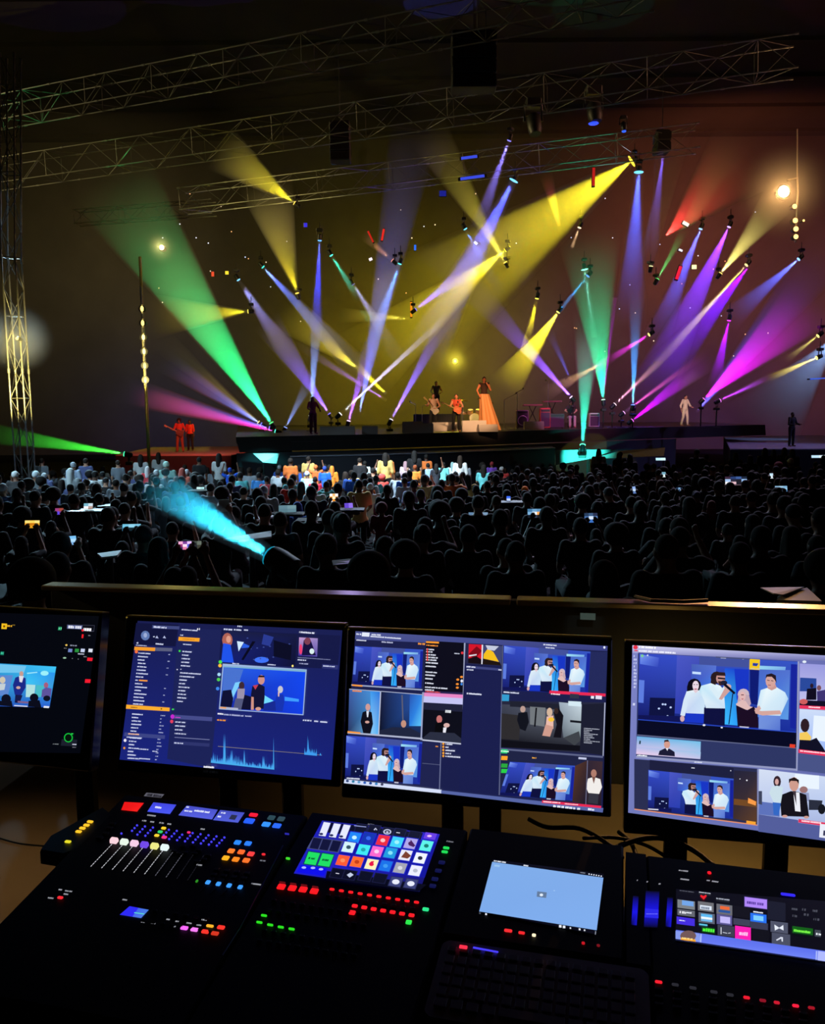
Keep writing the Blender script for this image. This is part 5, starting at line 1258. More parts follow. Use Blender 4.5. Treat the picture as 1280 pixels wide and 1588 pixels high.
for i in range(33):
    y = 261 + i * 16.8
    if y > 790: break
    x = 178 - (y - 260) * .105
    if i == 8: S1.poly([(180, 396), (222, 399), (221, 406), (179, 403)], (240, 150, 60), z); tx(S1, x - 2, y, 10, 6); continue
    if 15 < i < 18: continue
    tx(S1, x + rr.uniform(-2, 2), y, rr.uniform(26, 60), 6)
    if i % 2 == 0 or i > 17: tx(S1, 328 - (y - 240) * .125, y + 8, 8 if i < 18 else 20 * rr.random() + 4, 5, (160, 168, 205))
S1.poly([(118, 520), (333, 535), (332, 553), (116, 540)], (240, 166, 44), z); tx(S1, 140, 530, 32, 5, (120, 70, 20)); S1.ell(292, 541, 4, 4, (110, 70, 20), z)
S1.poly([(110, 657), (310, 672), (308, 690), (106, 676)], (58, 66, 128), z); tx(S1, 128, 661, 52, 6, (250, 190, 150)); tx(S1, 120, 678, 74, 5)
S1.ell(112, 697, 7, 8, (230, 225, 240), z); S1.ell(108, 735, 5, 6, (230, 150, 50), z); tx(S1, 180, 737, 45, 5); tx(S1, 182, 784, 54, 5); tx(S1, 248, 748, 22, 5)
S1.poly([(378, 184), (482, 190), (480, 208), (376, 203)], (240, 160, 40), z); tx(S1, 398, 192, 60, 4, (190, 110, 30)); tx(S1, 386, 172, 14, 6)
tx(S1, 400, 218, 40, 5)
for i, w_ in enumerate((44, 30, 40, 38, 42, 4, 98, 70, 36, 30, 54, 34, 40, 44, 30)):
    y = 253 + i * 17.6; tx(S1, 397 - i * 1.9, y, w_, 6)
S1.ell(383, 254, 5, 5, (60, 220, 70), z); S1.ell(371, 346, 3, 3, (220, 220, 240), z); S1.ell(350, 543, 6, 4, (60, 210, 80), z)
S1.ell(348, 579, 10, 11, (190, 40, 200), z); S1.ell(344, 603, 8, 9, (220, 60, 90), z)
S1.poly([(358, 570), (545, 582), (543, 602), (356, 590)], (66, 72, 132), z); tx(S1, 362, 580, 26, 4, (210, 60, 210))
for i, w_ in enumerate((50, 46, 36, 54)): tx(S1, 362 - i, 602 + i * 19, w_, 6)
S1.poly([(358, 680), (532, 692), (532, 695), (358, 683)], (120, 126, 170), z); S1.poly([(355, 700), (532, 712), (530, 728), (353, 716)], (44, 50, 104), z); tx(S1, 357, 706, 40, 6)
# dark concert picture
S1.poly([(600, 155), (965, 172), (955, 332), (588, 312)], [(26, 30, 70), (20, 24, 60), (14, 16, 50), (20, 30, 110)], z)
S1.ell(620, 200, 26, 36, (170, 96, 84), z); S1.poly([(600, 215), (636, 222), (652, 312), (590, 308)], (30, 80, 225), z); S1.ell(626, 196, 12, 18, (215, 150, 130), z)
S1.poly([(668, 205), (702, 210), (676, 256)], (200, 225, 255), z); S1.poly([(700, 215), (745, 235), (690, 240)], (40, 90, 220), z)
S1.ell(790, 298, 36, 15, (60, 110, 240), z); S1.poly([(800, 170), (850, 185), (830, 230), (790, 220)], (40, 56, 140), z)
for i in range(14): S1.ell(720 + i * 16, 190 + (i * 53) % 110, 5, 3, (60, 76, 150), z, 6)
S1.poly([(745, 205), (760, 207), (700, 300), (690, 296)], (8, 9, 30), z); S1.poly([(850, 200), (940, 225), (935, 300), (850, 280)], (10, 12, 36), z)
tx(S1, 646, 312, 34, 6); tx(S1, 820, 318, 40, 5); S1.ell(944, 328, 5, 6, (250, 230, 120), z)
for y_, c_ in ((308, (70, 220, 70)), (326, (250, 190, 60)), (348, (30, 40, 110)), (370, (160, 210, 240)), (395, (80, 200, 80)), (440, (60, 130, 230))): S1.ell(586 - (y_ - 308) * .1, y_, 9, 9, c_, z, 8)
# blue stage picture with border
S1.poly([(598, 316), (1014, 345), (998, 572), (579, 542)], (150, 175, 215), z)
Q = [(603, 328), (1008, 356), (994, 567), (584, 538)]
S1.poly(Q, [(40, 90, 215), (20, 70, 230), (18, 60, 220), (24, 40, 150)], z)
S1.poly([(603, 328), (1010, 348), (1009, 358), (603, 334)], (120, 170, 200), z)
S1.poly([(605, 335), (700, 345), (650, 500), (590, 520)], (70, 110, 200), z); S1.poly([(660, 410), (690, 405), (640, 500), (625, 498)], (120, 200, 250), z)
S1.poly([(800, 470), (850, 500), (800, 520)], (110, 210, 250), z); S1.poly([(905, 480), (975, 492), (975, 505), (905, 500)], (60, 150, 250), z)
S1.poly([(598, 450), (640, 445), (650, 490), (640, 540), (585, 536)], (14, 16, 50), z); S1.poly([(800, 515), (860, 500), (870, 550), (800, 548)], (22, 40, 140), z)
S1.ell(692, 425, 14, 20, (60, 40, 50), z); S1.poly([(672, 440), (708, 440), (704, 490), (668, 490)], (150, 140, 165), z); S1.poly([(662, 488), (704, 490), (690, 545), (650, 540)], (80, 84, 120), z)
S1.poly([(706, 470), (740, 480), (736, 545), (690, 542)], (16, 16, 46), z)
S1.ell(789, 396, 17, 24, (200, 140, 130), z); S1.poly([(772, 384), (806, 384), (804, 376), (780, 374)], (40, 26, 30), z)
S1.poly([(745, 428), (780, 416), (806, 430), (806, 480), (800, 540), (740, 540), (738, 470)], (18, 18, 50), z); S1.poly([(748, 425), (775, 420), (760, 445)], (190, 60, 80), z); S1.poly([(740, 480), (752, 482), (752, 545), (738, 545)], (200, 140, 125), z); S1.ell(774, 540, 14, 9, (206, 150, 135), z)
S1.ell(884, 444, 13, 18, (190, 190, 200), z); S1.poly([(866, 470), (898, 468), (904, 505), (895, 552), (862, 550), (858, 500)], (22, 50, 170), z); S1.poly([(872, 455), (880, 455), (878, 480), (872, 478)], (215, 180, 175), z)
S1.poly([(582, 528), (675, 536), (674, 546), (581, 538)], (170, 175, 200), z); tx(S1, 586, 530, 24, 7, (240, 150, 50))
S1.poly([(977, 186), (1069, 191), (1066, 282), (973, 277)], [(190, 150, 200), (150, 130, 190), (80, 70, 160), (60, 40, 150)], z)
S1.poly([(1000, 200), (1030, 190), (1045, 230), (1060, 275), (990, 275)], (20, 16, 60), z); S1.ell(1018, 205, 16, 18, (120, 60, 80), z); S1.ell(1040, 255, 12, 14, (210, 230, 230), z); S1.ell(985, 245, 8, 26, (230, 60, 110), z)
tx(S1, 978, 156, 74, 8, (225, 228, 245)); tx(S1, 970, 284, 160, 3, (140, 146, 190)); tx(S1, 970, 294, 42, 6); tx(S1, 978, 312, 42, 6, (160, 165, 205)); S1.poly([(1092, 318), (1170, 324), (1168, 345), (1090, 339)], (44, 50, 110), z); tx(S1, 1096, 324, 54, 6)
tx(S1, 574, 560, 24, 7, (240, 240, 250)); tx(S1, 605, 564, 44, 7, (170, 176, 215)); tx(S1, 656, 568, 46, 7, (170, 176, 215)); tx(S1, 710, 572, 34, 6, (170, 176, 215)); tx(S1, 572, 591, 36, 7, (240, 150, 40)); tx(S1, 996, 592, 40, 7); tx(S1, 1052, 597, 18, 7); tx(S1, 1082, 600, 34, 7)
S1.poly([(575, 724), (1090, 768), (1090, 769.5), (575, 726)], (150, 140, 120), z)
x = 540.
while x < 852:
    base = 806 + (x - 540) * .105; hgt = rr.uniform(8, 46) * (1.2 if x < 680 else .8)
    for q, hh in ((606, 150), (642, 75), (704, 82), (852, 160), (800, 62)):
        if abs(x - q) < 5: hgt = hh
    S1.poly([(x, base), (x + 3, base - hgt), (x + 6.5, base + .6)], [(70, 170, 230), (60, 130, 225), (70, 170, 230)], z); x += 3.6
x = 1004.
while x < 1062:
    base = 765 + (x - 1004) * .09; hgt = rr.uniform(10, 36) + (60 if abs(x - 1019) < 4 else 0)
    S1.poly([(x, base), (x + 3, base - hgt), (x + 6, base + .5)], (60, 150, 230), z); x += 3.6
S1.poly([(1080, 768), (1084, 756), (1090, 769)], (60, 150, 230), z); tx(S1, 508, 820, 50, 9, (235, 235, 245))
S1.build(mA)

# ---- monitor B: many small pictures
S2 = Screen(mplane(551, 980, 1.83), YW, TL); z2 = zm(520, 940, .34375)
cB = [z2(92, 113), z2(1230, 180), z2(1207, 928), z2(42, 795)]; S2.quad(cB)
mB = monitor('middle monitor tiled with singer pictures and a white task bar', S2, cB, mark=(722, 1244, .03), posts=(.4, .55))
P2 = lambda pts, c: S2.poly(pts, c, z2)
t2 = lambda x, y, w_, h, c=(215, 220, 240): tx(S2, x, y, w_, h, c, .075, z2)
P2([(92, 113), (1230, 180), (1207, 928), (42, 795)], [(26, 30, 72), (26, 30, 72), (24, 28, 70), (26, 30, 74)])
P2([(92, 113), (1230, 180), (1228, 202), (90, 150)], [(74, 82, 140), (60, 66, 130), (54, 60, 124), (70, 78, 138)])
P2([(122, 118), (156, 120), (154, 138), (120, 136)], (220, 226, 240)); t2(96, 122, 22, 7); t2(165, 124, 40, 7); t2(160, 133, 140, 6); t2(96, 150, 40, 5); t2(210, 158, 50, 6, (180, 185, 215)); t2(375, 165, 32, 8, (240, 150, 60)); t2(940, 170, 60, 6); t2(950, 184, 40, 5)
S2.ell(1215, 186, 5, 6, (220, 225, 245), z2)
pic4(S2, [z2(90, 180), z2(398, 196), z2(390, 370), z2(78, 352)])
P2([(398, 196), (412, 198), (404, 380), (390, 372)], (30, 34, 70))
P2([(75, 352), (395, 374), (394, 380), (74, 358)], (150, 160, 190)); P2([(78, 352), (125, 356), (124, 363), (77, 359)], (240, 150, 60))
P2([(65, 375), (205, 385), (195, 578), (60, 565)], [(60, 90, 160), (70, 150, 220), (110, 180, 235), (40, 50, 90)]); P2([(160, 385), (205, 387), (195, 578), (165, 575)], [(60, 150, 230), (40, 110, 210), (80, 170, 235), (130, 195, 240)])
S2.ell(149, 455, 11, 16, (200, 150, 145), z2); P2([(125, 478), (145, 470), (166, 478), (172, 530), (160, 574), (128, 572), (116, 520)], (14, 14, 26)); P2([(142, 472), (154, 472), (150, 500), (145, 500)], (210, 215, 230)); S2.ell(146, 522, 10, 6, (205, 155, 145), z2); t2(80, 377, 38, 7, (240, 140, 50))
P2([(208, 385), (395, 400), (388, 600), (200, 582)], [(24, 28, 60), (40, 80, 160), (20, 26, 50), (10, 12, 24)]); P2([(338, 396), (395, 400), (390, 540), (335, 540)], [(40, 80, 170), (50, 130, 220), (90, 190, 240), (40, 120, 215)]); P2([(200, 560), (260, 545), (340, 548), (390, 575), (388, 600), (200, 582)], (30, 36, 60)); S2.ell(310, 530, 12, 17, (190, 140, 120), z2); P2([(300, 400), (306, 400), (310, 515), (304, 515)], (90, 90, 110))
for a in ((65, 375, 205, 385), (208, 385, 395, 400)): P2([(a[0], a[1] - 3), (a[2], a[3] - 3), (a[2], a[3]), (a[0], a[1])], (170, 178, 205))
P2([(204, 383), (209, 384), (200, 580), (195, 578)], (180, 186, 210)); P2([(394, 388), (402, 388), (392, 604), (386, 603)], (150, 158, 190)); P2([(58, 566), (480, 600), (479, 608), (57, 573)], (170, 176, 200)); P2([(58, 562), (115, 568), (115, 575), (57, 570)], (240, 150, 60))
pic4(S2, [z2(52, 582), z2(395, 612), z2(384, 803), z2(46, 776)])
P2([(395, 612), (478, 618), (470, 822), (384, 805)], (30, 34, 76)); t2(455, 628, 10, 5, (240, 150, 50)); P2([(395, 705), (474, 712), (474, 715), (395, 708)], (80, 86, 120)); P2([(478, 600), (482, 600), (474, 828), (470, 828)], (110, 116, 150)); t2(55, 770, 60, 6)
P2([(45, 778), (482, 826), (480, 842), (42, 796)], (205, 214, 240)); P2([(480, 828), (1210, 908), (1207, 928), (480, 842)], (84, 98, 160))
for i, c_ in enumerate(((40, 60, 110), (30, 120, 160), (90, 150, 200), (40, 90, 180), (20, 60, 140), (60, 130, 190), (60, 60, 90))): S2.ell(58 + i * 26, 786 + i * 2.6, 7, 6, c_, z2, 8)
for i in range(9): t2(985 + i * 18 + (30 if i > 6 else 0), 894 + i * 2, 10, 9, (230, 235, 248))
P2([(412, 155), (590, 165), (580, 388), (402, 380)], (12, 12, 26))
P2([(412, 157), (470, 160), (470, 168), (412, 165)], (240, 150, 50))
for i, y in enumerate((172, 190, 201, 214, 226, 237, 250, 266, 292, 306, 322, 342, 360, 372)):
    t2(414 - i * .5, y, rr.uniform(20, 56) + (60 if i == 12 else 0), 6, (250, 150, 60) if i < 1 else (220, 224, 240))
    if i in (1, 2, 3, 4, 5): S2.ell(418, y + 4, 4, 5, (240, 60, 60), z2, 8)
S2.ell(575, 210, 6, 6, (220, 50, 60), z2); t2(540, 210, 20, 4)
for x, y in ((555, 330), (553, 350), (553, 366), (572, 318)): S2.ell(x, y, 7, 5, (240, 140, 50), z2, 8)
S2.ell(573, 336, 6, 7, (225, 225, 240), z2, 8); S2.ell(572, 350, 5, 6, (60, 130, 220), z2, 8); t2(410, 380, 64, 5, (240, 90, 90))
P2([(404, 388), (580, 398), (580, 414), (403, 404)], (225, 130, 190)); P2([(403, 404), (580, 414), (578, 442), (401, 432)], (190, 190, 235))
P2([(401, 434), (578, 444), (572, 615), (396, 598)], (12, 13, 24)); P2([(401, 434), (578, 444), (577, 475), (400, 464)], (30, 32, 56)); S2.ell(472, 508, 13, 18, (190, 110, 110), z2); P2([(455, 525), (490, 520), (500, 580), (450, 575)], (8, 8, 12)); S2.ell(505, 535, 14, 10, (210, 170, 165), z2); P2([(490, 545), (505, 545), (500, 572), (488, 570)], (225, 225, 235)); P2([(400, 590), (430, 565), (540, 570), (572, 595), (572, 615), (396, 598)], (40, 44, 62)); t2(500, 466, 18, 12, (225, 230, 235))
P2([(583, 165), (590, 165), (580, 620), (573, 618)], (150, 156, 185)); P2([(396, 598), (575, 616), (574, 622), (395, 604)], (190, 195, 215))
for i, y in enumerate((618, 632, 646, 660, 673)): S2.ell(490, y, 5, 6, (240, 160, 50), z2, 6); t2(500, y - 2, (28, 14, 42, 24, 96)[i], 6)
P2([(590, 165), (762, 175), (750, 850), (560, 830)], (25, 29, 74)); P2([(592, 168), (760, 178), (758, 268), (590, 258)], (36, 38, 70))
P2([(605, 170), (666, 173), (663, 260), (602, 255)], (205, 20, 40)); P2([(604, 215), (640, 180), (664, 200), (630, 240)], (120, 10, 24)); P2([(602, 235), (640, 225), (663, 240), (663, 260), (602, 255)], (20, 12, 20)); P2([(606, 220), (640, 215), (640, 220), (606, 226)], (220, 225, 235)); P2([(663, 173), (669, 173), (666, 260), (661, 260)], (225, 225, 235))
P2([(669, 173), (756, 179), (751, 266), (666, 261)], (60, 66, 110)); P2([(672, 215), (690, 190), (715, 205), (740, 250), (670, 235)], (235, 185, 30)); P2([(680, 175), (740, 180), (720, 200), (690, 195)], (190, 195, 215)); P2([(670, 235), (745, 252), (750, 266), (666, 261)], (30, 20, 16))
P2([(592, 266), (750, 280), (750, 290), (592, 278)], (60, 66, 120)); t2(595, 268, 36, 6); t2(738, 283, 14, 5); t2(596, 282, 26, 5); t2(596, 388, 62, 7)
pic4(S2, [z2(762, 176), z2(1152, 204), z2(1140, 396), z2(756, 376)])
P2([(1152, 204), (1228, 205), (1218, 405), (1140, 396)], (34, 40, 88)); P2([(968, 378), (1220, 392), (1219, 405), (966, 391)], (225, 40, 80)); t2(975, 390, 42, 6, (250, 220, 230)); P2([(1060, 392), (1100, 395), (1100, 415), (1058, 412)], (46, 50, 70)); P2([(1175, 400), (1203, 402), (1202, 418), (1174, 416)], (220, 215, 235)); P2([(1154, 402), (1168, 403), (1167, 415), (1153, 414)], (225, 228, 240)); t2(762, 382, 68, 6)
P2([(752, 395), (787, 397), (784, 440), (750, 438)], (50, 150, 200))
P2([(752, 425), (1218, 432), (1210, 665), (746, 632)], (36, 38, 60)); Qb = [(755, 440), (1112, 455), (1105, 630), (750, 600)]
P2(Qb, [(60, 64, 80), (90, 95, 110), (40, 42, 52), (20, 20, 28)]); P2([(790, 425), (1110, 445), (1110, 470), (790, 450)], (30, 32, 46)); P2([(1010, 430), (1112, 440), (1108, 600), (1030, 590)], [(150, 165, 180), (190, 205, 215), (110, 125, 130), (90, 100, 110)]); P2([(1052, 425), (1110, 428), (1110, 450), (1052, 446)], (205, 225, 235)); P2([(880, 450), (950, 455), (945, 540), (880, 530)], (110, 115, 120)); P2([(750, 480), (840, 490), (830, 600), (750, 595)], (44, 42, 44))
S2.ell(848, 462, 12, 15, (180, 150, 140), z2); P2([(828, 478), (868, 474), (875, 520), (860, 560), (835, 550), (822, 510)], (16, 18, 28)); S2.ell(968, 475, 13, 20, (205, 175, 150), z2); P2([(955, 495), (985, 490), (985, 550), (950, 545)], (225, 180, 165)); P2([(950, 530), (985, 540), (970, 585), (935, 580)], (200, 150, 135)); S2.ell(975, 508, 14, 10, (240, 190, 60), z2)
P2([(985, 475), (1010, 458), (1030, 490), (1020, 590), (985, 588), (1000, 530)], (18, 16, 24)); S2.ell(998, 470, 10, 14, (50, 36, 34), z2); P2([(1060, 510), (1112, 515), (1112, 525), (1060, 520)], (20, 22, 30)); P2([(1030, 590), (1100, 560), (1108, 600), (1080, 625)], (60, 64, 70)); P2([(750, 600), (1105, 625), (1104, 650), (748, 632)], (14, 14, 22))
P2([(905, 455), (912, 455), (905, 540), (898, 540)], (14, 14, 20))
P2([(1112, 440), (1216, 436), (1208, 668), (1104, 655)], (26, 28, 46))
for i in range(9): t2(1122, 545 + i * 8, rr.uniform(20, 80), 4, (170, 175, 190))
P2([(746, 636), (1208, 672), (1207, 680), (745, 644)], (90, 96, 130)); P2([(1214, 432), (1219, 432), (1210, 672), (1206, 670)], (170, 176, 200))
P2([(745, 645), (1208, 682), (1200, 895), (738, 845)], (30, 34, 66)); 
for y, c_ in ((650, (40, 200, 120)), (680, (250, 160, 40)), (714, (40, 160, 60)), (738, (40, 200, 70))): P2([(752, y - 9), (780, y - 8), (778, y + 10), (750, y + 9)], c_)
t2(750, 646, 30, 6, (210, 255, 225)); t2(890, 676, 16, 6, (240, 170, 60)); P2([(1098, 676), (1134, 679), (1133, 688), (1097, 685)], (190, 196, 225))
pic4(S2, [z2(790, 697), z2(1082, 715), z2(1070, 872), z2(742, 846)])
P2([(1082, 715), (1138, 690), (1128, 888), (1070, 876)], [(80, 50, 40), (60, 40, 40), (30, 26, 44), (60, 40, 40)]); P2([(1138, 690), (1206, 695), (1198, 892), (1130, 884)], [(46, 36, 50), (60, 42, 50), (30, 24, 40), (40, 32, 44)])
S2.ell(1166, 748, 13, 18, (170, 120, 105), z2); P2([(1140, 772), (1165, 764), (1195, 774), (1203, 810), (1190, 840), (1142, 836), (1132, 812)], (232, 228, 225)); P2([(1158, 764), (1174, 764), (1166, 795)], (120, 80, 70)); P2([(1145, 836), (1188, 840), (1184, 886), (1140, 880)], (50, 50, 62)); P2([(1136, 690), (1140, 690), (1132, 888), (1128, 888)], (100, 100, 130))
P2([(935, 868), (1200, 894), (1198, 904), (933, 880)], (225, 40, 80)); t2(940, 872, 76, 5, (255, 220, 230)); t2(1036, 882, 60, 4, (255, 210, 220))
P2([(740, 845), (745, 845), (760, 175), (757, 175)], (90, 96, 130))
S2.build(mB)

# ---- monitor C: editing window with the big picture
S3 = Screen(mplane(981, 1001, 1.745), YW, TL); z3 = zm(940, 960, .265625)
cC = [z3(155, 153), z3(1740, 237), z3(1725, 1352), z3(130, 1130)]; S3.quad(cC)
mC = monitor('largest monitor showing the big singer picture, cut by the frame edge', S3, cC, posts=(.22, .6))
P3 = lambda pts, c: S3.poly(pts, c, z3)
t3 = lambda x, y, w_, h, c=(225, 230, 245), sl=.06: tx(S3, x, y, w_, h, c, sl, z3)
P3(([(155, 153), (1740, 237), (1725, 1352), (130, 1130)]), [(120, 126, 190), (90, 96, 160), (84, 92, 160), (110, 118, 180)])
P3([(155, 153), (1740, 237), (1740, 262), (155, 198)], [(200, 200, 235), (120, 124, 180), (90, 96, 150), (150, 150, 200)])
S3.ell(173, 165, 14, 12, (225, 50, 70), z3); P3([(166, 180), (186, 181), (185, 188), (166, 187)], (225, 60, 80)); t3(195, 156, 90, 12, (250, 250, 255)); t3(192, 180, 215, 10, (235, 235, 250))
for i in range(10): t3(163, 210 + i * 20, 11, 12, (190, 195, 230))
t3(158, 490, 14, 14, (200, 205, 235))
P3([(188, 196), (1124, 246), (1112, 880), (176, 798)], (44, 52, 96)); P3([(188, 196), (1124, 246), (1122, 252), (188, 203)], (60, 66, 120))
pic4(S3, [z3(195, 200), z3(1120, 248), z3(1110, 658), z3(187, 585)])
P3([(187, 583), (1110, 657), (1109, 662), (187, 588)], (40, 70, 190)); P3([(187, 588), (1110, 662), (1108, 748), (182, 672)], (8, 10, 34)); P3([(182, 672), (1108, 748), (1107, 754), (182, 679)], (90, 96, 130))
P3([(838, 232), (898, 236), (896, 297), (836, 293)], (235, 195, 30)); P3([(856, 255), (890, 258), (880, 275), (855, 272)], (40, 60, 150)); t3(845, 284, 46, 8, (200, 190, 160)); t3(670, 220, 24, 8); t3(795, 228, 10, 6); P3([(640, 218), (840, 229), (840, 236), (640, 224)], (70, 76, 110)); S3.ell(212, 214, 8, 9, (120, 200, 140), z3, 8); S3.ell(243, 211, 5, 5, (210, 220, 240), z3, 6)
P3([(1072, 728), (1104, 731), (1102, 752), (1070, 748)], (220, 60, 40)); S3.ell(572, 618, 9, 6, (225, 230, 240), z3, 6); S3.ell(675, 632, 7, 5, (225, 230, 240), z3, 6)
P3([(180, 683), (553, 714), (550, 816), (176, 786)], [(100, 170, 220), (110, 185, 225), (190, 190, 225), (220, 190, 225)]); P3([(178, 745), (553, 775), (550, 816), (176, 786)], [(170, 180, 225), (150, 190, 225), (190, 190, 225), (225, 195, 225)])
S3.ell(356, 730, 18, 25, (205, 150, 135), z3); P3([(340, 722), (340, 706), (362, 702), (372, 722), (366, 714), (346, 714)], (50, 34, 34)); P3([(312, 768), (345, 752), (372, 756), (400, 774), (402, 800), (305, 792)], (26, 26, 50)); P3([(348, 752), (364, 752), (358, 768)], (230, 230, 240)); t3(195, 708, 10, 20, (30, 60, 70)); t3(182, 790, 60, 12, (240, 245, 250))
P3([(176, 796), (550, 826), (1112, 872), (1112, 884), (176, 808)], (140, 146, 185)); t3(515, 830, 40, 6); P3([(1118, 246), (1126, 246), (1116, 884), (1108, 884)], (150, 156, 190))
P3([(165, 815), (885, 872), (883, 1200), (165, 1105)], (40, 44, 78)); P3([(255, 820), (745, 868), (744, 935), (254, 880)], (28, 30, 60)); t3(498, 864, 20, 5); t3(725, 880, 8, 6)
pic4(S3, [z3(247, 878), z3(744, 930), z3(740, 1165), z3(245, 1112)], woman=False)
P3([(745, 880), (880, 890), (878, 1190), (742, 1160)], [(34, 34, 56), (44, 40, 56), (90, 60, 40), (60, 44, 44)]); P3([(745, 1045), (878, 1060), (878, 1095), (744, 1080)], (110, 70, 36)); P3([(828, 1040), (874, 1062), (872, 1085), (826, 1070)], (240, 150, 70)); S3.ell(820, 938, 5, 5, (230, 230, 240), z3, 6); S3.ell(780, 930, 3, 3, (230, 230, 240), z3, 6)
P3([(165, 1103), (882, 1196), (882, 1202), (165, 1109)], (225, 140, 100)); P3([(818, 1172), (872, 1180), (871, 1196), (817, 1188)], (240, 160, 50)); P3([(245, 1102), (305, 1106), (305, 1112), (245, 1108)], (225, 225, 240)); P3([(880, 872), (890, 872), (888, 1200), (880, 1200)], (130, 136, 180))
# right column
P3([(1128, 258), (1740, 290), (1735, 560), (1126, 520)], [(150, 150, 215), (130, 140, 210), (210, 205, 235), (190, 190, 230)]); P3([(1130, 340), (1225, 345), (1225, 420), (1128, 420)], (40, 70, 150)); S3.ell(1198, 388, 10, 14, (40, 24, 40), z3); P3([(1170, 405), (1225, 400), (1225, 470), (1165, 470)], (16, 12, 30)); P3([(1228, 420), (1280, 410), (1300, 480), (1230, 480)], (60, 50, 110)); S3.ell(1240, 400, 13, 16, (120, 80, 90), z3); P3([(1128, 470), (1740, 500), (1735, 525), (1126, 505)], (16, 14, 36)); S3.ell(1150, 480, 24, 16, (200, 90, 90), z3); P3([(1126, 500), (1735, 535), (1735, 555), (1126, 520)], (225, 50, 90)); t3(1180, 507, 60, 8, (255, 220, 230)); S3.ell(1155, 248, 12, 8, (220, 230, 240), z3, 8)
P3([(1126, 522), (1735, 560), (1728, 830), (1120, 760)], [(200, 215, 240), (190, 200, 235), (140, 170, 230), (150, 180, 240)]); P3([(1210, 560), (1330, 570), (1320, 720), (1200, 700)], (225, 235, 250)); S3.ell(1158, 618, 26, 40, (44, 28, 36), z3); P3([(1126, 662), (1170, 655), (1195, 685), (1190, 710), (1126, 705)], (235, 195, 90)); P3([(1126, 702), (1190, 705), (1225, 690), (1262, 745), (1280, 775), (1122, 758)], (16, 16, 36)); P3([(1120, 756), (1728, 828), (1727, 850), (1120, 778)], (225, 50, 90)); t3(1130, 762, 150, 8, (255, 215, 225), .1)
P3([(1118, 778), (1727, 850), (1725, 950), (1115, 880)], (70, 80, 130))
P3([(890, 872), (1725, 965), (1722, 1270), (888, 1150)], [(205, 215, 235), (190, 205, 235), (150, 160, 200), (170, 185, 225)]); P3([(1100, 900), (1240, 910), (1240, 990), (1090, 980)], (225, 235, 245)); P3([(890, 1060), (1010, 1075), (1010, 1150), (888, 1135)], (90, 110, 180)); P3([(888, 1000), (908, 1000), (908, 1080), (888, 1075)], (60, 66, 90))
S3.ell(996, 945, 22, 34, (50, 34, 44), z3); S3.ell(994, 946, 11, 18, (205, 160, 155), z3); P3([(965, 975), (995, 968), (1030, 978), (1020, 1070), (975, 1065), (950, 1010)], (195, 215, 225)); P3([(970, 1065), (1018, 1070), (1005, 1142), (975, 1138)], (50, 100, 190))
S3.ell(1150, 992, 24, 20, (150, 110, 110), z3); P3([(1125, 1010), (1180, 1010), (1185, 1060), (1120, 1050)], (140, 150, 190)); P3([(1180, 1050), (1260, 1055), (1250, 1110), (1180, 1110)], (40, 44, 60)); S3.ell(1255, 1105, 22, 30, (20, 22, 30), z3)
S3.ell(1094, 960, 28, 42, (200, 150, 135), z3); P3([(1064, 955), (1064, 930), (1095, 920), (1122, 935), (1122, 960), (1110, 942), (1075, 940)], (30, 22, 24)); P3([(1025, 1020), (1075, 1000), (1120, 1005), (1165, 1022), (1182, 1150), (1020, 1145), (1015, 1080)], (20, 18, 26)); P3([(1090, 1006), (1125, 1008), (1132, 1120), (1100, 1116)], (228, 230, 238)); P3([(1085, 1000), (1105, 1000), (1108, 1085), (1095, 1030)], (60, 50, 60)); S3.ell(1040, 1146, 16, 8, (200, 150, 140), z3); S3.ell(1165, 1152, 15, 8, (200, 150, 140), z3)
P3([(1120, 1162), (1725, 1245), (1724, 1268), (1118, 1182)], (215, 50, 90)); t3(1138, 1168, 110, 9, (250, 215, 225), .12); P3([(888, 1135), (1118, 1168), (1118, 1185), (1725, 1270), (1725, 1352), (886, 1235)], (80, 90, 150)); P3([(1245, 1190), (1330, 1200), (1325, 1280), (1240, 1268)], (225, 228, 240)); P3([(1265, 1228), (1300, 1232), (1298, 1262), (1262, 1258)], (60, 60, 90))
S3.build(mC)

# ---- side monitor at the left
S0 = Screen(mplane(60, 960, 1.9), 14, 12); z0 = zm(0, 930, .18868)
cD = [z0(-520, 92), z0(815, 135), z0(660, 1262), z0(-620, 1240)]; S0.quad(cD)
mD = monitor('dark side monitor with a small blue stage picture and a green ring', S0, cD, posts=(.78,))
P0 = lambda pts, c: S0.poly(pts, c, z0)
t0 = lambda x, y, w_, h, c=(215, 220, 240): tx(S0, x, y, w_, h, c, .05, z0)
P0([(-520, 92), (815, 135), (660, 1262), (-620, 1240)], [(5, 6, 14), (5, 7, 14), (4, 6, 14), (4, 6, 14)])
P0([(15, 195), (60, 197), (56, 242), (12, 240)], (235, 185, 30)); P0([(28, 210), (45, 211), (43, 228), (26, 227)], (120, 80, 10)); t0(62, 208, 38, 14, (230, 170, 40)); t0(105, 204, 16, 8, (150, 120, 40))
P0([(482, 222), (510, 223), (505, 252), (477, 250)], (30, 130, 90)); t0(486, 228, 18, 16, (120, 230, 170)); P0([(8, 425), (36, 427), (32, 456), (4, 454)], (20, 110, 90)); t0(8, 432, 22, 14, (60, 190, 150))
P0([(553, 203), (780, 210), (774, 262), (740, 262), (742, 246), (552, 240)], (60, 62, 80)); P0([(556, 206), (777, 213), (771, 256), (552, 236)], (10, 11, 20)); P0([(556, 208), (680, 212), (676, 244), (552, 236)], (90, 100, 150)); t0(565, 212, 105, 22, (225, 228, 240)); t0(690, 232, 50, 24, (240, 240, 245))
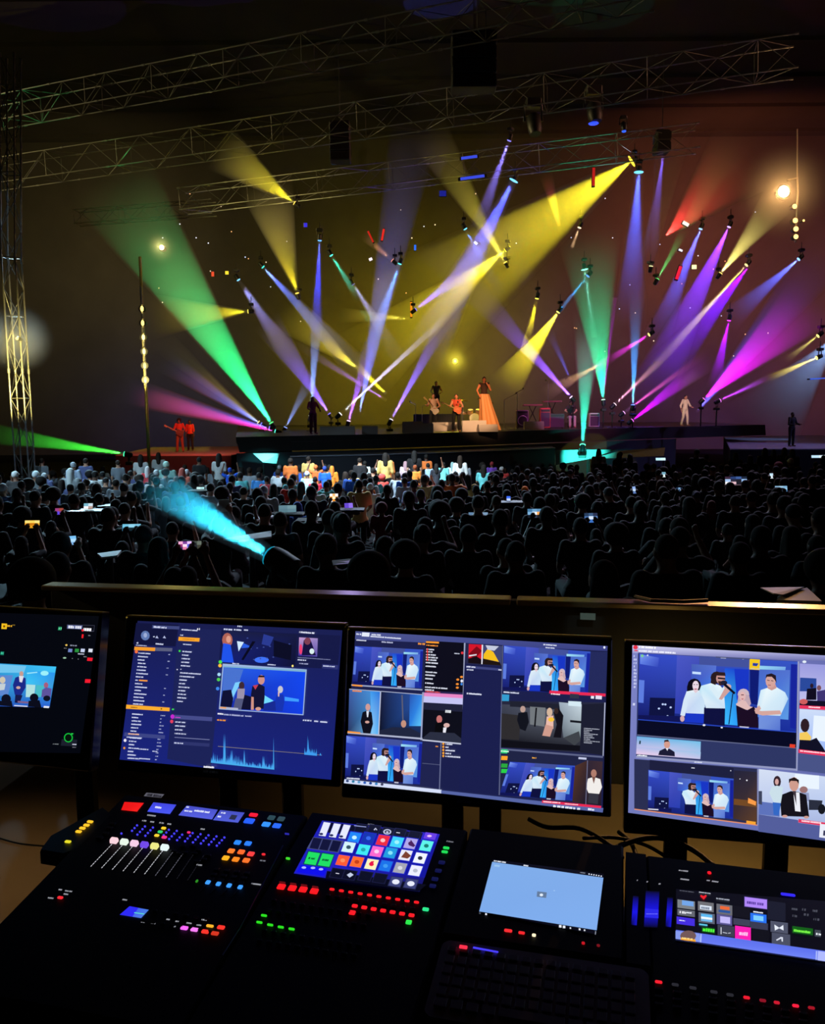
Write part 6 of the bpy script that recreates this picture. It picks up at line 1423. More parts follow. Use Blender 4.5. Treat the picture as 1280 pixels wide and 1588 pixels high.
S0.ell(682, 252, 10, 10, (230, 40, 50), z0); P0([(676, 284), (690, 284), (686, 316), (672, 315)], (235, 30, 40)); t0(728, 290, 14, 8, (120, 120, 130)); S0.ell(548, 373, 9, 8, (230, 190, 90), z0); t0(580, 370, 48, 10, (140, 145, 165)); t0(528, 395, 18, 6, (120, 120, 120))
for x, c_ in ((565, (110, 130, 190)), (620, (40, 140, 60)), (668, (190, 200, 230)), (732, (215, 220, 235))): P0([(x, 402), (x + 33, 404), (x + 29, 432), (x - 4, 430)], c_)
t0(644, 440, 54, 9, (190, 195, 215)); t0(690, 465, 24, 6, (150, 150, 160)); S0.ell(534, 478, 14, 7, (150, 190, 160), z0); P0([(722, 475), (766, 478), (760, 504), (718, 502)], (235, 25, 45)); P0([(704, 652), (748, 654), (744, 684), (700, 682)], (235, 25, 45)); S0.ell(598, 483, 4, 4, (120, 125, 130), z0, 6); S0.ell(646, 488, 4, 4, (120, 125, 130), z0, 6)
Q0 = [(-330, 505), (465, 550), (410, 885), (-400, 865)]
P0(Q0, [(30, 110, 190), (60, 190, 240), (40, 90, 200), (30, 60, 150)]); P0([(0, 530), (220, 545), (200, 600), (0, 600)], (110, 190, 230)); P0([(0, 620), (110, 620), (70, 780), (0, 790)], (90, 130, 200)); P0([(230, 580), (455, 600), (430, 720), (220, 690)], [(50, 170, 230), (40, 140, 230), (60, 150, 210), (60, 190, 235)]); P0([(225, 600), (310, 592), (312, 600), (226, 610)], (150, 220, 240)); S0.ell(370, 604, 34, 20, (150, 230, 240), z0); P0([(220, 695), (295, 700), (285, 800), (215, 800)], (170, 215, 215)); P0([(300, 700), (370, 705), (340, 800), (290, 800)], (70, 180, 190))
S0.ell(25, 660, 24, 28, (200, 190, 170), z0); P0([(0, 690), (50, 690), (40, 740), (0, 745)], (190, 200, 205)); S0.ell(180, 608, 17, 22, (190, 150, 140), z0); P0([(130, 640), (170, 625), (215, 645), (215, 720), (175, 790), (125, 780), (110, 700)], (26, 40, 130)); P0([(160, 625), (200, 628), (185, 680), (165, 675)], (215, 215, 225)); P0([(130, 780), (190, 785), (165, 850), (125, 845)], (20, 24, 70)); S0.ell(155, 722, 18, 12, (200, 160, 150), z0)
S0.ell(383, 702, 19, 24, (160, 90, 120), z0); P0([(350, 740), (385, 720), (430, 730), (420, 800), (345, 800)], (90, 80, 150)); S0.ell(55, 815, 40, 40, (12, 14, 30), z0); S0.ell(285, 805, 36, 36, (10, 12, 26), z0); P0([(240, 830), (330, 825), (345, 885), (235, 878)], (10, 12, 26)); P0([(0, 830), (100, 830), (110, 878), (0, 868)], (12, 14, 30)); P0([(150, 830), (240, 838), (235, 852), (150, 846)], (120, 90, 130)); P0([(122, 865), (232, 872), (230, 880), (120, 873)], (215, 220, 235)); P0([(366, 872), (410, 875), (406, 890), (362, 887)], (220, 225, 235)); S0.ell(390, 810, 30, 24, (14, 16, 34), z0)
P0([(512, 1145), (640, 1150), (632, 1205), (505, 1198)], (26, 30, 42)); S0.ell(567, 1133, 36, 38, (20, 190, 60), z0, 24); S0.ell(567, 1133, 28, 30, (5, 20, 10), z0, 24); P0([(592, 1096), (608, 1098), (604, 1106), (588, 1104)], (40, 220, 80)); t0(600, 1183, 30, 8); t0(600, 1208, 24, 6, (120, 120, 130)); t0(440, 1180, 40, 8, (120, 125, 130))
S0.build(mD, sample=True)

# equipment rail that carries the monitors
rl = thing('equipment_rail', 'low black rail behind the desk carrying the monitor posts', 'rail', (0, 1.9, .6))
a_, c_ = V((-1.0, 2.13, RAIL_Z - .02)), V((1.25, 1.74, RAIL_Z - .02))
d_ = (c_ - a_).normalized()
b = MB(); b.box((a_ + c_) / 2, (c_ - a_).length, .1, .03, (d_, dz.cross(d_), dz), bev=.006); b.build('crossbar', MET, rl)
for f in (.04, .35, .96):
    p = a_.lerp(c_, f); b = MB(); b.cyl((p.x, p.y, .6), (p.x, p.y, RAIL_Z - .03), .022); b.build('leg', MET, rl)

# --- desk and consoles -----------------------------------------------------------
KU, KV, KN = frame(14, 8)
KP0 = V((0, 1.4, 1.38)); DZ = 1.26
KB = V((math.sin(math.radians(14)), math.cos(math.radians(14)), 0))
def Kuv(u, v, h=0): return KP0 + KU * u + KV * v + KN * h
def Kp(px, py, h=0): return hit(px, py, KP0, KN) + KN * h
AX = (KU, KV, KN)
dk_ = thing('desk', 'black control desk carrying the consoles and the keyboard', 'desk', (0, 1.3, .6))
b = MB(); cn = [KP0 + KU * u + KB * v for u, v in ((-.69, -.62), (1.3, -.62), (1.3, .16), (-.69, .16))]
b.loft([[V((p.x, p.y, DZ - .04)) for p in cn], [V((p.x, p.y, DZ)) for p in cn]]); b.build('desk_top', mat('black_desk', (.004, .004, .006), .5, noise=.3, nscale=9), dk_)
for u, v in ((-.66, -.58), (1.26, -.58), (1.26, .12), (-.66, .12)):
    p = KP0 + KU * u + KB * v; b = MB(); b.box((p.x, p.y, (DZ - .04 + .6) / 2), .05, .05, DZ - .04 - .6, (KU, KB, dz)); b.build('leg', MET, dk_)
CONS = mat('black_console', (.004, .004, .007), .65, spec=.3, noise=.25, nscale=40)
def console(name, label, cat, u0, u1, v0, v1, h=0.):
    c = Kuv((u0 + u1) / 2, (v0 + v1) / 2); t = thing(name, label, cat, (c.x, c.y, DZ))
    q = [Kuv(u, v, h) for u, v in ((u0, v0), (u1, v0), (u1, v1), (u0, v1))]
    b = MB(); b.loft([[V((p.x, p.y, DZ + .001)) for p in q], [p - KN * .006 for p in q], [Kuv(u, v, h) for u, v in ((u0 + .004, v0 + .004), (u1 - .004, v0 + .004), (u1 - .004, v1 - .004), (u0 + .004, v1 - .004))]])
    b.build('body', CONS, t)
    return t
def btn(t, px, py, su, sv, rgb=None, s=1.2, h=.004, name='button', base=0.):
    """one key: a small cap, lit from inside when rgb is given"""
    b = MB(); b.box(Kp(px, py, base + h / 2), su, sv, h, AX, bev=min(.0012, h * .3))
    return b.build(name, glow(rgb, s, 'key') if rgb else KEYM, t)
class Flat(Screen):
    """a picture lying in the console's face"""
    def __init__(s, h=.0012): s.u, s.v, s.n = AX; s.P0 = KP0 + KN * h; s.mb = MB(); s.L = 0
    def pt(s, x, y): return hit(x, y, KP0, KN) + s.n * ((s.P0 - KP0).dot(KN) + .00003 * s.L)
def legend(t, pts, rgb=(110, 112, 120), name='printed_legend'):
    F = Flat(.0006)
    for x, y, w_ in pts: F.text(0, 0, w_, 2.0, rgb, lambda a, b_, x=x, y=y: (x + a - b_ * .5, y + b_ + a * .13))
    F.build(t, name, False)

# fader console
fc = console('fader_console', 'left lighting console with a row of coloured faders and small blue keys', 'console', -.665, -.252, -.40, .115)
zf = zm(40, 1200, .3125)
def F4(t, name, quad, M, rgb, extra=None):
    F = Flat(); F.poly(quad, rgb, M)
    if extra: extra(F)
    return F.build(t, name, False)
def scr_text(F, M, x, y, w_, h, c=(220, 225, 245)): F.text(0, 0, w_, h, c, lambda a, b_: M(x + a - b_ * .5, y + b_ + a * .13))
btnq = lambda t, x, y, su, sv, c=None, s=1.2, n='button': btn(t, *zf(x, y), su, sv, c, s, name=n)
F4(fc, 'name_plate', [(600, 96), (688, 104), (672, 122), (586, 113)], zf, (88, 88, 98), lambda F: scr_text(F, zf, 606, 100, 66, 12, (30, 30, 34)))
F4(fc, 'display', [(490, 142), (587, 147), (553, 190), (474, 182)], zf, [(225, 20, 20), (235, 24, 24), (245, 30, 26), (225, 20, 20)])
F4(fc, 'display', [(634, 144), (748, 156), (716, 202), (604, 190)], zf, [(60, 66, 215), (64, 70, 220), (70, 84, 235), (66, 80, 235)], lambda F: scr_text(F, zf, 645, 163, 26, 9))
F4(fc, 'display', [(800, 160), (953, 181), (925, 229), (758, 208)], zf, [(66, 72, 190), (70, 78, 195), (84, 92, 215), (80, 90, 215)], lambda F: (scr_text(F, zf, 840, 180, 78, 9), scr_text(F, zf, 790, 182, 36, 7), scr_text(F, zf, 798, 164, 14, 6)))
F4(fc, 'display', [(966, 182), (1087, 195), (1054, 245), (930, 232)], zf, [(70, 78, 185), (66, 76, 185), (80, 92, 210), (78, 90, 210)], lambda F: (F.poly([(1022, 205), (1052, 209), (1038, 232), (1008, 227)], (40, 44, 70), zf), scr_text(F, zf, 972, 192, 18, 7), scr_text(F, zf, 955, 210, 16, 8)))
for x, y, su, sv, c in ((1131, 208, .017, .009, (235, 25, 50)), (1110, 238, .020, .014, (36, 90, 245)), (1220, 222, .014, .012, (40, 66, 74)), (1268, 228, .014, .012, (44, 66, 74)), (1194, 255, .016, .012, (50, 140, 250)), (1247, 262, .016, .012, (40, 100, 245))): btnq(fc, x, y, su, sv, c)
for i in range(12):
    x0, y0 = 553 + i * 39.4, 260 + i * 5.5
    for j in range(4):
        x, y = x0 - j * 12.5, y0 + j * 13.5
        c, su, sv = (70, 64, 240), .0042, .0034
        if i == 3 and j < 3: c, su, sv = ((250, 205, 40), (50, 205, 110), (245, 205, 50))[j], .0095, .0055; x, y = 685 - j * 17, 274 + j * 18
        if i == 3 and j == 3: continue
        if i == 4 and j == 3: c, su, sv, x, y = (240, 50, 130), .010, .006, 688, 319
        if i == 6 and j == 0: c, su, sv, x, y = (235, 45, 110), .007, .004, 810, 295
        if i == 0 and j == 3: x -= 40
        btnq(fc, x, y, su, sv, c, 1.1)
for x, y in ((432, 252), (416, 274), (398, 300), (366, 322)): btnq(fc, x, y, .014, .008)
capc = [(250, 205, 215), (225, 240, 225), (240, 200, 225), (110, 70, 225), (228, 225, 130), (225, 240, 240)]
for i in range(10):
    tx_, ty_ = 432 + i * 50.5, 354 + i * 6.2; bx_, by_ = 320 + i * 53.5, 462 + i * 7.6
    b = MB(); p0, p1 = Kp(*zf(tx_, ty_ - 6), .0006), Kp(*zf(bx_, by_ + 4), .0006); d = (p1 - p0).normalized()
    b.box((p0 + p1) / 2, (p1 - p0).length, .0022, .001, (d, KN.cross(d), KN)); sl = b.build('fader_slot', mat('slot_black', (.002, .002, .002), .6), fc)
    b = MB(); n = 11
    for k in range(n):
        q = p0.lerp(p1, (k + .8) / (n + .4)); ln = (p1 - p0).length / n * (.55 if k % 3 else .75)
        b.box(q + KN * .0006, ln, .0012, .0004, (d, KN.cross(d), KN))
    b.build('scale_marks', glow((225, 225, 235) if i < 6 else ((110, 110, 125) if i < 8 else (34, 34, 42)), .9, 'scale'), sl)
    if i < 6:
        c0 = Kp(*zf(440 + i * 50.2, 342 + i * 6.9), 0)
        b = MB(); b.loft([[c0 + KU * (su * a) + KV * (sv * q) + KN * h for a, q in ((-1, -1), (1, -1), (1, 1), (-1, 1))] for su, sv, h in ((.0068, .0045, .001), (.0068, .0045, .006), (.006, .0032, .010))]); b.build('fader_cap', glow(capc[i], 1.1, 'cap'), fc)
for x, y in ((735, 388), (765, 400), (790, 395), (838, 400), (860, 385), (905, 410), (850, 440), (885, 430), (780, 365), (830, 362)): btnq(fc, x, y, .012, .006)
for x, y, c in ((1052, 345, (40, 130, 250)), (1104, 350, (40, 120, 250)), (1020, 387, (250, 120, 40)), (1070, 392, (245, 100, 40)), (1118, 402, (235, 60, 60)), (993, 422, (250, 170, 30)), (1043, 429, (250, 130, 30)), (1095, 434, (250, 110, 40))): btnq(fc, x, y, .0125, .0105, c)
btnq(fc, 1181, 404, .007, .004, (225, 40, 50))
for j, y in enumerate((480, 505, 528)):
    for i in range(4): btnq(fc, 948 - j * 14 + i * 50, y + i * 6, .011, .008)
for i, (x, y) in enumerate(((905, 543), (957, 551), (1010, 559), (1065, 567))):
    btnq(fc, x, y, .008, .0085, (60, 150, 250), 1.2, 'fader_cap'); b = MB(); p0, p1 = Kp(*zf(x, y), .0006), Kp(*zf(x - 42, y + 44), .0006); d = (p1 - p0).normalized(); b.box((p0 + p1) / 2, (p1 - p0).length, .002, .001, (d, KN.cross(d), KN)); b.build('fader_slot', mat('slot_grey', (.05, .05, .06), .6), fc)
btnq(fc, 850, 537, .004, .006, (40, 130, 30))
F4(fc, 'display', [(516, 660), (611, 678), (573, 719), (467, 702)], zf, [(60, 60, 225), (70, 120, 220), (80, 120, 220), (50, 70, 230)], lambda F: (F.poly([(516, 660), (560, 668), (530, 712), (467, 702)], (44, 40, 235), zf), F.poly([(540, 690), (590, 697), (588, 701), (538, 694)], (90, 220, 190), zf)))
for x, y, c in ((788, 770, (235, 100, 240)), (838, 778, (240, 120, 235)), (892, 788, (250, 50, 40)), (940, 797, (200, 50, 30)), (915, 760, (245, 170, 40)), (970, 767, (250, 50, 40))): btnq(fc, x, y, .0125, .007 if y != 760 else .0045, c)
btnq(fc, 172, 619, .010, .005, (245, 40, 50))
for i in range(8): btnq(fc, 585 + i * 47, 735 + i * 7.5, .009, .004)
for i in range(6): btnq(fc, 640 + i * 52, 684 + i * 8, .009, .005)
legend(fc, [zf(*p) + (w_,) for *p, w_ in ((165, 572, 5), (197, 578, 10), (190, 594, 7), (112, 613, 8), (482, 622, 7), (700, 720, 6), (800, 738, 8), (850, 748, 7), (745, 730, 6), (875, 722, 8), (580, 230, 6), (620, 236, 6), (665, 241, 6), (705, 247, 6), (870, 272, 7), (605, 203, 12), (1130, 545, 12), (850, 450, 8), (725, 755, 6), (575, 734, 5), (625, 740, 5))], (150, 152, 160))
b = MB(); b.tube([Kp(439, 1312, .001), Kp(372, 1440, .001), Kp(345, 1482, .001)], .0012, 6); b.build('blue_seam', mat('blue_seam', (.05, .05, .35), .3), fc)

# switcher panel in the middle
sp_ = console('switcher_panel', 'middle switcher panel with a touch screen of coloured tiles and red keys', 'console', -.248, .072, -.40, .128)
zs = zm(380, 1230, .265625)
F = Flat(.002); Pq = lambda pts, c: F.poly(pts, c, zs)
Pq([(452, 165), (1138, 245), (1020, 582), (286, 474)], [(26, 30, 170), (40, 30, 190), (14, 16, 80), (30, 30, 190)])
Pq([(468, 172), (1040, 238), (1018, 300), (440, 230)], (8, 9, 34)); Pq([(480, 460), (1060, 540), (1015, 580), (470, 505)], (6, 7, 24)); Pq([(600, 230), (1120, 290), (1050, 500), (520, 430)], (18, 20, 150))
ux, uy, vx, vy = 58, 8.5, -22, 58
def tile(cx, cy_, a=1., d=1., c=(255, 255, 255), rim=(60, 64, 130), ic=None):
    q = lambda k: [(cx + (sx * ux * a * k + sy * vx * d * k) / 2, cy_ + (sx * uy * a * k + sy * vy * d * k) / 2) for sx, sy in ((-1, -1), (1, -1), (1, 1), (-1, 1))]
    if rim: Pq(q(1.16), rim)
    Pq(q(1.0), c)
    if ic: F.ell(cx, cy_, ux * a * .22, vy * d * .2, ic, zs, 10)
for x, y in ((466, 216), (526, 224), (583, 231)): tile(x, y, .68, 1.35, (222, 226, 250), (40, 44, 140)); F.ell(x - 20, y + 28, 12, 7, (30, 34, 80), zs, 8)
Pq([(400, 262), (582, 285), (545, 355), (362, 330)], (64, 70, 120))
for x, y in ((414, 300), (470, 308), (528, 316)): tile(x, y, .86, 1.05, (16, 18, 54), None)
for x, y in ((393, 388), (473, 398)): tile(x, y, 1.15, 1.2, (30, 215, 95), (16, 60, 90)); scr_text(F, zs, x - 18, y - 8, 34, 11, (10, 80, 40))
Pq([(325, 424), (482, 446), (462, 492), (300, 470)], (14, 14, 225)); 
for x, y in ((345, 442), (398, 444), (445, 452)): F.ell(x, y, 14, 7, (170, 180, 255), zs, 8)
for x, y in ((680, 212), (755, 218), (835, 234), (905, 240), (990, 256)): tile(x, y, 1.05, .75, (12, 13, 36), (26, 28, 70))
F.ell(832, 234, 24, 16, (190, 195, 225), zs); F.ell(832, 234, 16, 10, (14, 16, 40), zs); F.ell(832, 236, 8, 6, (190, 195, 225), zs, 8); Pq([(752, 222), (764, 210), (774, 224), (768, 224), (763, 217), (758, 226)], (190, 195, 225)); Pq([(885, 236), (907, 239), (905, 243), (884, 240)], (210, 215, 235)); Pq([(640, 196), (710, 204), (708, 208), (638, 200)], (150, 160, 220))
tile(1083, 259, 1.15, .62, (100, 60, 220), None); F.ell(1078, 259, 14, 7, (235, 190, 235), zs, 8)
G_ = [((640, 268), (30, 130, 240), (190, 235, 255)), ((722, 272), (18, 50, 170), (50, 100, 230)), ((806, 285), (230, 40, 60), (255, 190, 190)), ((888, 296), (60, 205, 245), (150, 235, 255)), ((968, 304), (170, 160, 225), (70, 30, 80)), ((1060, 318), (90, 235, 225), (20, 120, 110)),
      ((606, 326), (205, 235, 240), (50, 80, 100)), ((692, 341), (60, 225, 235), (30, 160, 170)), ((770, 352), (245, 100, 200), (255, 200, 235)), ((850, 360), (30, 150, 215), (130, 220, 240)), ((938, 374), (225, 225, 240), (110, 50, 40)), ((1024, 391), (232, 236, 248), (40, 40, 60)),
      ((572, 405), (250, 90, 50), (255, 140, 90)), ((655, 414), (250, 105, 45), (190, 60, 20)), ((740, 428), (245, 235, 180), (225, 20, 60)), ((822, 438), (24, 110, 225), (60, 150, 235)), ((907, 450), (160, 160, 175), (210, 210, 220)), ((996, 466), (228, 230, 246), (180, 185, 200))]
for (x, y), c, ic in G_: tile(x, y, 1.12, 1.0, c, (30, 36, 190), ic)
Pq([(958, 318), (970, 285), (996, 320), (985, 328)], (70, 30, 90)); Pq([(912, 388), (940, 352), (972, 380), (950, 396)], (120, 60, 40)); Pq([(725, 425), (738, 412), (756, 410), (742, 440)], (225, 20, 70))
for x, y in ((540, 482), (612, 492), (705, 500), (790, 512)): tile(x, y, 1.15, .85, (10, 12, 34), (24, 26, 60))
Pq([(532, 480), (552, 483), (551, 487), (531, 484)], (220, 220, 240)); Pq([(596, 492), (618, 478), (636, 492), (612, 508)], (190, 200, 225))
for x, y in ((882, 533), (970, 544)): tile(x, y, 1.1, .85, (60, 66, 120), (40, 44, 90)); F.ell(x, y, 22, 15, (225, 228, 245), zs)
F.build(sp_, 'touch_screen', True)
bs = lambda x, y, su, sv, c=None, s=1.25: btn(sp_, *zs(x, y), su, sv, c, s)
for x, y in ((213, 552), (277, 560), (340, 568), (405, 578)): bs(x, y, .0138, .0118, (245, 24, 30)); bs(x + 6, y - 23, .012, .002, (90, 12, 16))
for i in range(10): bs(509 + i * 54.8, 567 + i * 8.4, .0085, .0042, (245, 26, 34)); bs(486 + i * 54.8, 604 + i * 8.4, .009, .006)
for i in range(7): bs(642 + i * 55.2, 664 + i * 9.1, .0095, .0062, (245, 26, 36)); 
bs(627, 703, .0105, .0085, (245, 26, 36)); bs(1056, 684, .0105, .0065, (40, 215, 130)); bs(957, 759, .0095, .0085, (40, 215, 70))
for x, y in ((1176, 325), (1167, 348)): bs(x, y, .0115, .0052, (30, 205, 80))
for x, y in ((1150, 410), (1130, 458), (1110, 507), (1097, 547)): bs(x, y, .0115, .008, (18, 22, 80), .8)
for x, y in ((112, 720), (85, 760), (148, 775), (210, 788), (273, 799)): bs(x, y, .0105, .0035, (40, 205, 30))
bs(252, 387, .0085, .003, (60, 205, 40)); bs(246, 243, .009, .002, (40, 40, 160))
for j in range(4):
    for i in range(11): bs(170 + i * 55 - j * 28, 632 + i * 8.5 + j * 58 + (60 if j > 1 else 0), .0095, .005)
legend(sp_, [zs(*p) + (w_,) for *p, w_ in ((720, 178, 9), (90, 390, 8), (40, 525, 12), (1180, 278, 10))], (110, 112, 122))

# unit with the white tablet-like screen
tu = console('display_unit', 'black unit with a plain pale blue screen above the keyboard', 'console', .077, .364, -.145, .135)
zt_ = zm(640, 1280, .28125)
F = Flat(.002); Pq = lambda pts, c: F.poly(pts, c, zt_)
Pq([(444, 192), (1056, 272), (1014, 607), (364, 478)], (8, 9, 22)); Pq([(440, 206), (1053, 294), (1016, 584), (368, 480)], [(122, 166, 225), (122, 164, 224), (124, 168, 230), (120, 164, 226)])
tt = lambda x, y, w_, h, c=(230, 235, 245): F.text(0, 0, w_, h, c, lambda a, b_: zt_(x + a - b_ * .3, y + b_ + a * .14))
tt(450, 197, 12, 7); tt(470, 200, 46, 7); tt(614, 222, 26, 7); tt(925, 262, 28, 6, (120, 125, 140)); 
for i in range(6): F.ell(974 + i * 13.4, 274 + i * 2.4, 4, 4, (225, 230, 245), zt_, 6)
Pq([(452, 222), (483, 226), (480, 236), (450, 232)], (150, 190, 230)); Pq([(688, 370), (741, 376), (737, 407), (685, 400)], (96, 118, 150)); F.ell(711, 390, 10, 8, (220, 232, 245), zt_, 8); F.ell(782, 366, 5, 2, (170, 205, 240), zt_, 6)
for x, y, r in ((372, 490, 5), (406, 496, 5), (815, 563, 7), (836, 567, 7), (871, 573, 4), (922, 580, 5), (949, 585, 4)): Pq([(x - r, y - r), (x + r, y - r + 1), (x + r, y + r + 1), (x - r, y + r)], (225, 230, 240) if x != 372 else (70, 74, 84))
Pq([(1008, 590), (1013, 591), (1011, 610), (1006, 609)], (140, 145, 160))
F.build(tu, 'screen', True)
for x, y, su, sv, c in ((528, 586, .0125, .005, (240, 40, 45)), (602, 598, .010, .0045, (225, 35, 40)), (670, 611, .006, .005, (255, 235, 190)), (942, 655, .005, .0045, (180, 20, 30)), (1025, 668, .005, .004, (110, 16, 24))): btn(tu, *zt_(x, y), su, sv, c, 1.3, name='indicator_lamp')
# keyboard
k0, k1 = (KP0 + KU * .078 + KB * -.30), None
kb = thing('computer_keyboard', 'dim grey computer keyboard lying below the pale blue screen', 'keyboard', tuple(Kuv(.235, -.24, -.02)))
b = MB(); q = [(.084, -.305), (.400, -.305), (.400, -.158), (.084, -.158)]
def rnd(pts, r=.012):
    out = []; n = len(pts)
    for i in range(n):
        p, a, c = V((*pts[i], 0)), V((*pts[i - 1], 0)), V((*pts[(i + 1) % n], 0))
        for t_ in (0, .3, .7, 1):
            e = p + (a - p).normalized() * r * (1 - t_) ** 1.5 + (c - p).normalized() * r * t_ ** 1.5; out.append((e.x, e.y))
    return out
rq = rnd(q); b.loft([[V((*Kuv(u, v, -.012).xy, DZ + .002)) for u, v in rq], [Kuv(u, v, .002) for u, v in rq]]); b.build('keyboard_case', mat('grey_keyboard_case', (.22, .19, .25), .5), kb)
b = MB()
for j in range(6):
    v = -.178 - j * .0205; u = .094; cnt_ = 15 if j else 16
    ws = [.0165] * cnt_
    if j == 5: ws = [.022, .02, .02, .022, .095, .022, .02, .02, .02]
    for w_ in ws:
        if u + w_ > .395: break
        b.box(Kuv(u + w_ / 2, v, .0042), w_ - .0026, .0165 if j else .011, .004, AX, bev=.001); u += w_ + .0028
b.build('key_caps', mat('grey_key_caps', (.17, .15, .20), .45), kb)
btn(kb, *zt_(281, 691), .0125, .006, (250, 45, 70), 1.3, h=.003, name='red_lit_key', base=.0055)
b = MB(); p0, p1 = Kp(*zt_(335, 686), .0045), Kp(*zt_(473, 712), .0045); d = (p1 - p0).normalized(); b.box((p0 + p1) / 2, (p1 - p0).length, .0022, .0015, (d, KN.cross(d), KN)); b.build('blue_light_bar', glow((70, 60, 250), 1.2, 'bar'), kb)

# right-hand console
rc = console('control_console', 'right console with a wide touch screen of small tiles over red indicator lamps', 'console', .404, 1.05, -.40, .115)
b = MB(); q = [Kuv(u, v) for u, v in ((.368, -.148), (.4035, -.148), (.4035, .115), (.368, .115))]; b.loft([[V((p.x, p.y, DZ + .001)) for p in q], q]); b.build('meter_wing', CONS, rc)
zr = zm(960, 1300, .25)
F = Flat(.002); Pq = lambda pts, c: F.poly(pts, c, zr)
Pq([(355, 320), (1560, 420), (1560, 815), (352, 640)], (9, 9, 20))
tr = lambda x, y, w_, h, c=(230, 235, 245): F.text(0, 0, w_, h, c, lambda a, b_: zr(x + a - b_ * .1, y + b_ + a * .13))
def rt_(cx, cy_, w_, h, c, rim=None):
    q = lambda k: [(cx + sx * (w_ / 2 + k) , cy_ + sy * (h / 2 + k) + sx * w_ / 2 * .13) for sx, sy in ((-1, -1), (1, -1), (1, 1), (-1, 1))]
    if rim: Pq(q(4), rim)
    Pq(q(0), c)
rt_(418, 418, 108, 52, (120, 125, 130)); rt_(428, 410, 72, 30, (110, 160, 225)); rt_(418, 470, 108, 38, (96, 98, 108)); tr(378, 457, 34, 14, (230, 230, 235)); tr(420, 462, 28, 9)
rt_(415, 522, 112, 46, (66, 44, 215)); tr(375, 512, 36, 6); rt_(540, 432, 98, 58, (108, 108, 114)); rt_(540, 438, 72, 26, (215, 225, 240)); tr(512, 430, 52, 14, (120, 130, 150)); rt_(655, 450, 98, 62, (104, 104, 112)); rt_(658, 440, 58, 20, (230, 100, 50)); rt_(655, 462, 72, 14, (40, 80, 150))
rt_(545, 503, 100, 62, (90, 96, 112)); rt_(545, 488, 70, 18, (90, 180, 235)); rt_(545, 504, 70, 14, (230, 240, 248)); rt_(545, 518, 70, 12, (110, 180, 230)); rt_(655, 514, 96, 62, (88, 84, 140)); rt_(660, 515, 62, 40, (190, 180, 240)); rt_(665, 583, 104, 66, (58, 60, 76)); Pq([(632, 560), (637, 561), (637, 604), (632, 603)], (215, 220, 230)); Pq([(645, 590), (672, 596), (672, 600), (645, 594)], (200, 205, 220)); Pq([(678, 596), (694, 594), (694, 598), (678, 600)], (200, 205, 220))
rt_(850, 410, 138, 58, (170, 130, 240), (60, 50, 110)); tr(795, 398, 105, 16, (90, 60, 160)); rt_(762, 468, 104, 70, (16, 16, 26)); tr(835, 460, 60, 8); rt_(866, 505, 100, 54, (36, 110, 235)); rt_(866, 505, 62, 30, (120, 200, 245)); rt_(762, 530, 104, 40, (60, 62, 84)); rt_(870, 552, 110, 42, (54, 56, 78)); rt_(978, 462, 112, 116, (24, 26, 42)); rt_(995, 562, 108, 68, (76, 80, 100)); Pq([(965, 545), (995, 565), (1020, 548), (1022, 582), (995, 568), (968, 582)], (225, 230, 240)); rt_(1006, 636, 114, 70, (72, 76, 96)); Pq([(975, 640), (1005, 622), (1018, 624), (1018, 652), (1010, 650), (1008, 632), (980, 646)], (210, 215, 230))
rt_(770, 598, 98, 80, (250, 30, 175)); tr(748, 588, 46, 22, (255, 190, 235)); rt_(880, 615, 104, 72, (14, 15, 24)); rt_(555, 580, 82, 34, (10, 70, 20)); tr(522, 566, 66, 20, (80, 240, 60)); rt_(524, 547, 52, 10, (90, 190, 220))
rt_(1140, 584, 128, 42, (16, 90, 20)); tr(1086, 574, 100, 15, (120, 245, 70)); rt_(1234, 601, 38, 42, (60, 66, 76)); tr(1224, 598, 22, 12); 
for x, y in ((1085, 440), (1150, 445), (1215, 452), (1160, 476), (1220, 505), (1090, 484)): tr(x - 12, y, 24, 14, (70, 72, 84))
tr(378, 332, 86, 5, (90, 92, 104)); tr(498, 342, 68, 6, (190, 195, 205)); tr(605, 380, 78, 8, (170, 175, 190)); Pq([(508, 362), (526, 370), (540, 362), (546, 370), (527, 392), (505, 372)], (235, 30, 40))
Pq([(355, 580), (1560, 752), (1560, 815), (352, 636)], [(90, 110, 225), (90, 110, 230), (110, 130, 240), (100, 118, 235)]); Pq([(352, 586), (500, 603), (510, 656), (352, 636)], (130, 150, 230)); F.ell(430, 618, 50, 34, (110, 84, 84), zr); Pq([(385, 628), (475, 640), (478, 655), (383, 642)], (235, 160, 50)); tr(392, 626, 60, 10, (250, 220, 140)); Pq([(506, 606), (514, 607), (512, 658), (503, 657)], (170, 185, 240)); Pq([(1222, 712), (1232, 713), (1228, 768), (1220, 767)], (160, 175, 240)); Pq([(1236, 712), (1560, 760), (1560, 815), (1232, 770)], (170, 180, 245))
F.build(rc, 'touch_screen', True)
br = lambda x, y, su, sv, c=None, s=1.3, n='button': btn(rc, *zr(x, y), su, sv, c, s, name=n)
br(562, 220, .006, .005, (250, 20, 35), 1.5, 'indicator_lamp'); br(1050, 356, .0225, .0045, (50, 40, 235), 1.2, 'indicator_lamp')
for x, y, su, c in ((247, 898, .0105, (240, 30, 45)), (793, 995, .009, (220, 25, 45)), (893, 1013, .009, (130, 18, 34)), (980, 1026, .008, (190, 24, 44)), (1097, 1046, .009, (240, 30, 60)), (1195, 1059, .009, (150, 20, 34))): br(x, y, su, .003, c, 1.2, 'indicator_lamp')
for x, y in ((350, 915), (460, 935), (590, 960), (690, 978)): br(x, y, .010, .003, (46, 46, 54), .8, 'indicator_lamp')
for j in range(3):
    for i in range(9): br(250 + i * 112, 945 + i * 19 + j * 46, .012, .006)
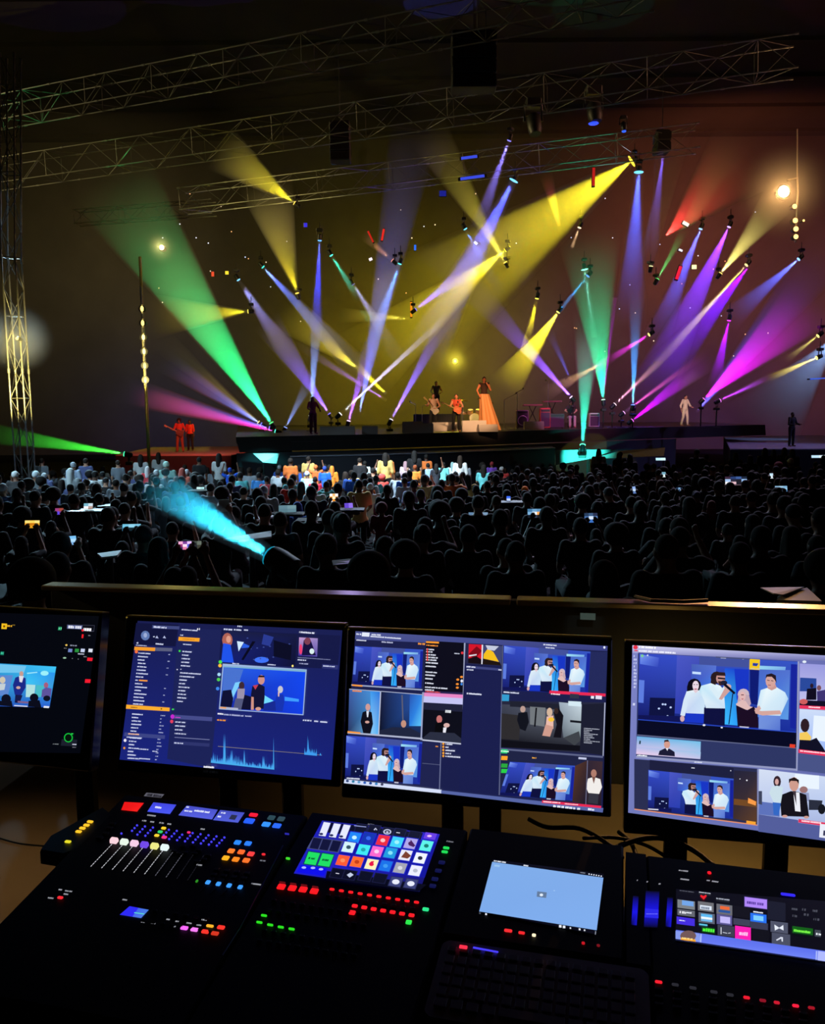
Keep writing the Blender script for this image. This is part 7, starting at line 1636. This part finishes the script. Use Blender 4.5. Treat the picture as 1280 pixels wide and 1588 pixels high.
F = Flat(.0015)
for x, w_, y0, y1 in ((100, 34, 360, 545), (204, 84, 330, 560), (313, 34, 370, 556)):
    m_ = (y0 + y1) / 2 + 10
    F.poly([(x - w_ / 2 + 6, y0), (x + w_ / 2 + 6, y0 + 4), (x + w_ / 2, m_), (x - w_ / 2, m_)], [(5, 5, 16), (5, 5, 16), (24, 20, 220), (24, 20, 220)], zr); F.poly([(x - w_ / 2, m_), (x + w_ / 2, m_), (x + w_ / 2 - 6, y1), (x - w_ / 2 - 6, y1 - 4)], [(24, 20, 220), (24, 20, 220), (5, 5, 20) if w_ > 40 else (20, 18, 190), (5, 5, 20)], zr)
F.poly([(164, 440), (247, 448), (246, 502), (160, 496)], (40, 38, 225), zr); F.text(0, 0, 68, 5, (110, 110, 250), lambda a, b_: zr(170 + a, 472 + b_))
F.build(rc, 'level_meter', False)  # blue glow put in as emissive gradient bars
legend(rc, [zr(*p) + (w_,) for *p, w_ in ((115, 258, 2), (175, 267, 2), (250, 280, 2), (548, 258, 4), (580, 264, 10), (385, 250, 14), (375, 196, 14))], (150, 150, 160))

# small button pad on its own post at the left of the desk
bp_ = thing('button_pad', 'slim black pad with glowing yellow buttons left of the consoles', 'control pad', tuple(V((*Kp(115, 1295).xy, .6))))
q = [Kp(*p, .0) for p in ((62, 1318), (78, 1296), (160, 1251), (174, 1262), (120, 1316), (98, 1324))]
b = MB(); b.loft([[p - dz * .028 for p in q], [p - dz * .004 for p in q], [p.lerp(sum(q, V((0, 0, 0))) / 6, .03) for p in q]]); b.build('housing', BLK, bp_)
for x, y in ((320, 242), (302, 259), (282, 274), (263, 291)): btn(bp_, *zf(x, y), .0125, .006, (250, 190, 40), 1.2)
btn(bp_, *zf(210, 341), .0125, .006, (225, 215, 40), 1.1)
c = sum(q, V((0, 0, 0))) / 6; b = MB(); b.lathe((c.x, c.y, .6), dz, [(0, .12), (.015, .12), (.03, .016), (c.z - .628, .016)], 14); b.build('post', MET, bp_, True, angle=40)

# cables hanging behind the consoles
for lb, pts, r in (('thick black cable arching across the gap under the largest monitor', ((940, 1322, 1.62), (985, 1303, 1.68), (1030, 1300, 1.7), (1075, 1318, 1.68), (1110, 1345, 1.6)), .006),
                   ('thin black cable below the arching one under the largest monitor', ((905, 1300, 1.66), (955, 1299, 1.7), (1005, 1312, 1.68), (1050, 1340, 1.62)), .004),
                   ('black cable looping down beside the arching one', ((960, 1290, 1.75), (978, 1306, 1.7), (990, 1335, 1.6)), .005),
                   ('black cable trailing from the middle monitor to the desk', ((820, 1270, 1.75), (850, 1283, 1.72), (900, 1285, 1.7), (945, 1310, 1.66), (965, 1330, 1.6)), .005),
                   ('thin cable on the floor left of the desk', ((0, 1300, 2.6), (30, 1308, 2.6), (70, 1312, 2.55)), .003)):
    P = [at(*p) for p in pts]
    if 'floor' in lb: P = [hit(p[0], p[1], V((0, 0, .604)), dz) for p in pts]
    sm = []
    for i in range(len(P) - 1):
        a_, b_, c_, e_ = P[max(i - 1, 0)], P[i], P[i + 1], P[min(i + 2, len(P) - 1)]
        for k in range(5):
            t_ = k / 5; sm.append(.5 * ((2 * b_) + (c_ - a_) * t_ + (2 * a_ - 5 * b_ + 4 * c_ - e_) * t_ ** 2 + (3 * b_ - a_ - 3 * c_ + e_) * t_ ** 3))
    sm.append(P[-1])
    b = MB(); b.tube(sm, r, 7); tag(b.build('hanging_cable', BLK, smooth=True, loc=tuple(P[0])), lb, 'cable')
